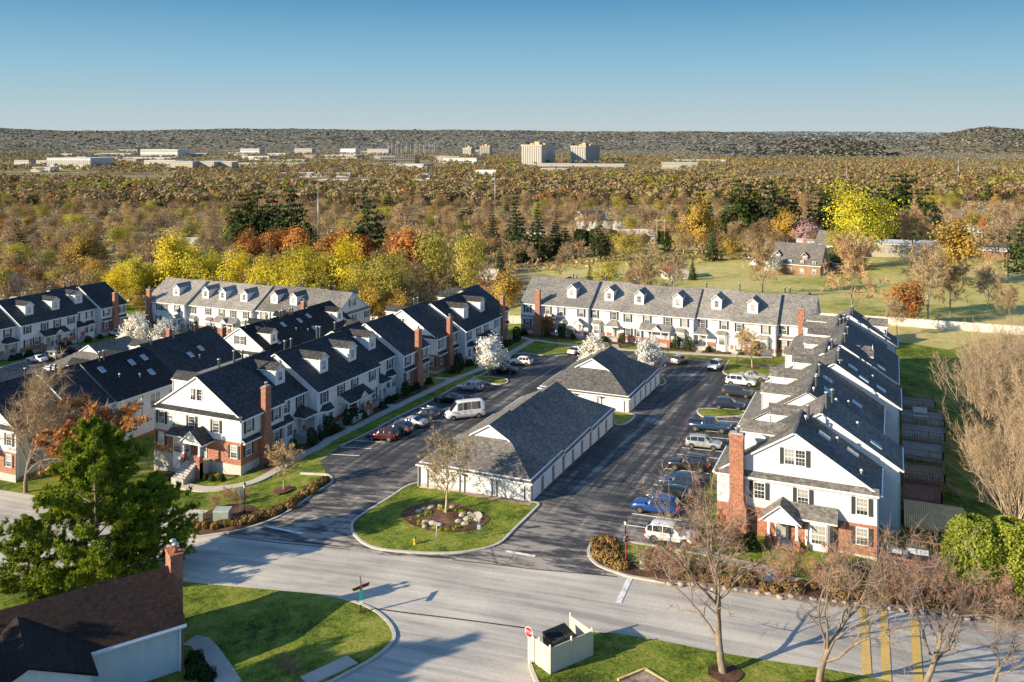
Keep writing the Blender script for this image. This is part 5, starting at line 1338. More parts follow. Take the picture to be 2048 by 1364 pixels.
def leafy_tree(seed, H, leaf, name='leafy_tree', bark='bark', n=2600, ls=.28, blob=.09, **kw):
    rng = np.random.default_rng(seed); kw.setdefault('maxlev', 2); T, tp, td = grow(rng, H, **kw)
    C = tp[rng.integers(0, len(tp), n)] + rng.normal(size=(n, 3)) * H * blob * np.array([1, 1, .75])
    C = C[C[:, 2] > H*.16]
    o_ = C - np.array([0, 0, H*.45]); o_ /= np.linalg.norm(o_, axis=1, keepdims=True) + 1e-6
    lm = leaves('crown', C, ls, M[leaf], rng, up=.15, out=o_)
    lim = T[1].mesh('limbs', M[bark])
    me = lm
    if lim:
        bm = bmesh.new(); bm.from_mesh(lm); n0 = len(bm.faces); bm.from_mesh(lim); bm.faces.ensure_lookup_table()
        for f in bm.faces[n0:]: f.material_index = 1
        me = bpy.data.meshes.new('crown'); bm.to_mesh(me); bm.free(); me.materials.append(M[leaf]); me.materials.append(M[bark])
    return tree_thing(name, 'tree', T[0].mesh('trunk', M[bark]), me)
def conifer(seed, H, Rb, leaf='leaf_spruce', n=2600, ls=.30, name='spruce_tree', base=.06, shape=1.0, layers=18, gap=.25):
    rng = np.random.default_rng(seed); T = Tubes(); T.add(np.array([[0,0,-.3],[0,0,H*.5],[.1,0,H*.97]]), [H*.018, H*.012, .03], 7)
    C = []; S = []
    for k in range(layers):
        z0 = H * (base + (1-base) * (k/layers)**.95); rr = Rb * (1 - (k/layers))**shape + .12
        nb = max(5, int(9*rr/Rb)+3)
        for b in range(nb):
            if rng.uniform() < gap * .4: continue
            az = b*2*math.pi/nb + k*.7 + rng.uniform(-.25, .25); L = rr * rng.uniform(.72, 1.12)
            m = max(4, int(n / (layers*8) * (L/Rb + .25)))
            t = rng.uniform(.12, 1, m)**.7; wob = rng.normal(size=(m, 3)) * np.array([.11, .11, .07]) * (L*.9 + .3)
            P = np.stack([np.cos(az)*L*t, np.sin(az)*L*t, z0 - L*.18*t + .10*L*(t**2)*2.0], 1) + wob; C.append(P); S.append(np.full(m, ls*(.7+.3*L/Rb)))
            T.add(np.array([[0,0,z0],[math.cos(az)*L*.8, math.sin(az)*L*.8, z0-L*.06]]), [.05*L/2+.02, .015], 3)
    C = np.concatenate(C); S = np.concatenate(S)
    return tree_thing(name, 'tree', T.mesh('trunk', M['bark_dark']), leaves('crown', C, S, M[leaf], rng, up=.2, aspect=.6, out=np.stack([C[:, 0], C[:, 1], np.full(len(C), .8)], 1)/(np.hypot(C[:, 0], C[:, 1])[:, None] + .6)))
def pine(seed, H, Rb, n_tuft=1500, needles=12, name='pine_tree', leaf='leaf_pine', base=.18):
    """white pine: whorls of rising boughs carrying tufts of long needles"""
    rng = np.random.default_rng(seed); T = Tubes(); T.add(np.array([[0,0,-.4],[.15,0,H*.4],[-.1,.1,H*.75],[0,0,H*.98]]), [H*.022, H*.016, H*.009, .03], 8)
    tips = []; lay = 15
    for k in range(lay):
        t = k / (lay-1); z0 = H * (base + (.97-base) * t); rr = Rb * (1 - t)**.62 * rng.uniform(.75, 1.15) * (.62 + .38*min(1, t*4)) + .35
        nb = int(rng.integers(4, 7))
        for b in range(nb):
            az = b*2*math.pi/nb + k*1.1 + rng.uniform(-.35, .35); L = rr * rng.uniform(.6, 1.2); dz = .28 + .3*t
            P = [np.array([0, 0, z0])]; d = np.array([math.cos(az), math.sin(az), dz-.12])
            for i in range(4): d = d + rng.normal(size=3)*.12; d[2] += .07; P.append(P[-1] + d/np.linalg.norm(d)*L/4)
            T.add(np.array(P), [.035*L/2+.04, .04+.01*L, .04, .025, .012], 4)
            nsub = int(6 + L*2.6)
            for s_ in range(nsub):
                u = rng.uniform(.3, 1); i = min(int(u*4), 3); p = P[i] + (P[i+1]-P[i])*(u*4-i)
                dd = (P[i+1]-P[i]); dd = dd/np.linalg.norm(dd) + rng.normal(size=3)*.75; dd[2] = abs(dd[2])*.6; dd /= np.linalg.norm(dd); q = p + dd*L*.24*rng.uniform(.4, 1.2)
                T.add(np.array([p, q]), [.02, .01], 3); tips.append((q, dd)); tips.append(((p+q)/2, dd))
    tp = np.array([t[0] for t in tips]); td = np.array([t[1] for t in tips])
    idx = rng.integers(0, len(tp), n_tuft); c = tp[idx] + rng.normal(size=(n_tuft, 3))*.13
    A = np.repeat(c, needles, 0); D = np.repeat(td[idx], needles, 0)*.5 + rng.normal(size=(len(A), 3))*.75; D[:, 2] += .25; D /= np.linalg.norm(D, axis=1, keepdims=True); D *= rng.uniform(.22, .5, (len(A), 1))
    return tree_thing(name, 'tree', T.mesh('trunk', M['bark']), strips('crown', A, D, .062, M[leaf], rng, np.stack([A[:, 0], A[:, 1], np.full(len(A), 1.2)], 1)/(np.hypot(A[:, 0], A[:, 1])[:, None] + 1.0)))
def shrub(seed, rx, rz, leaf, n=700, ls=.09, name='shrub', cat='shrub', shape='round', twiggy=False):
    rng = np.random.default_rng(seed); d = rng.normal(size=(n, 3)); d /= np.linalg.norm(d, axis=1, keepdims=True); d[:, 2] = np.abs(d[:, 2])*1.0
    lump = 1 + .16*np.sin(d[:, 0]*5 + seed) * np.sin(d[:, 1]*4 + seed*2) + .1*np.sin(d[:, 2]*7 + seed)
    rad = rng.uniform(.55, 1, n)**.45
    if shape == 'column':
        az = rng.uniform(0, 2*math.pi, n); t = rng.uniform(0, 1, n)**.9; prof = np.sqrt(np.clip(1 - (np.abs(t*1.12 - .45)/.72)**2.6, .02, 1))
        C = np.stack([np.cos(az)*rx*prof*rad*lump, np.sin(az)*rx*prof*rad*lump, t*rz], 1)
    else: C = d * rad[:, None] * lump[:, None] * np.array([rx, rx, rz]); 
    C[:, 2] += .05
    o = thing(name, '', cat)
    oo = C - np.array([0, 0, rz*.35]); oo /= np.linalg.norm(oo, axis=1, keepdims=True) + 1e-6
    link('foliage', leaves('foliage', C, ls, M[leaf], rng, up=.1, out=oo), o)
    T = Tubes()
    for k in range(5):
        az = k*1.26 + rng.uniform(0, .5); T.add(np.array([[0,0,-.15],[math.cos(az)*rx*.35, math.sin(az)*rx*.35, rz*.45],[math.cos(az)*rx*.6, math.sin(az)*rx*.6, rz*.75]]), [.035, .025, .012], 4)
    link('stem', T.mesh('stem', M['bark_dark']), o)
    return o
def tree_at(px, u, top, proto, label, base_h, group=None, sxy=None, cat=None, name=None):
    """stands on the ground on the line y=u under photo column px, tall enough to reach the photo row top"""
    k = (px - CX)/F; Y = u/(SN*k + CS); x = (CS*k - SN)*Y; g = gz(x, u); zt = H - (top - VH)*Y/F
    s = max(.25, (zt - g)/base_h); w = sxy or s
    o = place(proto, USED, label, (x, u, g), random.uniform(0, 6.28), (w, w, s), group)
    return o
def tree_px(px, base, top, proto, label, base_h, group=None, sxy=None):
    x, y = at(px, base); g = gz(x, y); zt = H - (top - VH)*depth_of(x, y)/F; s = max(.2, (zt - g)/base_h); w = (sxy or 1) * s
    return place(proto, USED, label, (x, y, g - .1), random.uniform(0, 6.28), (w, w, s), group)
def plant(px, py, proto, label, scale=1.0, group=None, dz=0.0, rz=None):
    x, y = at(px, py, .1); return place(proto, USED, label, (x, y, gz(x, y) + dz), random.uniform(0, 6.28) if rz is None else rz, scale, group)
def plant_xy(x, y, proto, label, scale=1.0, group=None, dz=.1):
    return place(proto, USED, label, (x, y, gz(x, y) + dz), random.uniform(0, 6.28), scale, group)
# prototypes: near
young = bare_tree(11, 7.6, 'bark_pale', 'twig_pale', 'young_tree', 'leaf_bud', 1700, .08, 1.2, trunk=.34, nl=(1,13,7,4), lens=(1,.56,.45,.4), up=.5, angle=(.55,1.0), r0=.016, spread=.52)
young2 = bare_tree(12, 9.2, 'bark_pale', 'twig_pale', 'young_tree', 'leaf_bud', 2200, .08, 1.2, trunk=.30, nl=(1,15,8,4), lens=(1,.58,.45,.4), up=.5, angle=(.6,1.1), r0=.016, spread=.52)
bareA = bare_tree(21, 11, 'bark', 'twig_red', 'bare_tree', None, 0, 0, .9, trunk=.24, nl=(1,10,8,6), lens=(1,.62,.50,.40), up=.75, angle=(.40,.95), r0=.021, tw=.008, lead=.6, spread=.5, wander=.13)
bareA2 = bare_tree(27, 11, 'bark', 'twig_red', 'bare_tree', None, 0, 0, .9, trunk=.30, nl=(1,9,8,6), lens=(1,.62,.50,.40), up=.9, angle=(.35,.8), r0=.020, tw=.008, lead=.5, spread=.5, wander=.13)
bareB = bare_tree(22, 12, 'bark', 'twig_gold', 'bare_tree', None, 0, 0, 1.8, trunk=.25, nl=(1,13,8,6), lens=(1,.58,.48,.42), up=.6, angle=(.5,1.05), r0=.018, tw=.013, spread=.5)
bareC = bare_tree(23, 7.5, 'bark_pale', 'twig_brown', 'multi_stemmed_tree', None, 0, 0, .55, trunk=.15, nl=(1,9,6,5), lens=(1,.50,.5,.42), up=1.0, angle=(.2,.5), r0=.010, stems=11, spread=.75, tw=.011)
bareD = bare_tree(24, 3.2, 'bark', 'twig_russet', 'bare_shrub', None, 0, 0, 1.6, trunk=.12, nl=(1,5,5,4), lens=(1,.5,.5,.45), up=.7, angle=(.3,.8), r0=.008, stems=6, spread=.5, tw=.010)
blossom = leafy_tree(31, 6.8, 'blossom_white', 'blossom_tree', 'bark', 5200, .15, .055, trunk=.2, nl=(1,14,8), lens=(1,.55,.5), up=.3, angle=(.6,1.05), spread=.5)
rustT = bare_tree(32, 8, 'bark', 'twig_red', 'budding_tree', 'leaf_orange', 5200, .12, 1.5, trunk=.18, nl=(1,13,7,5), lens=(1,.52,.48,.42), up=.6, angle=(.4,.85), r0=.014)
bigpine = pine(41, 15, 7.6, 13000, 13, base=.05)
arbor = shrub(51, 1.9, 5.2, 'leaf_arbor', 15000, .075, 'arborvitae', 'tree', 'column')
hedgeE = shrub(52, .75, .95, 'leaf_shrub', 700, .085, 'evergreen_shrub')
colE = shrub(53, .75, 2.4, 'leaf_shrub', 1100, .09, 'columnar_shrub', 'shrub', 'column')
hedgeB = shrub(54, .62, .8, 'hedge_brown', 700, .07, 'brown_shrub')
flowers = shrub(55, .5, .45, 'flower_yellow', 260, .06, 'flowering_plant', 'plant')
tuft = shrub(56, .32, .26, 'leaf_arbor', 200, .06, 'bedding_plant', 'plant')
for o_ in (bareA,): pass
# ---- near and middle specimens
tree_px(192, 1178, 838, bigpine, 'large bushy green pine in front of the left houses, beside the road', 15, None, .80)
plant(55, 1190, bigpine, 'smaller green pine at the left edge by the brown roof', .5)
plant(310, 1130, bigpine, 'dark green pine behind the brown roof chimney', .62)
plant(892, 1027, young2, 'young tree with golden buds in the mulch bed of the grass island', 1.0)
plant(568, 980, young, 'young golden-budded tree on the corner lawn by the front gable', .95)
plant(1505, 736, young, 'spreading tree with golden buds on the lawn below the back row', 1.18)
plant(1086, 672, rustT, 'tree with rust coloured buds before the back row chimney', .72)
plant(977, 752, blossom, 'biggest white blossom tree, overhanging the black saloon', 1.15)
plant(1190, 742, blossom, 'white blossom tree half behind the second garages, by the hip porch', .98)
plant(1298, 746, blossom, 'white blossom tree at the right end of the second garages', 1.0)
tree_px(274, 702, 630, blossom, 'left one of two white blossom trees in the far left court', 6.4, None, 1.0)
tree_px(332, 706, 640, blossom, 'right one of two white blossom trees in the far left court', 6.4, None, 1.0)
tree_px(212, 990, 798, rustT, 'orange-budded tree between the big pine and the front gable', 7.2, None, 1.45)
tree_px(52, 985, 742, bareB, 'leafless brown tree at the left edge in front of the dark roofs', 11, None, 1.0)
tree_px(130, 960, 790, bareB, 'smaller leafless tree before the dark-roofed row, left of the orange tree', 11, None, 1.0)
tree_px(1450, 1352, 950, bareA, 'bare tree with forked trunk on the grass right of the dumpster', 10.2)
tree_px(1640, 1378, 985, bareA2, 'second bare tree from the dumpster, before the big chimney house', 10.2)
tree_px(1850, 1378, 1090, bareA, 'bare pale tree over the yellow road stripes', 10.2, None, 1.1)
tree_px(1990, 1378, 1150, bareA2, 'bare tree at the lower right corner of the road', 10.2, None, 1.1)
for px, py, top in [(2030,1070,868),(1978,1010,880),(2095,1000,800),(1960,880,715),(2015,865,710),(2075,850,700),(2115,930,770),(1995,770,672),(2060,755,668)]:
    tree_px(px, py, top, bareC, 'pale bare many-stemmed tree in the thicket right of the shadowed decks', 7.8, 'bare thicket behind the decks')
tree_px(1950, 1195, 1035, arbor, 'left one of two plump yellow-green arborvitae right of the deck', 5.2, None, .95)
tree_px(2022, 1205, 1040, arbor, 'right one of two plump yellow-green arborvitae at the right edge', 5.2, None, .95)
# foundation planting
rs = random.Random(3)
G1_ = 'dark evergreen shrubs along the left house fronts'
for y in (92.5,94,96,100,103,104.5,106,109,111,113,118.5,121,123,125.5,128,130,133.5):
    col = rs.random() < .35
    plant_xy(-74.6 + rs.uniform(-.3,.3), y, colE if col else hedgeE, 'dark %s evergreen shrub along the front of the centre left row' % ('upright' if col else 'rounded'), rs.uniform(.8, 1.15), 'dark upright evergreens along the centre left row' if col else G1_)
for y in (142,144,148,152,154,158,161,166,168,171):
    plant_xy(-74.0 + rs.uniform(-.3,.3), y, colE if rs.random() < .4 else hedgeE, 'dark evergreen beside the row behind the blossom tree', rs.uniform(.9, 1.3), 'dark evergreens at the second left row')
for x in (-75,-69.5,-66,-63.5,-59,-56.5,-52.5,-49,-41,-38.5,-34.5,-28,-25):
    plant_xy(x, 177.6, colE if x in (-66,-52.5,-41,-38.5,-25) else hedgeE, 'evergreen shrub standing before the sunlit back row', rs.uniform(.9, 1.25), 'shrubs before the back row')
for x in (-158,-156,-153,-150,-148,-143,-139):
    plant_xy(x, 163.6, colE if x in (-156,-150) else hedgeE, 'dark shrub at the foot of the far row under yellow trees', rs.uniform(.9, 1.2), 'shrubs before the far back row')
for y in (122,127,128.5,131,139,141,146,149.5,155):
    plant_xy(-171.5, y, hedgeE, 'dark round shrub along the far left row', rs.uniform(.9, 1.3), 'shrubs along the far left row')
for x, y in ((-78.2,86.6),(-79.6,86.4),(-81,86.8)): plant_xy(x, y, hedgeE, 'low dark shrub in the bed under the front gable window', .7, 'shrubs under the front gable')
for px, py in ((428,954),(436,951),(424,950)): plant(px, py, flowers, 'yellow flowering clump under the front gable window', 1.0, 'yellow flowers under the front gable')
# brown hedge along the kerb at the lot entrance
for i in range(38):
    t = i/37; pth = [(372,1060),(430,1055),(480,1050),(530,1037),(575,1016),(615,990),(648,966)]
    k = t*(len(pth)-1); a = int(min(k, len(pth)-2)); q = (pth[a][0] + (pth[a+1][0]-pth[a][0])*(k-a), pth[a][1] + (pth[a+1][1]-pth[a][1])*(k-a))
    plant(q[0] + rs.uniform(-4,4), q[1] + rs.uniform(-3,2), hedgeB, 'brown clipped shrub in the hedge along the entrance kerb', rs.uniform(.85, 1.2), 'brown hedge along the entrance kerb')
for px, py in ((432,1018),(470,1010),(455,1002),(485,1006)): plant(px, py, bareD, 'russet twiggy shrub behind the utility cabinets', .55, 'twiggy shrubs by the utility cabinets')
plant(430, 1040, hedgeE, 'small dark shrub against the large green cabinet', .7)
# hedge and twiggy shrubs on the right
for px, py in [(1192,1090),(1200,1100),(1195,1112),(1207,1090),(1212,1104),(1205,1118),(1218,1118),(1222,1130),(1232,1124),(1238,1136),(1246,1138),(1222,1090),(1230,1100)]:
    plant(px, py, hedgeB, 'brown shrub in the hedge by the red stop sign at the court mouth', rs.uniform(.95, 1.25), 'brown hedge at the right court mouth')
for i in range(44):
    t = i/43; px = 1290 + t*650; py = 1152 + t*72 + rs.uniform(-14, 5)
    if rs.random() < .5: plant(px, py, bareD, 'russet bare shrub on the bank between the right gable house and the road', rs.uniform(.5, .85), 'bare shrubs on the roadside bank')
    else: plant(px, py, hedgeB, 'low brown shrub on the bank between the right gable house and the road', rs.uniform(.9, 1.5), 'low brown shrubs on the roadside bank')
for i, (px, py, s) in enumerate([(1385,1110,.8),(1440,1105,1.0),(1472,1100,.9),(1590,1150,.9),(1680,1160,1.0),(1860,1215,1.2),(1790,1200,1.1),(1940,1235,1.0),(2005,1240,1.2),(1400,1060,.8)]):
    plant(px, py, bareD, 'larger russet bare shrub near the walls of the right gable house', s, 'larger bare shrubs round the right gable house')
for px, py in ((1700,1155),(1722,1150),(1440,1078),(1500,1095),(1850,1195)): plant(px, py, hedgeE, 'green-leaved shrub by the right gable house', 1.3, 'green shrubs by the right gable house')
plant(1690, 1160, tuft, 'yellow-green low shrub under the lower window of the right gable', 3.6)
for i in range(22):
    a = 2*math.pi*i/22 + rs.uniform(-.1,.1); px, py = 888 + 78*math.cos(a)*rs.uniform(.55,.95), 1040 + 24*math.sin(a)*rs.uniform(.5,.95)
    plant(px, py, tuft, 'small green clump in the mulch bed of the grass island', rs.uniform(.7, 1.3), 'green clumps in the island bed', .1)
# ---- prototypes: middle distance
def P_(f): return f
yel = [leafy_tree(61+i, 13, 'leaf_yellow', 'yellow_tree', 'bark_dark', 6800, .17, .055, trunk=.18, nl=(1,13,9), lens=(1,.55,.55), angle=(.6,1.15), spread=.55) for i in range(2)]
ygr = [leafy_tree(64+i, 14, 'leaf_yellowgreen', 'spring_green_tree', 'bark', 3800, .17, .05, trunk=.2, nl=(1,12,9), lens=(1,.55,.55), angle=(.5,1.1), spread=.5) for i in range(2)]
lime = leafy_tree(69, 14, 'leaf_lime', 'spring_green_tree', 'bark', 8500, .15, .05, trunk=.2, nl=(1,14,10), lens=(1,.6,.55), angle=(.5,1.15), spread=.52)
gold = [leafy_tree(67, 11, 'leaf_gold', 'golden_tree', 'bark', 4600, .17, .055, trunk=.16, nl=(1,13,8), lens=(1,.55,.5), angle=(.5,1.1), spread=.5)]
oran = [leafy_tree(68, 9, 'leaf_orange', 'orange_tree', 'bark', 4600, .15, .055, trunk=.16, nl=(1,13,8), lens=(1,.55,.5), angle=(.5,1.0), spread=.5)]
tan = [leafy_tree(70+i, 13, 'leaf_tan', 'tan_tree', 'bark_pale', 2400, .16, .05, trunk=.2, nl=(1,11,10), lens=(1,.55,.6), angle=(.45,1.0), spread=.5) for i in range(2)]
brn = [bare_tree(74+i, 13.5, ('bark','bark_pale')[i % 2], ('twig_brown','twig_gold','twig_brown')[i % 3], 'bare_tree', None, 0, 0, 2.4, trunk=.2, nl=(1,11,8,4), lens=(1,.55,.5,.45), angle=(.45,1.0), r0=.013, tw=.035, sides=(6,5,3,3)) for i in range(3)]
brl = [leafy_tree(78+i, 12.5, 'leaf_brown', 'brown_tree', 'bark', 2600, .17, .06, trunk=.2, nl=(1,11,9), lens=(1,.55,.55), angle=(.5,1.05), spread=.5) for i in range(2)]
spr = [conifer(81, 16, 4.2, 'leaf_spruce', 3600, .34), conifer(82, 15, 3.4, 'leaf_spruce', 2600, .32)]
pnm = [conifer(84, 16, 5.2, 'leaf_shrub', 2600, .42, 'pine_tree', .22, .55, 11, .9), conifer(85, 14, 4.6, 'leaf_spruce', 2200, .42, 'pine_tree', .2, .6, 10, .9)]
pink = leafy_tree(88, 7, 'blossom_pink', 'pink_blossom_tree', 'bark', 3200, .2, .06, trunk=.15, nl=(1,14,8), lens=(1,.6,.5), angle=(.6,1.15), spread=.6)
SP = []
# bright yellow trees behind the far row
Y1 = 'bright yellow trees behind the far back row'
for i, (px, u, top, w) in enumerate([(235,192,528,.9),(300,198,512,.8),(345,203,487,1),(395,206,468,1.3),(432,201,505,1),(458,204,500,.9),(522,200,508,.8),(560,200,492,1.1),(600,200,500,.95),(690,206,482,1.0)]):
    tree_at(px, u, top, yel[i % 2], 'bright yellow leafing tree in the row behind the six-dormer far row', 12.2, Y1, w*1.25)
for px, u, top in [(640,200,520),(740,204,505),(790,203,515),(715,196,545),(660,212,490),(480,206,520),(765,215,480)]:
    tree_at(px, u, top, ygr[int(px) % 2], 'yellow-green thin tree right of the bright yellow ones, above the white fence', 14, 'yellow-green trees behind the fence')
for px, u, top, l in [(272,186,590,'low golden tree beside the left end of the far row'),(175,240,455,'round golden-brown tree in the left wood'),(185,225,515,'golden tree above the far left row'),(215,208,540,'golden tree touching the yellow row on its left'),(800,198,580,'small golden tree at the white fence'),(745,195,565,'golden shrubby tree behind the fence left of the gap'),(1010,205,532,'slim yellow tree on the meadow edge behind the back row'),(1575,395,415,'small golden tree before the pine belt'),(1925,300,425,'golden round tree on the right near the pale sheds')]:
    tree_at(px, u, top, gold[0], l, 11)
for px, u, top in [(480,280,450),(535,290,448),(572,292,450),(612,292,442),(660,290,455),(700,292,442),(738,290,462),(830,285,440),(845,290,455),(30,215,525),(78,222,540),(122,226,545),(285,182,615)]:
    tree_at(px, u, top, oran[0], 'rust-orange budding tree in the wood beyond the left rows', 9, 'rust-orange trees in the left wood')
for px, u, top, i in [(484,330,382,0),(515,334,378,0),(546,338,384,1),(582,328,372,0),(735,300,390,1),(680,290,470,1),(40,232,500,1)]:
    tree_at(px, u, top, pnm[i], 'broad dark pine in the clump standing above the left wood', 16 if i == 0 else 14, 'dark pines in the left wood')
for px, b_, top, s, l in [(985,508,405,.8,'slim spruce left of the tall spruces'),(1032,524,388,1.15,'tallest dark spruce at the meadow edge'),(1076,522,402,1.0,'dark spruce in the middle of the tall clump'),(1112,516,424,.95,'right hand spruce of the tall dark clump'),(1180,562,520,.8,'small dark conical spruce behind the back row'),(965,548,478,.7,'narrow conifer left of the meadow'),(1000,550,475,.7,'narrow conifer at the left corner of the meadow'),(1425,522,445,1.0,'dark shaggy conifer under the golden tree'),(1385,560,512,.9,'green conifer by the red roofed shed'),(880,470,420,.9,'dark spruce in the middle of the wood')]:
    tree_px(px, b_, top, spr[0], l, 16, None, s)
for px, u, top, i in [(1478,420,352,0),(1500,425,365,0),(1540,424,356,1),(1575,440,368,0),(1640,444,372,1),(1668,450,360,0),(1700,445,370,0),(1738,440,366,1),(1760,435,372,0),(1790,420,342,0),(1812,425,340,1),(1850,400,370,0),(2052,300,430,0),(1400,430,372,1)]:
    tree_at(px, u, top, pnm[i], 'dark green pine in the belt beyond the meadow', 16 if i == 0 else 14, 'dark pines beyond the meadow')
AV = shrub(57, 1.5, 4.8, 'leaf_shrub', 1500, .2, 'arborvitae', 'tree', 'column')
for k in range(9): tree_px(1158 + k*10, 491 + (k % 2), 458 + (k % 3)*2, AV, 'dark clipped arborvitae in the line along the top of the meadow', 4.8, 'arborvitae line above the meadow', .95)
for k in range(6): tree_px(1248 + k*8 + (k > 2)*45, 489, 470 - (k > 2)*8, AV, 'slim arborvitae in the loose row left of the golden tree', 4.8, 'slim arborvitae above the meadow', .6)
for k in range(6): tree_px(1597 + k*15, 541, 508 + (k % 2)*5, AV, 'slim columnar evergreen against the brown stone house', 4.8, 'columnar evergreens at the stone house', .5)
tree_px(1718, 530, 385, lime, 'large yellow-green tree standing behind the stone house', 12.4, None, 1.0); tree_px(1688, 540, 452, ygr[1], 'smaller yellow-green tree beside the large one on the meadow', 13.2)
tree_px(1405, 508, 405, gold[0], 'round golden-yellow tree beside the dark shaggy conifer', 10.2, None, .95)
tree_at(862, 222, 440, ygr[0], 'big spreading yellow-green tree left of the tall spruces', 13.2, None, 1.3); tree_at(930, 218, 452, ygr[1], 'yellow-green tree between the spreading one and the spruces', 13.2, None, 1.1)
tree_px(1222, 585, 512, ygr[0], 'bushy green tree behind the middle of the back row', 13.2, None, 1.2); tree_px(1262, 590, 520, spr[1], 'bushy evergreen behind the back row chimney pipes', 15, None, 1.2)
tree_px(1615, 500, 445, pink, 'pink blossom tree above the stone house roof', 6.5, None, 1.1)
tree_px(1945, 500, 450, blossom, 'round white blossom tree on the far right by the road', 6.3, None, .9)
tree_px(1550, 550, 508, blossom, 'pale blossoming shrub tree in front of the stone house drive', 6.3)
for px in (1165, 1213, 1232, 1190): tree_px(px, 484, 444, blossom, 'small white blossom tree behind the arborvitae line', 6.3, 'white blossom above the arborvitae', .6)
for px, b_, top, p, l in [(1525,592,470,0,'tall pale bare tree on the near edge of the meadow'),(1855,642,478,1,'tall bare tree right of the orange tree'),(1900,634,515,0,'thin bare tree by the white fence'),(1975,630,520,1,'bare tree near the white fence at the right edge'),(2025,650,560,2,'low bare tree at the right edge below the fence'),(1795,672,590,1,'bushy bare tree at the far end of the right row'),(1290,606,505,2,'bare tree behind the back row, left of the red roof'),(1345,606,500,1,'bare leaning tree in front of the red roof'),(1262,606,525,2,'low bare tree behind the back row dormers'),(1065,532,488,1,'small grey bare tree on the meadow'),(1120,562,500,0,'small bare tree above the back row'),(1705,640,455,0,'thin bare trunk tree behind the right row'),(2015,560,400,1,'bare tree high on the right edge'),(1830,520,400,2,'bare tree in front of the pale school'),(800,480,405,1,'pale bare sycamore in the middle of the wood')]:
    tree_px(px, b_, top, brn[p], l, 12.4, None, .8)
tree_px(1812, 650, 552, oran[0], 'orange-leaved tree by the white fence at the end of the right row', 8.4)
tree_px(1958, 498, 428, oran[0], 'orange tree beside the white blossom tree on the far right', 8.4, None, .6)
# the wood itself: every tree of it that can be told apart
rw = np.random.default_rng(99); cnt = 0; taken = []
kinds = [('bare twiggy tree in the brown wood', brn, 13.5, 'bare trees in the wood'), ('brown budding tree in the wood', brl, 12.5, 'brown trees in the wood'), ('tan budding tree in the wood', tan, 13, 'tan trees in the wood'), ('pale yellow-green tree in the wood', ygr, 14, 'yellow-green trees in the wood'), ('dark evergreen in the wood', pnm, 15, 'dark evergreens in the wood'), ('golden tree in the wood', gold, 11, 'golden trees in the wood'), ('rust coloured tree in the wood', oran, 9, 'rust coloured trees in the wood')]
tries = 0
while cnt < 780 and tries < 30000:
    tries += 1
    px = rw.uniform(-60, 2110); Yd = 205 + 520 * rw.uniform()**1.15
    X = (px - CX)/F*Yd; x, y = CS*X - SN*Yd, SN*X + CS*Yd
    if px > 960 and Yd < 345: continue
    if px > 1560 and Yd < 400 and rw.uniform() < .8: continue
    if y < 200 and -215 < x < 30: continue
    if 205 <= y < 214 and -75 < x: continue
    g = gz(x, y); bx, by = pix(x, y, g)
    if by > 640: continue
    sp_ = 6.6 + Yd*.0062
    if any((x-a)**2 + (y-b)**2 < sp_*sp_ for a, b in taken): continue
    taken.append((x, y)); cnt += 1
    nz = mnoise.noise(Vector((x/70, y/70, 1.3))); w = [.31, .25, .22, .11 + .15*max(0, nz), .05 + .08*max(0, -nz), .03, .025]
    w = np.array(w)/sum(w); k = int(rw.choice(7, p=w)); lb, pr, bh, gp = kinds[k]
    s = rw.uniform(.7, 1.12) * (1 if k not in (5, 6) else .95)
    if px > 1000: s *= .95
    p = pr[int(rw.integers(0, len(pr)))]
    place(p, USED, lb, (x, y, g - .2), rw.uniform(0, 6.28), (s*rw.uniform(.95, 1.25), s*rw.uniform(.95, 1.25), s), gp)
# undergrowth of the wood: brush nobody could count
def brush():
    rng = np.random.default_rng(5); n = 60000; Yd = 200 + 560*rng.uniform(size=n); px = rng.uniform(-80, 2130, n); X = (px - CX)/F*Yd; x = CS*X - SN*Yd; y = SN*X + CS*Yd
    ok = (y > 198) & ~((px > 950) & (Yd < 335)) & ~((px > 1560) & (Yd < 380)) | ((x < -215) & (y > 100))
    x, y = x[ok], y[ok]; z = ground_np(x, y) + rng.uniform(0, 2.2, len(x)); C = np.stack([x, y, z], 1)
    ks = ('leaf_brown', 'leaf_tan', 'twig_brown', 'leaf_yellowgreen'); mi = rng.choice(4, len(C), p=[.42, .28, .22, .08])
    me = leaves('undergrowth', C, .55, None, rng, up=.4, mats=[M[k] for k in ks], mi=mi)
    link('undergrowth', me)['kind'] = 'stuff'
brush()
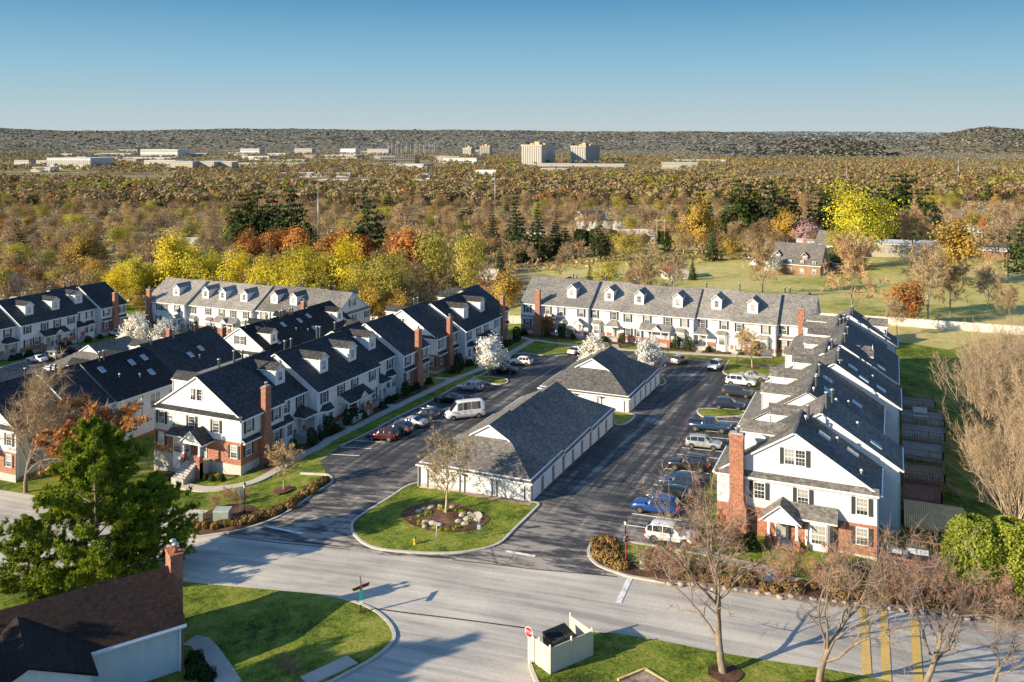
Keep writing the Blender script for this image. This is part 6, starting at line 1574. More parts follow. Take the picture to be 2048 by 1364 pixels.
# the far-off wood that reads as one mass
def far_wood():
    rng = np.random.default_rng(8); OUT = []; C = []; S = []; MI = []; n = 30000
    Yd = 690 + 3300 * rng.uniform(size=n)**1.2; px = rng.uniform(-120, 2170, n); X = (px - CX)/F*Yd; x = CS*X - SN*Yd; y = SN*X + CS*Yd
    dens = np.array([mnoise.noise(Vector((a/260, b/260, 4.0))) + .6*mnoise.noise(Vector((a/90, b/90, 7.0))) for a, b in zip(x, y)])
    keep = dens > -.28
    keep &= ~((px > 60) & (px < 1300) & (Yd > 1150) & (dens < -.2))     # the built-up plain is more open
    keep &= ~((px > 1030) & (px < 1260) & (Yd > 1500) & (Yd < 1800))
    x, y, Yd, dens, px = x[keep], y[keep], Yd[keep], dens[keep], px[keep]; g = ground_np(x, y); m = len(x)
    h = rng.uniform(8, 14, m) * np.where(Yd > 1100, .85, 1); wd = h * rng.uniform(.38, .6, m); con = rng.uniform(size=m) < .13; wd[con] *= .6
    tint = np.where(con, 3, rng.choice([0]*8 + [1]*11 + [2]*3 + [4], m)); tint = np.where((~con) & (dens > .55), 2, tint)
    tint = np.where(Yd > 2300, tint + 5, tint)  # most distant trees switch to the haze-tinted leaf colours
    for k in range(30):
        d = rng.normal(size=(m, 3)); d /= np.linalg.norm(d, axis=1, keepdims=True); d[:, 2] = np.abs(d[:, 2])*1.15 - .25
        rad = rng.uniform(.5, 1, m)[:, None]
        c = np.stack([x, y, g + h*.55], 1) + d*rad*np.stack([wd, wd, h*.45], 1); C.append(c); S.append(wd*rng.uniform(.14, .28, m)); MI.append(tint); OUT.append(d)
        if k % 2 == 0:
            q = Yd < 1150; d2 = -d[q]*np.array([1, 1, -1]); C.append(np.stack([x[q], y[q], g[q] + h[q]*.6], 1) + d2*np.stack([wd[q], wd[q], h[q]*.42], 1)*rng.uniform(.6, 1.05, (q.sum(), 1))); S.append(wd[q]*rng.uniform(.10, .2, q.sum())); MI.append(tint[q]); OUT.append(d2)
    ks = ('leaf_brown', 'leaf_tan', 'leaf_yellowgreen', 'leaf_spruce', 'leaf_orange', 'far_olive', 'far_tan', 'far_green', 'far_dark', 'far_rust')
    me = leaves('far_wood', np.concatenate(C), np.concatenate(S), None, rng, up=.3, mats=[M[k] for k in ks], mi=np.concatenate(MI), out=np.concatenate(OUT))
    link('far_wood', me)['kind'] = 'stuff'
far_wood()

def hill_wood():
    rng = np.random.default_rng(77); C = []; S = []; MI = []
    for v, mat in HILLS:
        g = v.reshape(14, 260, 3); blue = mat == 'hill_wood_haze'; near = mat == 'hill_wood_near'; n = 14000 if near else 42000
        j = rng.uniform(.3, 8.6, n); i = rng.uniform(0, 258.9, n); j0 = j.astype(int); i0 = i.astype(int); a = (i - i0)[:, None]; b = (j - j0)[:, None]
        P = (g[j0, i0]*(1-a) + g[j0, i0+1]*a)*(1-b) + (g[j0+1, i0]*(1-a) + g[j0+1, i0+1]*a)*b
        P[:, 2] += rng.uniform(0, 2, n); dens = np.array([mnoise.noise(Vector((p[0]/300, p[1]/300, 2.0))) for p in P])
        C.append(P); S.append(np.full(n, 5.5 if near else (13. if blue else 8.5)))
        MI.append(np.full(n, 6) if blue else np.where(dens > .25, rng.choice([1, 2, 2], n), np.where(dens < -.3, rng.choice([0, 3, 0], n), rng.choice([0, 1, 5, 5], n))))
    ks = ('far_olive', 'far_tan', 'far_green', 'far_dark', 'far_rust', 'far_haze', 'far_haze_blue')
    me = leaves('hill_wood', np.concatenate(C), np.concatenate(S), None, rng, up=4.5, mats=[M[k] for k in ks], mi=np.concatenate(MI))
    link('hill_wood', me)['kind'] = 'stuff'
hill_wood()
# ---------------------------------------------------------------- street furniture
def rotated(px, py): x, y = at(px, py, .12); return x, y, gz(x, y) + .12
def text_mesh(s, size, mat, parent, loc, rot, ext=.004, name='lettering'):
    cu = bpy.data.curves.new(name, 'FONT'); cu.body = s; cu.size = size; cu.align_x = 'CENTER'; cu.align_y = 'CENTER'; cu.extrude = ext
    o = bpy.data.objects.new(name, cu); COL.objects.link(o)
    dg = bpy.context.evaluated_depsgraph_get(); me = bpy.data.meshes.new_from_object(o.evaluated_get(dg)); bpy.data.objects.remove(o)
    me.materials.clear(); me.materials.append(M[mat]); me.name = name
    return link(name, me, parent, loc, rot)
def stop_sign(px, py, ang, label, h=2.6, w=.62, postmat='white_trim', extra=False):
    t = thing('stop_sign', label, 'sign', rotated(px, py), R(ang))
    mb = MB(); mb.box(-.045, .045, -.045, .045, -.3, h+.2); mb.build('post', M[postmat], t)
    o = MB(); pl = lambda r: [(r*math.cos(math.pi/8 + k*math.pi/4), r*math.sin(math.pi/8 + k*math.pi/4)) for k in range(8)]
    a = pl(w*.56); b = pl(w*.51)
    for y0, y1, P, mi in ((-.075, -.055, a, 1), (-.082, -.074, b, 0)):
        i = len(o.v); o.v += [(x, y0, h+z) for x, z in P] + [(x, y1, h+z) for x, z in P]
        o.f.append(tuple(range(i, i+8))); o.f.append(tuple(range(i+8, i+16))[::-1]); o.m += [mi, 1]; o.sm += [False, False]
        for k in range(8): o.f.append((i+k, i+(k+1) % 8, i+8+(k+1) % 8, i+8+k)); o.m.append(1); o.sm.append(False)
    pn = o.build('sign_panel', [M['sign_red'], M['sign_white']], t)
    text_mesh('STOP', w*.40, 'sign_white', pn, (0, -.088, h), (R(90), 0, 0))
    return t
stop_sign(1059, 1330, -18, 'red octagonal STOP sign on a white post beside the dumpster enclosure', 2.45, .72)
stop_sign(1252, 1132, 62, 'STOP sign on a red post turned edge-on at the right court mouth', 2.5, .66, 'sign_red')
stop_sign(481, 1022, 238, 'STOP sign seen nearly from behind on the left corner lawn', 2.2, .6, 'galvanised')
# sign on the island seen from behind, with a blue plate under it
t = thing('road_sign', 'back of an octagonal sign with a small blue plate below, on the grass island', 'sign', rotated(958, 1078), R(8))
mb = MB(); mb.tube([(0,0,-.3),(0,0,2.75)], .035, 6); mb.build('post', M['galvanised'], t)
mb = MB(); i = 0; mb.quad([(.36*math.cos(math.pi/8+k*math.pi/4), -.05, 2.4+.36*math.sin(math.pi/8+k*math.pi/4)) for k in range(8)]); mb.build('sign_panel', M['concrete'], t)
mb = MB(); mb.box(-.2, .2, -.07, -.05, .95, 1.5); mb.quad([(-.15,-.075,1.2),(.15,-.075,1.2),(.15,-.075,1.24),(-.15,-.075,1.24)], 1); mb.quad([(-.15,-.075,1.32),(.15,-.075,1.32),(.15,-.075,1.37),(-.15,-.075,1.37)], 1); mb.quad([(-.15,-.075,1.06),(.1,-.075,1.06),(.1,-.075,1.1),(-.15,-.075,1.1)], 1); mb.build('plate', [M['sign_blue'], M['sign_white']], t)
t = thing('post_sign', 'slim grey post with a small plate on the lower edge of the grass island', 'sign', rotated(873, 1092), R(10))
mb = MB(); mb.tube([(0,0,-.3),(0,0,2.4)], .04, 6); mb.build('post', M['galvanised'], t)
mb = MB(); mb.box(-.16,.16,-.06,-.04,2.0,2.4); mb.build('plate', M['galvanised'], t)
# wooden street name post
t = thing('street_name_post', 'brown carved street name post with crossed boards at the side street corner', 'sign', rotated(722, 1226), R(30))
mb = MB(); mb.box(-.07,.07,-.07,.07,-.3,2.35); mb.build('post', M['sign_brown'], t)
for a, z in ((15, 2.2), (100, 2.5)):
    mb = MB(); mb.hexa([(-.65,-.03,-.13),(.65,-.03,-.13),(.65,.03,-.13),(-.65,.03,-.13),(-.78,-.03,.13),(.78,-.03,.13),(.78,.03,.13),(-.78,.03,.13)])
    mb.build('name_board', M['sign_brown'], t, (0,0,z), rot=(0, R(-12), R(a)))
mb = MB(); mb.box(-.13,.13,-.1,-.075,1.1,2.0); mb.box(-.13,.13,-.1,-.075,.75,1.08,1); mb.build('plate', [M['sign_green'], M['sign_white']], t)
# lamp posts
def lamp_post(px, py, label, h=3.3):
    t = thing('lamp_post', label, 'lamp post', rotated(px, py))
    mb = MB(); mb.lathe([(.13,-.2),(.13,.25),(.08,.4),(.05,.6),(.045,h-.5),(.09,h-.45),(.09,h-.4)], n=8); mb.build('post', M['black_metal'], t)
    mb = MB(); mb.lathe([(.10,h-.4),(.17,h-.1),(.17,h)], n=6, sm=False); mb.build('lantern', M['lamp_glass'], t)
    mb = MB(); mb.lathe([(.22,h),(.05,h+.22),(.03,h+.32)], n=6, sm=False); mb.build('lantern_cap', M['black_metal'], t)
    return t
lamp_post(489, 1027, 'black lamp post with white lantern on the left corner lawn')
lamp_post(1251, 1112, 'lamp post with white lantern by the red-posted stop sign')
lamp_post(1474, 738, 'black lamp post on the lawn below the back row')
lamp_post(1112, 692, 'black lamp post on the dark lawn at the far left end of the court')
t_ = lamp_post(434, 790, 'lamp post standing behind the front left roof', 3.4); x_, y_ = unproj(434, 735, 118)[:2]; t_.location = (-97.5, y_, gz(-97.5, y_) + 5.2)
# hydrant
t = thing('fire_hydrant', 'yellow fire hydrant with green cap on the grass island', 'hydrant', rotated(830, 1089))
mb = MB(); mb.lathe([(.17,-.1),(.17,.06),(.115,.08),(.115,.55),(.14,.57),(.14,.62)], n=12); mb.tube([(-.22,0,.42),(.22,0,.42)], .06, 8); mb.tube([(0,-.2,.38),(0,0,.38)], .07, 8); mb.build('barrel', M['hydrant_yellow'], t)
mb = MB(); mb.lathe([(.14,.62),(.13,.72),(.07,.8),(.03,.81),(.03,.88)], n=12); mb.build('cap', M['hydrant_green'], t)
# utility cabinets
def cabinet(px, py, w, d, h, label, mat='utility_green', rz=24):
    t = thing('utility_cabinet', label, 'utility box', rotated(px, py), R(rz))
    mb = MB(); mb.box(-w/2, w/2, -d/2, d/2, -.1, h*.86); mb.build('body', M[mat], t)
    mb = MB(); mb.hexa([(-w/2-.03,-d/2-.03,h*.86),(w/2+.03,-d/2-.03,h*.86),(w/2+.03,d/2+.03,h*.86),(-w/2-.03,d/2+.03,h*.86),(-w/2-.03,-d/2+.1,h),(w/2+.03,-d/2+.1,h),(w/2+.03,d/2+.03,h),(-w/2-.03,d/2+.03,h)]); mb.build('lid', M[mat], t)
    return t
cabinet(445, 1038, 1.7, 1.3, 1.15, 'wide pale green transformer cabinet on the left corner lawn')
cabinet(403, 1041, .42, .42, 1.0, 'narrow pale green utility pedestal on the left corner lawn')
cabinet(1286, 1138, .5, .4, 1.3, 'narrow grey-green pedestal on the lawn right of the red-posted stop sign', rz=-5)
cabinet(1327, 1135, 1.5, 1.2, 1.0, 'low pale transformer box half hidden in shrubs on the right lawn', 'concrete', 0)
# rocks in the island bed
def rock_mesh(seed):
    rng = random.Random(seed); bm = bmesh.new(); bmesh.ops.create_icosphere(bm, subdivisions=2, radius=.5)
    for v in bm.verts:
        n = mnoise.noise(v.co*2.1 + Vector((seed*3.1, 0, 0)))*.28; v.co *= 1 + n; v.co.z *= .62; v.co.x *= 1.25
    me = bpy.data.meshes.new('boulder'); bm.to_mesh(me); bm.free(); me.materials.append(M['rock']); return me
RK = [rock_mesh(k) for k in range(4)]; rs2 = random.Random(12)
for k, (px, py, s) in enumerate([(838,1025,1.1),(848,1020,1.0),(862,1017,1.2),(852,1047,1.2),(866,1049,1.3),(880,1052,1.0),(850,1056,.9),(925,1032,1.2),(935,1040,1.4),(930,1050,1.1),(945,1036,1.3),(955,1030,1.1),(918,1045,1.1),(940,1030,1.0),(905,1016,.9),(880,1014,.8),(956,1042,1.2)]):
    o = link('boulder', RK[k % 4]); x, y, z = rotated(px, py); o.location = (x, y, z+.15); o.rotation_euler = (0, 0, rs2.uniform(0, 6)); o.scale = (s*.62,)*3
    tag(o, 'tan boulder edging the mulch bed of the grass island', 'rock', 'boulders in the island bed')
for k in range(30):
    px = 1340 + k*22; py = 1164 + (px-1328)*.115 + rs2.uniform(0, 5); o = link('boulder', RK[k % 4]); x, y, z = rotated(px, py); o.location = (x, y, z+.08); o.rotation_euler = (0, 0, rs2.uniform(0, 6)); o.scale = (rs2.uniform(.35, .6),)*3
    tag(o, 'small pale stone in the edging along the right roadside', 'rock', 'stones along the right roadside')
# dumpster in its fence
ex, ey, ez = rotated(1120, 1330); EA = math.atan2(.30, 1)
t = thing('bin_enclosure', 'cream vinyl fence enclosure around the dumpster', 'fence', (ex, ey, gz(ex, ey)+.1), R(0))
c0 = at(1100, 1349, .1); c1 = at(1184, 1312, .1); cL = at(1058, 1319, .1)
def panel(a, b, h=1.95, name='fence_panel'):
    A = Vector((a[0]-ex, a[1]-ey, 0)); B = Vector((b[0]-ex, b[1]-ey, 0)); d = (B-A).normalized(); n = Vector((-d.y, d.x, 0)); f = Fac(A, d, n); L = (B-A).length; mb = MB()
    f.box(mb, .05, L-.05, -.02, .02, .0, h-.1); f.box(mb, 0, L, -.035, .035, h-.16, h-.04); f.box(mb, 0, L, -.035, .035, .04, .2)
    k = .0
    while k < L: f.box(mb, k+.12, k+.125, -.026, .026, .2, h-.16); k += .18
    mb.build(name, M['fence_vinyl'], t)
def fpost(a, h=2.1):
    x, y = a[0]-ex, a[1]-ey; mb = MB(); mb.box(x-.07,x+.07,y-.07,y+.07,-.3,h); mb.hexa([(x-.09,y-.09,h),(x+.09,y-.09,h),(x+.09,y+.09,h),(x-.09,y+.09,h),(x-.02,y-.02,h+.1),(x+.02,y-.02,h+.1),(x+.02,y+.02,h+.1),(x-.02,y+.02,h+.1)]); mb.build('post', M['fence_vinyl'], t)
V = Vector; p0, p1, pL = V(c0), V(c1), V(cL); back = pL - p0; pR = p1 + back*1.0; mid = (p0+p1)/2; ml = (p0+pL)/2
panel(p0, mid); panel(mid, p1); panel(p0, ml); panel(ml, pL); panel(p1, pR)
for q in (p0, p1, pL, pR, mid, ml): fpost(q)
dc = (p0 + p1 + pL + pR)/4; dv = (p1 - p0).normalized(); da = math.atan2(dv.y, dv.x)
t = thing('dumpster', 'brown steel dumpster with ribbed black lids inside the cream fence', 'dumpster', (dc.x, dc.y, gz(dc.x, dc.y)+.12), da)
mb = MB(); mb.hexa([(-1.0,-.75,.15),(1.0,-.75,.15),(1.0,.75,.15),(-1.0,.75,.15),(-1.05,-.95,1.45),(1.05,-.95,1.45),(1.05,.85,1.75),(-1.05,.85,1.75)])
for k in range(5): x = -.84+k*.42; mb.box(x-.04, x+.04, -.98, -.8, .3, 1.35)
mb.box(-1.12,1.12,-.4,-.2,.8,.95); mb.build('bin', M['dumpster_steel'], t)
for sg in (-1, 1):
    mb = MB(); x0, x1 = (-1.07, -.02) if sg < 0 else (.02, 1.07)
    mb.hexa([(x0,-1.0,1.47),(x1,-1.0,1.47),(x1,.88,1.78),(x0,.88,1.78),(x0,-1.0,1.52),(x1,-1.0,1.52),(x1,.88,1.86),(x0,.88,1.86)])
    for k in range(6): x = x0+.1+k*.17; mb.tube([(x,-.98,1.55),(x,-.2,1.72),(x,.86,1.89)], .035, 4)
    mb.build('lid', M['dumpster_lid'], t)
# white fences
def fence(name, label, pts, h, mat, px=True, seg=2.4, picket=False):
    P = [at(*p) for p in pts] if px else pts; o = P[0]; t = thing(name, label, 'fence', (o[0], o[1], gz(*o)))
    z0 = gz(*o)
    for a, b in zip(P[:-1], P[1:]):
        n = max(1, int(math.hypot(b[0]-a[0], b[1]-a[1])/seg))
        for k in range(n):
            q0 = (a[0]+(b[0]-a[0])*k/n, a[1]+(b[1]-a[1])*k/n); q1 = (a[0]+(b[0]-a[0])*(k+1)/n, a[1]+(b[1]-a[1])*(k+1)/n)
            d = V((q1[0]-q0[0], q1[1]-q0[1], 0)); L = d.length; d.normalize(); f = Fac((q0[0]-o[0], q0[1]-o[1], min(gz(*q0), gz(*q1))-z0), d, (-d.y, d.x, 0)); mb = MB()
            if not picket: f.box(mb, .06, L-.06, -.02, .02, -.3, h-.12)
            f.box(mb, .06, L-.06, -.04, .04, h-.14, h); f.box(mb, .06, L-.06, -.04, .04, h-1.0, h-.9)
            q = .1
            while q < L: f.box(mb, q, q+(.04 if picket else .02), -.027, .027, h-.95 if picket else .1, h-.15); q += .16 if picket else .22
            mb.build('fence_panel', M[mat], t)
            mb = MB(); f.box(mb, -.07, .07, -.07, .07, -.3, h+.08); f.box(mb, -.09, .09, -.09, .09, h+.08, h+.14); mb.build('post', M[mat], t)
    return t
fence('white_fence', 'long white vinyl fence right of the far end of the right row', [(1640,642),(1690,646),(1800,652),(1900,660),(2060,671)], 2.0, 'fence_white')
fence('white_fence', 'white vinyl fence in the gap behind the two left rows', [(-128,197),(-105,191),(-90,191),(-83,193)], 2.0, 'fence_white', False)
fence('white_fence', 'white vinyl fence at the left end of the back row', [(-84,192),(-77.5,194)], 2.0, 'fence_white', False)
# lattice skirt and rail in front of the near deck
t = fence('timber_fence', 'short red-brown picket rail with lattice in front of the near deck', [(-1.0,86.0),(4.6,85.6),(7.2,84.4)], 1.9, 'deck_wood_red', False, 2.2, True)
# things on the near deck
def on_deck(name, label, cat, x, y): return thing(name, label, cat, (x, y, -.1))
t = on_deck('barbecue_grill', 'grey barbecue grill on the near deck by the white corner', 'grill', .2, 88.4)
mb = MB(); mb.box(-.6,.6,-.28,.28,0,.85); mb.build('cart', M['plastic_black'], t); mb = MB(); mb.hexa([(-.42,-.3,.86),(.42,-.3,.86),(.42,.3,.86),(-.42,.3,.86),(-.4,-.12,1.15),(.4,-.12,1.15),(.4,.24,1.15),(-.4,.24,1.15)]); mb.build('hood', M['galvanised'], t)
t = on_deck('patio_table', 'pale patio table on the near deck', 'table', 2.0, 89.6)
mb = MB(); mb.box(-.9,.9,-.55,.55,.68,.73); mb.build('tabletop', M['sign_white'], t)
for sx in (-.8,.8):
    for sy in (-.45,.45): mb = MB(); mb.box(sx-.03,sx+.03,sy-.03,sy+.03,0,.68); mb.build('leg', M['black_metal'], t)
CH_ = on_deck('patio_chair', '', 'chair', 0, 0)
mb = MB(); mb.box(-.25,.25,-.25,.25,.42,.47); mb.build('seat', M['plastic_black'], CH_); mb = MB(); mb.hexa([(-.25,.23,.47),(.25,.23,.47),(.25,.27,.47),(-.25,.27,.47),(-.25,.33,1.0),(.25,.33,1.0),(.25,.37,1.0),(-.25,.37,1.0)]); mb.build('backrest', M['plastic_black'], CH_)
for sx in (-.22,.22):
    for sy in (-.22,.22): mb = MB(); mb.box(sx-.02,sx+.02,sy-.02,sy+.02,0,.42); mb.build('leg', M['black_metal'], CH_)
for x, y, a in ((1.4,90.6,0),(2.6,90.6,0),(1.4,88.7,180),(2.6,88.7,180)): place(CH_, USED, 'black chair at the pale table on the near deck', (x, y, -.1), R(a), 1, 'chairs on the near deck')
def sofa(x, y, z, a):
    t = thing('patio_sofa', 'pale patio sofa on the shadowed far deck', 'sofa', (x, y, z), R(a), 'patio sofas on the far deck')
    mb = MB(); mb.box(-.95,.95,-.4,.4,.12,.42); mb.build('seat', M['fence_white'], t); mb = MB(); mb.box(-.95,.95,.28,.42,.42,.8); mb.build('backrest', M['fence_white'], t)
sofa(3.4, 140.6, -1.0, 0); sofa(3.4, 137.4, -1.0, 180)
# ---------------------------------------------------------------- brown house at the lower left
def brown_house():
    rx, ry, _ = unproj(337, 1130, 70.7); ang = R(90 - 31.6); d = V((math.cos(ang), math.sin(ang), 0)); n = V((d.y, -d.x, 0))    # n points to the right, towards the side street
    zg = -4.2; t = thing('brown_house', 'brown-roofed brick and siding house at the lower left corner with a brick chimney', 'house', (rx, ry, zg)); RZ = 4.5 - zg
    f = Fac((0,0,0), d, n); L = 24; hw = 5.0; drop = 2.35; E = RZ - drop
    mb = MB()
    A = [f(-L, o, z) for o, z in ((hw-.35, -1), (hw-.35, E), (0, RZ-.1), (-hw+.35, E), (-hw+.35, -1))]; B = [f(-.15, o, z) for o, z in ((hw-.35, -1), (hw-.35, E), (0, RZ-.1), (-hw+.35, E), (-hw+.35, -1))]
    mb.quad(A, 0); mb.quad(B, 1)
    for k in (0, 3): mb.quad([A[k], A[k+1], B[k+1], B[k]], 0)
    f.box(mb, -L, -.1, hw-.36, hw-.29, -1, 2.6, 1); f.box(mb, -.12, -.02, -hw+.3, hw-.29, -1, E-.1, 1)
    mb.build('wall', [M['vinyl_siding'], M['red_brick']], t)
    r = MB(); tp = drop/hw
    for sg in (1, -1): f.slab(r, -L, .12, 0, RZ, sg*(hw+.1), E-.1*tp-.02, .2)
    # cross gable on the near slope
    X = -10.8
    for sg in (1, -1):
        r.hexa([f(X, 1.0, RZ-.5), f(X+sg*4.2, 1.0, RZ-2.4), f(X+sg*4.2, hw+3.5, RZ-2.4), f(X, hw+3.5, RZ-.5), f(X, 1.0, RZ-.35), f(X+sg*4.2, 1.0, RZ-2.2), f(X+sg*4.2, hw+3.5, RZ-2.2), f(X, hw+3.5, RZ-.35)], 0)
    r.build('roof', [M['brown_shingle'], M['white_trim']], t)
    w = MB(); w.quad([f(X-3.8, hw+3.2, -1), f(X+3.8, hw+3.2, -1), f(X+3.8, hw+3.2, RZ-2.35), f(X, hw+3.2, RZ-.6), f(X-3.8, hw+3.2, RZ-2.35)])
    for sg in (-1, 1): w.quad([f(X+sg*3.8, 2, -1), f(X+sg*3.8, hw+3.2, -1), f(X+sg*3.8, hw+3.2, RZ-2.35), f(X+sg*3.8, 2, RZ-2.35)])
    w.build('wing_wall', M['vinyl_siding'], t)
    c = MB(); f.box(c, -.02, .95, -.9, .75, -1, RZ+1.0); f.box(c, -.08, 1.0, -.96, .81, RZ+.85, RZ+1.05, 0)
    ch = c.build('chimney', M['red_brick'], t)
    for o in (-.45, .3):
        q = MB(); q.lathe([(.2, 0), (.2, .35)], f(.45, o, RZ+1.05), 10); q.build('flue_pot', M['deck_wood_red'], ch)
        q = MB(); q.lathe([(.12, .3), (.12, .6), (.26, .62), (.26, .72), (.1, .8)], f(.45, o, RZ+1.05), 10); q.build('flue_cap', M['galvanised'], ch)
    g = MB(); f.box(g, -L, .1, hw+.08, hw+.2, E-.32, E-.18); f.box(g, -.35, -.22, hw-.28, hw-.16, -1, E-.2); g.build('gutter', M['white_trim'], t)
brown_house()
for i, (px, py) in enumerate([(390,1325),(400,1345),(415,1360),(388,1352)]): plant(px, py, hedgeE, 'dark shrub between the brown house wall and its path', 1.0, 'shrubs by the brown house path')
for px, py in ((560,1335),(575,1345),(590,1350)): plant(px, py, bareD, 'dry stalky plant on the shaded lawn by the side street', .35, 'dry plants on the shaded lawn')
# tall pines added out of view on the left to throw shade on the road
EV = 'tall unseen pine added left of the frame to shade the road'
_k = 0
for px, py in ((480,1185),(560,1170),(640,1160),(720,1150),(800,1140),(880,1112),(960,1110),(1030,1130),(1110,1150),(1200,1165),(600,1270),(700,1300),(860,1280),(960,1300),(1060,1250),(860,1350),(1000,1350)):
    for L in (44, 50, 56, 62, 68, 74):
        x, y = at(px, py); x -= .69*L; y -= .724*L
        cr = [abs((a - x)*.724 - (b - y)*.69) for a, b in (at(192, 1178), at(310, 1130), at(55, 1190), unproj(70, 1250, 67)[:2])]
        if pix(x, y, 0)[0] < -300 and min(cr) > 10:
            _k += 1; place(bigpine, USED, EV, (x, y, gz(x, y)), _k*1.7, .374*L/15*1.0, 'unseen pines added for shade'); break
# timber edging, lower right
t = thing('timber_edging', 'low pale timber edging of a bare earth bed right of the dumpster', 'edging', rotated(1290, 1352))
q0 = at(1290, 1346); 
for a, b in (((1236,1366),(1290,1344)), ((1290,1344),(1345,1375))):
    A, B = at(*a), at(*b); mb = MB(); d = V((B[0]-A[0], B[1]-A[1], 0)); L = d.length; d.normalize(); f = Fac((A[0]-t.location.x, A[1]-t.location.y, 0), d, (-d.y, d.x, 0)); f.box(mb, 0, L, -.08, .08, -.1, .16); mb.build('timber', M['deck_wood_new'], t)
sheet('earth_bed', W([(1236,1372),(1290,1348),(1345,1380)]), .24, 'gravel', 1.5, .05)
# ---------------------------------------------------------------- houses and buildings beyond
def small_house(px, py, w, d, e, rise, ang, label, roof='grey_shingle', wall='vinyl_siding', name='house', dorm=0, Y=None, chim=False, cat='house', xy=None):
    if xy: x, y = xy
    elif Y: x, y, _ = unproj(px, py, Y)
    else: x, y = at(px, py)
    g = gz(x, y); t = thing(name, label, cat, (x, y, g), R(ang)); mb = MB(); hw, hd = w/2, d/2
    pr = [(-hd, -1.5), (-hd, e), (0, e+rise), (hd, e), (hd, -1.5)]
    A = [(-hw, a, b) for a, b in pr]; B = [(hw, a, b) for a, b in pr]; mb.quad(A); mb.quad(B)
    for k in (0, 3): mb.quad([A[k], A[k+1], B[k+1], B[k]])
    mb.build('wall', M[wall], t)
    r = MB(); f = Fac((0,0,0), (1,0,0), (0,-1,0)); tp = rise/hd
    for sg in (1, -1): f.slab(r, -hw-.35, hw+.35, 0, e+rise+.05, sg*(hd+.4), e-.4*tp+.05, .2)
    rf = r.build('roof', [M[roof], M['white_trim']], t)
    fr = Fac((0,-hd,0), (1,0,0), (0,-1,0)); n = max(2, int(w/4))
    for k in range(n):
        for z in ([1.6] if e < 4 else [1.6, 4.3]): flat_window(fr, -hw + w*(k+.5)/n, z, t, 1.0, 1.4)
    for sx in (-1, 1):
        fs = Fac((sx*hw, 0, 0), (0, 1, 0), (sx, 0, 0))
        for k in (-.25, .25): flat_window(fs, k*d, 1.6, t, .9, 1.3)
        if rise > 2.5: flat_window(fs, 0, e+.6, t, .9, 1.2)
    if chim: c = MB(); c.box(hw*.3-.5, hw*.3+.5, .3, 1.1, e, e+rise+1.3); c.build('chimney', M['red_brick'], t)
    for k in range(dorm):
        xx = -hw + w*(k+.6)/max(1, dorm+.2); D = MB(); z0 = e + 1.2*tp; D.hexa([(xx-1, -hd+1.2, z0-.5), (xx+1, -hd+1.2, z0-.5), (xx+1, -hd+4, z0-.5), (xx-1, -hd+4, z0-.5), (xx-1, -hd+1.2, z0+1.5), (xx+1, -hd+1.2, z0+1.5), (xx+1, -hd+4, z0+1.5), (xx-1, -hd+4, z0+1.5)])
        dd = D.build('dormer', M[wall], t); q = gable_roof_mesh(Fac((0,-hd+1.2,0), (1,0,0), (0,-1,0)), xx, 2.0, -3, .3, z0+1.5, z0+2.5, key='metal_roof_red'); q.build('dormer_roof', RF('metal_roof_red'), dd); flat_window(Fac((0,-hd+1.2,0), (1,0,0), (0,-1,0)), xx, z0+.75, dd, .9, 1.1)
    return t
small_house(1590, 545, 20, 12, 4.0, 6.2, -10, 'brown stone house with red-capped dormers beyond the meadow', 'grey_shingle', 'brown_stone', 'stone_house', 2, chim=True)
small_house(1664, 538, 8, 9, 3.2, 4.2, -10, 'low wing with dark roof at the right of the stone house', 'dark_shaded_shingle', 'brown_stone', 'stone_annexe')
small_house(1350, 556, 8, 7, 2.5, 3.2, -60, 'small shed with red roof among bare trees behind the back row', 'metal_roof_red', 'fence_white', 'red_shed', cat='shed')
small_house(55, 600, 13, 9, 5.2, 3, 20, 'white house with grey roof behind the far left row', 'grey_shingle', 'vinyl_siding', 'house', xy=(-196, 168), chim=True)
small_house(518, 510, 9, 7, 5.4, 3, 62, 'white gabled house among rust-orange trees', 'grey_shingle', 'vinyl_siding', 'house', xy=tuple(unproj(518, 500, 292)[:2]))
small_house(325, 505, 8, 7, 5.4, 3, 30, 'white house half hidden left of the bright yellow trees', 'grey_shingle', 'vinyl_siding', 'house', xy=tuple(unproj(325, 500, 268)[:2]), chim=True)
small_house(5, 490, 10, 8, 5.2, 3, 10, 'dark-roofed house at the left edge of the wood', 'dark_shaded_shingle', 'vinyl_siding', 'house', xy=tuple(unproj(5, 490, 300)[:2]))
small_house(180, 545, 8, 6, 3.0, 2.4, 70, 'small pale house in the golden trees above the far left row', 'grey_shingle', 'vinyl_siding', 'house', xy=tuple(unproj(180, 545, 250)[:2]))
small_house(75, 535, 16, 7, 2.6, 1.6, 15, 'long low pale building among orange trees on the left', 'fence_white', 'vinyl_siding', 'low_building', xy=tuple(unproj(72, 532, 262)[:2]), cat='building')
small_house(950, 495, 9, 8, 4.0, 2.6, 10, 'brick house with white gable behind the yellow-green trees', 'fence_white', 'red_brick', 'house', xy=tuple(unproj(970, 480, 300)[:2]))
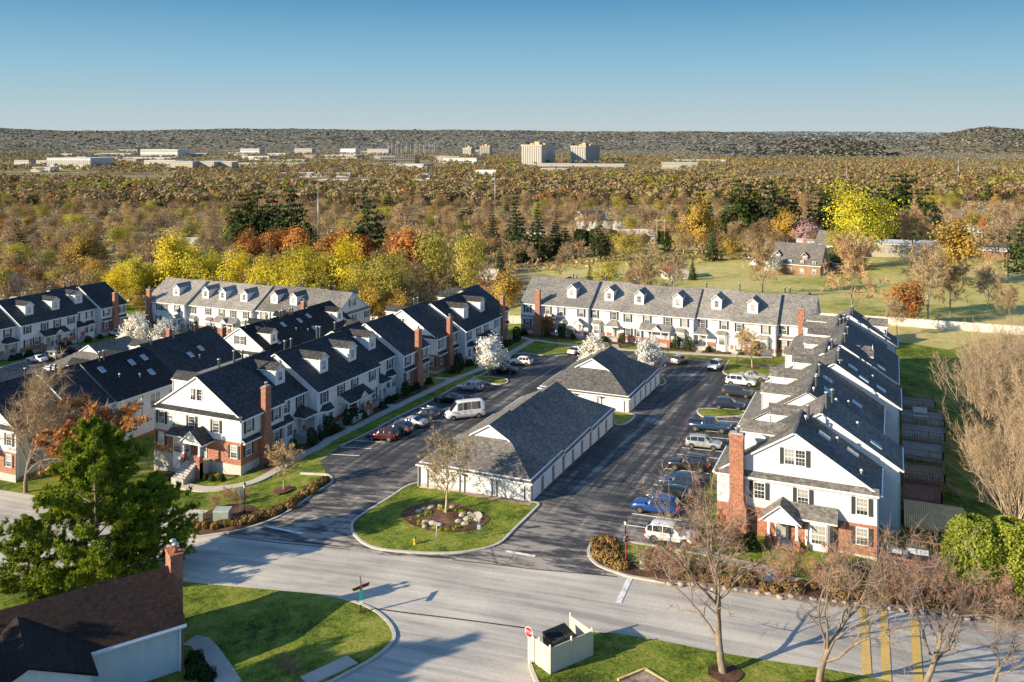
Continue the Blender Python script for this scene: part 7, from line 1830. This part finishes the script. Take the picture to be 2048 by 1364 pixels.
for i, (px, Y, w, lb) in enumerate([(1075,470,22,'white house seen through trees right of the tall spruces'),(1262,430,24,'pale brick house in bare trees above the arborvitae line'),(1390,520,16,'pale house behind the pine belt, left part'),(1560,470,22,'pale house behind the pine belt, middle'),(1740,480,20,'pale house right of the large yellow-green tree'),(1860,470,18,'tan house in the trees near the right edge'),(1935,520,24,'low pale house high on the right'),(2000,440,22,'tan house at the right edge among trees'),(700,420,12,'pale roof deep in the left wood'),(390,430,14,'pale roof among brown trees left of the dark pines'),(1180,560,18,'pale house above the dark spruces')]):
    small_house(px, 0, w, 9, 4.2, 2.6, 8 + i*23 % 60, lb, ('grey_shingle','fence_white')[i % 2], ('vinyl_siding','tan_siding')[(i//2) % 2], 'house', xy=tuple(unproj(px, 0, Y)[:2]))
# school / church group
def flat_building(px, Y, w, d, h, ang, label, wall='tan_siding', roof='sign_white', name='low_building', bands=1, cat='building', py=None, win=True, wmat='window_glass'):
    x, y, _ = unproj(px, 0, Y); g = gz(x, y); t = thing(name, label, cat, (x, y, g), R(ang)); mb = MB(); mb.box(-w/2, w/2, -d/2, d/2, -6, h); mb.build('wall', M[wall], t)
    mb = MB(); mb.box(-w/2-.4, w/2+.4, -d/2-.4, d/2+.4, h, h+.5); mb.build('roof', M[roof], t)
    if win:
        for k in range(bands):
            z = h*(k+.35)/bands; mb = MB(); hh = h/bands*.45
            n = max(3, int(w/4))
            for q in range(n): xx = -w/2 + w*(q+.5)/n; mb.box(xx-w/n*.34, xx+w/n*.34, -d/2-.06, -d/2+.02, z, z+hh)
            n = max(3, int(d/4))
            for q in range(n): yy = -d/2 + d*(q+.5)/n; mb.box(w/2-.02, w/2+.06, yy-d/n*.34, yy+d/n*.34, z, z+hh); mb.box(-w/2-.06, -w/2+.02, yy-d/n*.34, yy+d/n*.34, z, z+hh)
            o = mb.build('window_band', M[wmat], t)
    return t
flat_building(1815, 345, 34, 16, 4.6, 6, 'pale flat-roofed school building right of the large yellow-green tree', 'tan_siding', 'sign_white')
flat_building(1660, 362, 26, 14, 4.4, 6, 'pale flat-roofed hall behind the pink blossom tree', 'tan_siding', 'sign_white')
flat_building(1985, 330, 12, 8, 3.4, 6, 'small open pavilion with pale roof near the right edge', 'deck_wood_brown', 'sign_white', 'pavilion', win=False)
small_house(0, 0, 13, 10, 5, 5, -20, 'steep white-edged gable hall with golden wall beside the school', 'grey_shingle', 'tan_siding', 'hall', xy=tuple(unproj(1672, 0, 345)[:2]))
ribbon('road', W([(1400,492),(1480,487),(1560,482),(1650,488)]), 6, .14, -.1, 'dark_asphalt')
ribbon('road', W([(1690,510),(1800,502),(1920,500),(2060,515)]), 6, .14, -.1, 'dark_asphalt')
sheet('car_park', W([(1850,478),(1920,474),(1960,486),(1900,492)]), .16, 'dark_asphalt', 8)
# utility poles
def pole(px, Y, top, label, mat='bark_pale', arm=True, name='utility_pole'):
    x, y, _ = unproj(px, 0, Y); g = gz(x, y); zt = H - (top - VH)*Y/F; t = thing(name, label, 'utility pole', (x, y, g)); mb = MB(); h = zt - g
    mb.tube([(0,0,-.5),(0,0,h)], [.14 + Y/9000, .09 + Y/12000], 6); mb.build('post', M[mat], t)
    if arm: mb = MB(); mb.box(-1.3,1.3,-.08,.08,h-1.0,h-.8); mb.build('crossarm', M[mat], t)
pole(1314, 377, 436, 'wooden utility pole on the upper meadow edge, left one'); pole(1964, 345, 452, 'pale utility pole by the white blossom tree on the right', 'galvanised'); pole(1329, 385, 437, 'wooden utility pole just right of its twin on the meadow')
pole(990, 560, 342, 'tall pale steel pole rising from the middle of the wood', 'galvanised', False); pole(636, 420, 372, 'tall slim grey mast in the left wood', 'galvanised', False); pole(1693, 900, 332, 'grey steel pole in the far trees right of centre', 'galvanised', False); pole(1917, 900, 314, 'grey steel pole in the far trees at the right', 'galvanised', False)
# towers
def tower(px, Y, w, d, top, label, ang=0.0, core=True):
    x, y, _ = unproj(px, 0, Y); g = gz(x, y); zt = H - (top - VH)*Y/F; h = zt - g; t = thing('apartment_tower', label, 'tower block', (x, y, g), R(ang))
    mb = MB(); mb.box(-w/2, w/2, -d/2, d/2, -5, h); mb.build('wall', M['concrete'], t)
    nf = 15
    mb = MB(); n = int(w/5)
    for q in range(n): xx = -w/2 + w*(q+.5)/n; mb.box(xx-.9, xx+.9, -d/2-1.0, -d/2, 0, h)
    for q in range(int(d/7)): yy = -d/2 + d*(q+.5)/int(d/7); mb.box(w/2, w/2+1.0, yy-.8, yy+.8, 0, h); mb.box(-w/2-1, -w/2, yy-.8, yy+.8, 0, h)
    mb.build('pier', M['foundation'], t)
    mb = MB()
    for k in range(nf): z = h*(k+.45)/nf; mb.box(-w/2-.5, w/2+.5, -d/2-.5, d/2+.5, z, z+h/nf*.5)
    mb.build('window_band', M['window_glass'], t)
    mb = MB(); mb.box(-w/2-1.3, w/2+1.3, -d/2-1.3, d/2+1.3, h-3, h); mb.build('cornice', M['tan_siding'], t)
    mb = MB(); mb.box(-w*.12, w*.12, -d*.12, d*.12, h, h+6); mb.box(-w*.4, -w*.25, -3, 3, h, h+2.5); mb.box(w*.25, w*.38, -3, 3, h, h+2.5); mb.build('plant_room', M['deck_wood_new'], t)
tower(1077, 1840, 46, 66, 289, 'left of the two tall apartment towers on the skyline plain', -4)
tower(1171, 1900, 34, 80, 291, 'right of the two tall apartment towers, mostly in shade', -4)
tower(938, 2500, 26, 26, 296, 'smaller pale tower left of the two tall ones', 0); tower(972, 2550, 30, 26, 292, 'smaller tower with flared top beside the pale one', 10)
LB = [(330,2700,130,60,'broad white factory block on the left skyline','far_white',24,2),(160,1650,95,60,'white warehouse cluster at the left of the plain','far_white',20,1),(505,3300,80,40,'long white office block below the left hills','far_white',22,2),(610,3200,70,30,'pale office block below the hills left of centre','concrete',22,3),(240,2900,120,50,'low grey factory left of the white factory block','grey_siding',10,1),(760,2700,70,35,'grey office slab left of the pylon group','concrete',20,3),(800,1900,80,30,'dark glass office building in front of the pylons','black_metal',14,4),(370,1550,45,22,'tan apartment building, left of a row on the plain','tan_siding',17,5),(410,1560,50,22,'tan apartment building in the middle of the row on the plain','tan_siding',16,5),(450,1570,40,22,'tan apartment building at the right of the row on the plain','tan_siding',15,5),(540,1750,150,60,'long flat pale shed in the middle of the plain','tan_siding',7,1),(300,2100,140,40,'low blue-grey warehouse behind the tan apartments','grey_siding',9,1),(690,2300,90,50,'flat pale store building right of the tan apartments','concrete',9,1),(1165,1720,170,50,'low white podium buildings at the foot of the towers','concrete',4,1),(1110,1300,40,20,'pale building before the left tower','tan_siding',9,2),(640,1300,110,30,'low flat pale building above the left wood','concrete',6,1),(690,1050,60,25,'flat brown building at the edge of the left wood','deck_wood_brown',6,1),(1360,1500,60,30,'pale building in trees right of the towers','tan_siding',12,2),(1400,1900,110,40,'low pale shed right of the towers','far_white',8,1),(90,1500,40,20,'grey building at the far left of the plain','grey_siding',8,2)]
_r = random.Random(31); _w = ('pale grey', 'white', 'tan', 'dull brown')
for _k in range(34):
    _px = 60 + _k*27 + _r.uniform(-10, 10); _Y = _r.uniform(1500, 3600)
    if 1020 < _px < 1230 and _Y < 2100: continue
    _m = _r.choice(['concrete', 'far_white', 'tan_siding', 'grey_siding', 'deck_wood_brown']); _o = flat_building(_px, _Y, _r.uniform(25, 90), _r.uniform(18, 40), _r.uniform(5, 13), _r.uniform(-5, 25), 'small pale building among the trees of the far plain', _m, _r.choice(['far_white', 'concrete', 'grey_shingle']), 'distant_building', 2); _o['group'] = 'small buildings of the far plain'
for px, Y, w, d, lb, wm, h, b in LB: flat_building(px, Y, w, d, h, 10, lb, wm, 'far_white' if wm != 'black_metal' else 'grey_shingle', 'distant_building', b, win=True)
flat_building(560, 2600, 60, 40, 10, 5, 'pale blue glass building under the hills', 'grey_siding', 'sign_white', 'distant_building', 2); flat_building(700, 3100, 60, 30, 20, 5, 'white office tower left of the pylons', 'sign_white', 'sign_white', 'distant_building', 4)
small_house(0, 0, 26, 14, 8, 5, 20, 'large white house on the plain before the towers', 'fence_white', 'vinyl_siding', 'house', xy=tuple(unproj(972, 0, 1150)[:2]))
# rounded white barn
x, y, _ = unproj(847, 0, 1150); t = thing('arched_barn', 'white barn with arched roof in the middle distance', 'barn', (x, y, gz(x, y)), R(20)); mb = MB(); n = 14; Rr = 11; Lb = 26
for k in range(n): a0, a1 = math.pi*k/n, math.pi*(k+1)/n; mb.quad([(Rr*math.cos(a0), 0, Rr*.85*math.sin(a0)), (Rr*math.cos(a1), 0, Rr*.85*math.sin(a1)), (Rr*math.cos(a1), Lb, Rr*.85*math.sin(a1)), (Rr*math.cos(a0), Lb, Rr*.85*math.sin(a0))])
mb.build('roof', M['galvanised'], t); mb = MB(); mb.quad([(Rr*math.cos(math.pi*k/n), .05, Rr*.85*math.sin(math.pi*k/n)) for k in range(n+1)]); mb.build('wall', M['sign_white'], t)
# pylons of the substation
for k in range(16):
    px = 776 + k*6.2 + (k % 3)*1.5; pole(px, 2500 + (k % 4)*60, 283 + (k % 3)*3, 'slender pale steel mast in the substation left of the towers', 'fence_white', False, 'steel_mast')
for o in [q for q in COL.objects if q.name.startswith('steel_mast')]: o['group'] = 'steel masts of the substation'; o['category'] = 'mast'
# ---------------------------------------------------------------- light, sky, camera
for o in [q for q in COL.objects if q.type == 'EMPTY' and q.parent is None and not q.get('label')]:            # prototypes that were never placed
    for c in list(o.children_recursive): bpy.data.objects.remove(c)
    bpy.data.objects.remove(o)
w = bpy.data.worlds.new('World'); scene.world = w; w.use_nodes = True
nt = w.node_tree; bg = nt.nodes['Background']; sky = nt.nodes.new('ShaderNodeTexSky'); sky.sky_type = 'NISHITA'
SEL, SAZ = R(20.5), R(225)
sky.sun_disc = False; sky.sun_elevation = SEL; sky.sun_rotation = SAZ; sky.altitude = 100; sky.air_density = 1.1; sky.dust_density = .7; sky.ozone_density = 2.2
hs = nt.nodes.new('ShaderNodeHueSaturation'); hs.inputs['Saturation'].default_value = 1.1
nt.links.new(sky.outputs[0], hs.inputs['Color'])
STR = .115
EXPO = 1.7
scene.cycles.film_exposure = EXPO
tc = nt.nodes.new('ShaderNodeTexCoord'); sx = nt.nodes.new('ShaderNodeSeparateXYZ'); nt.links.new(tc.outputs['Generated'], sx.inputs[0])
# clear evening air: pale at the horizon, deep blue a few degrees up, then the physical sky
K = lambda *c: tuple(q / STR / EXPO for q in c)
gr = ramp(nt, sx, 'Z', [(0, K(.56,.63,.63)), (.03, K(.47,.60,.645)), (.085, K(.28,.52,.67)), (.16, K(.105,.32,.55)), (.3, K(.07,.22,.42))])
mk = ramp(nt, sx, 'Z', [(.16, (0,0,0)), (.5, (1,1,1))])
tn = mixc(nt, 1.0, (hs, 'Color'), (.86,1.0,1.12), 'MULTIPLY')
mx = mixc(nt, (mk, 0), (gr, 0), (tn, 2))
nt.links.new(mx.outputs[2], bg.inputs['Color']); bg.inputs['Strength'].default_value = STR
sd = bpy.data.lights.new('sun', 'SUN'); sd.energy = 5.0; sd.angle = R(.5); sd.color = (1, .84, .60)
so = bpy.data.objects.new('sun', sd); COL.objects.link(so)
dirv = Vector((.69*math.cos(SEL), .724*math.cos(SEL), -math.sin(SEL)))      # the way the light travels
so.rotation_euler = dirv.to_track_quat('-Z', 'Y').to_euler(); so.location = (-60, 20, 90)
cd = bpy.data.cameras.new('camera'); co = bpy.data.objects.new('camera', cd); COL.objects.link(co)
co.location = (0, 0, H); co.rotation_euler = (R(90), 0, YAW)
cd.sensor_width = 36; cd.lens = 36 * F / 2048; cd.shift_y = -(682 - VH) / 2048; cd.clip_start = .5; cd.clip_end = 40000
scene.camera = co
scene.view_settings.view_transform = 'Standard'; scene.view_settings.look = 'None'; scene.view_settings.exposure = 0
scene.render.resolution_x = 1024; scene.render.resolution_y = 682
scene.cycles.max_bounces = 5; scene.cycles.diffuse_bounces = 2; scene.cycles.glossy_bounces = 2; scene.cycles.transparent_max_bounces = 4
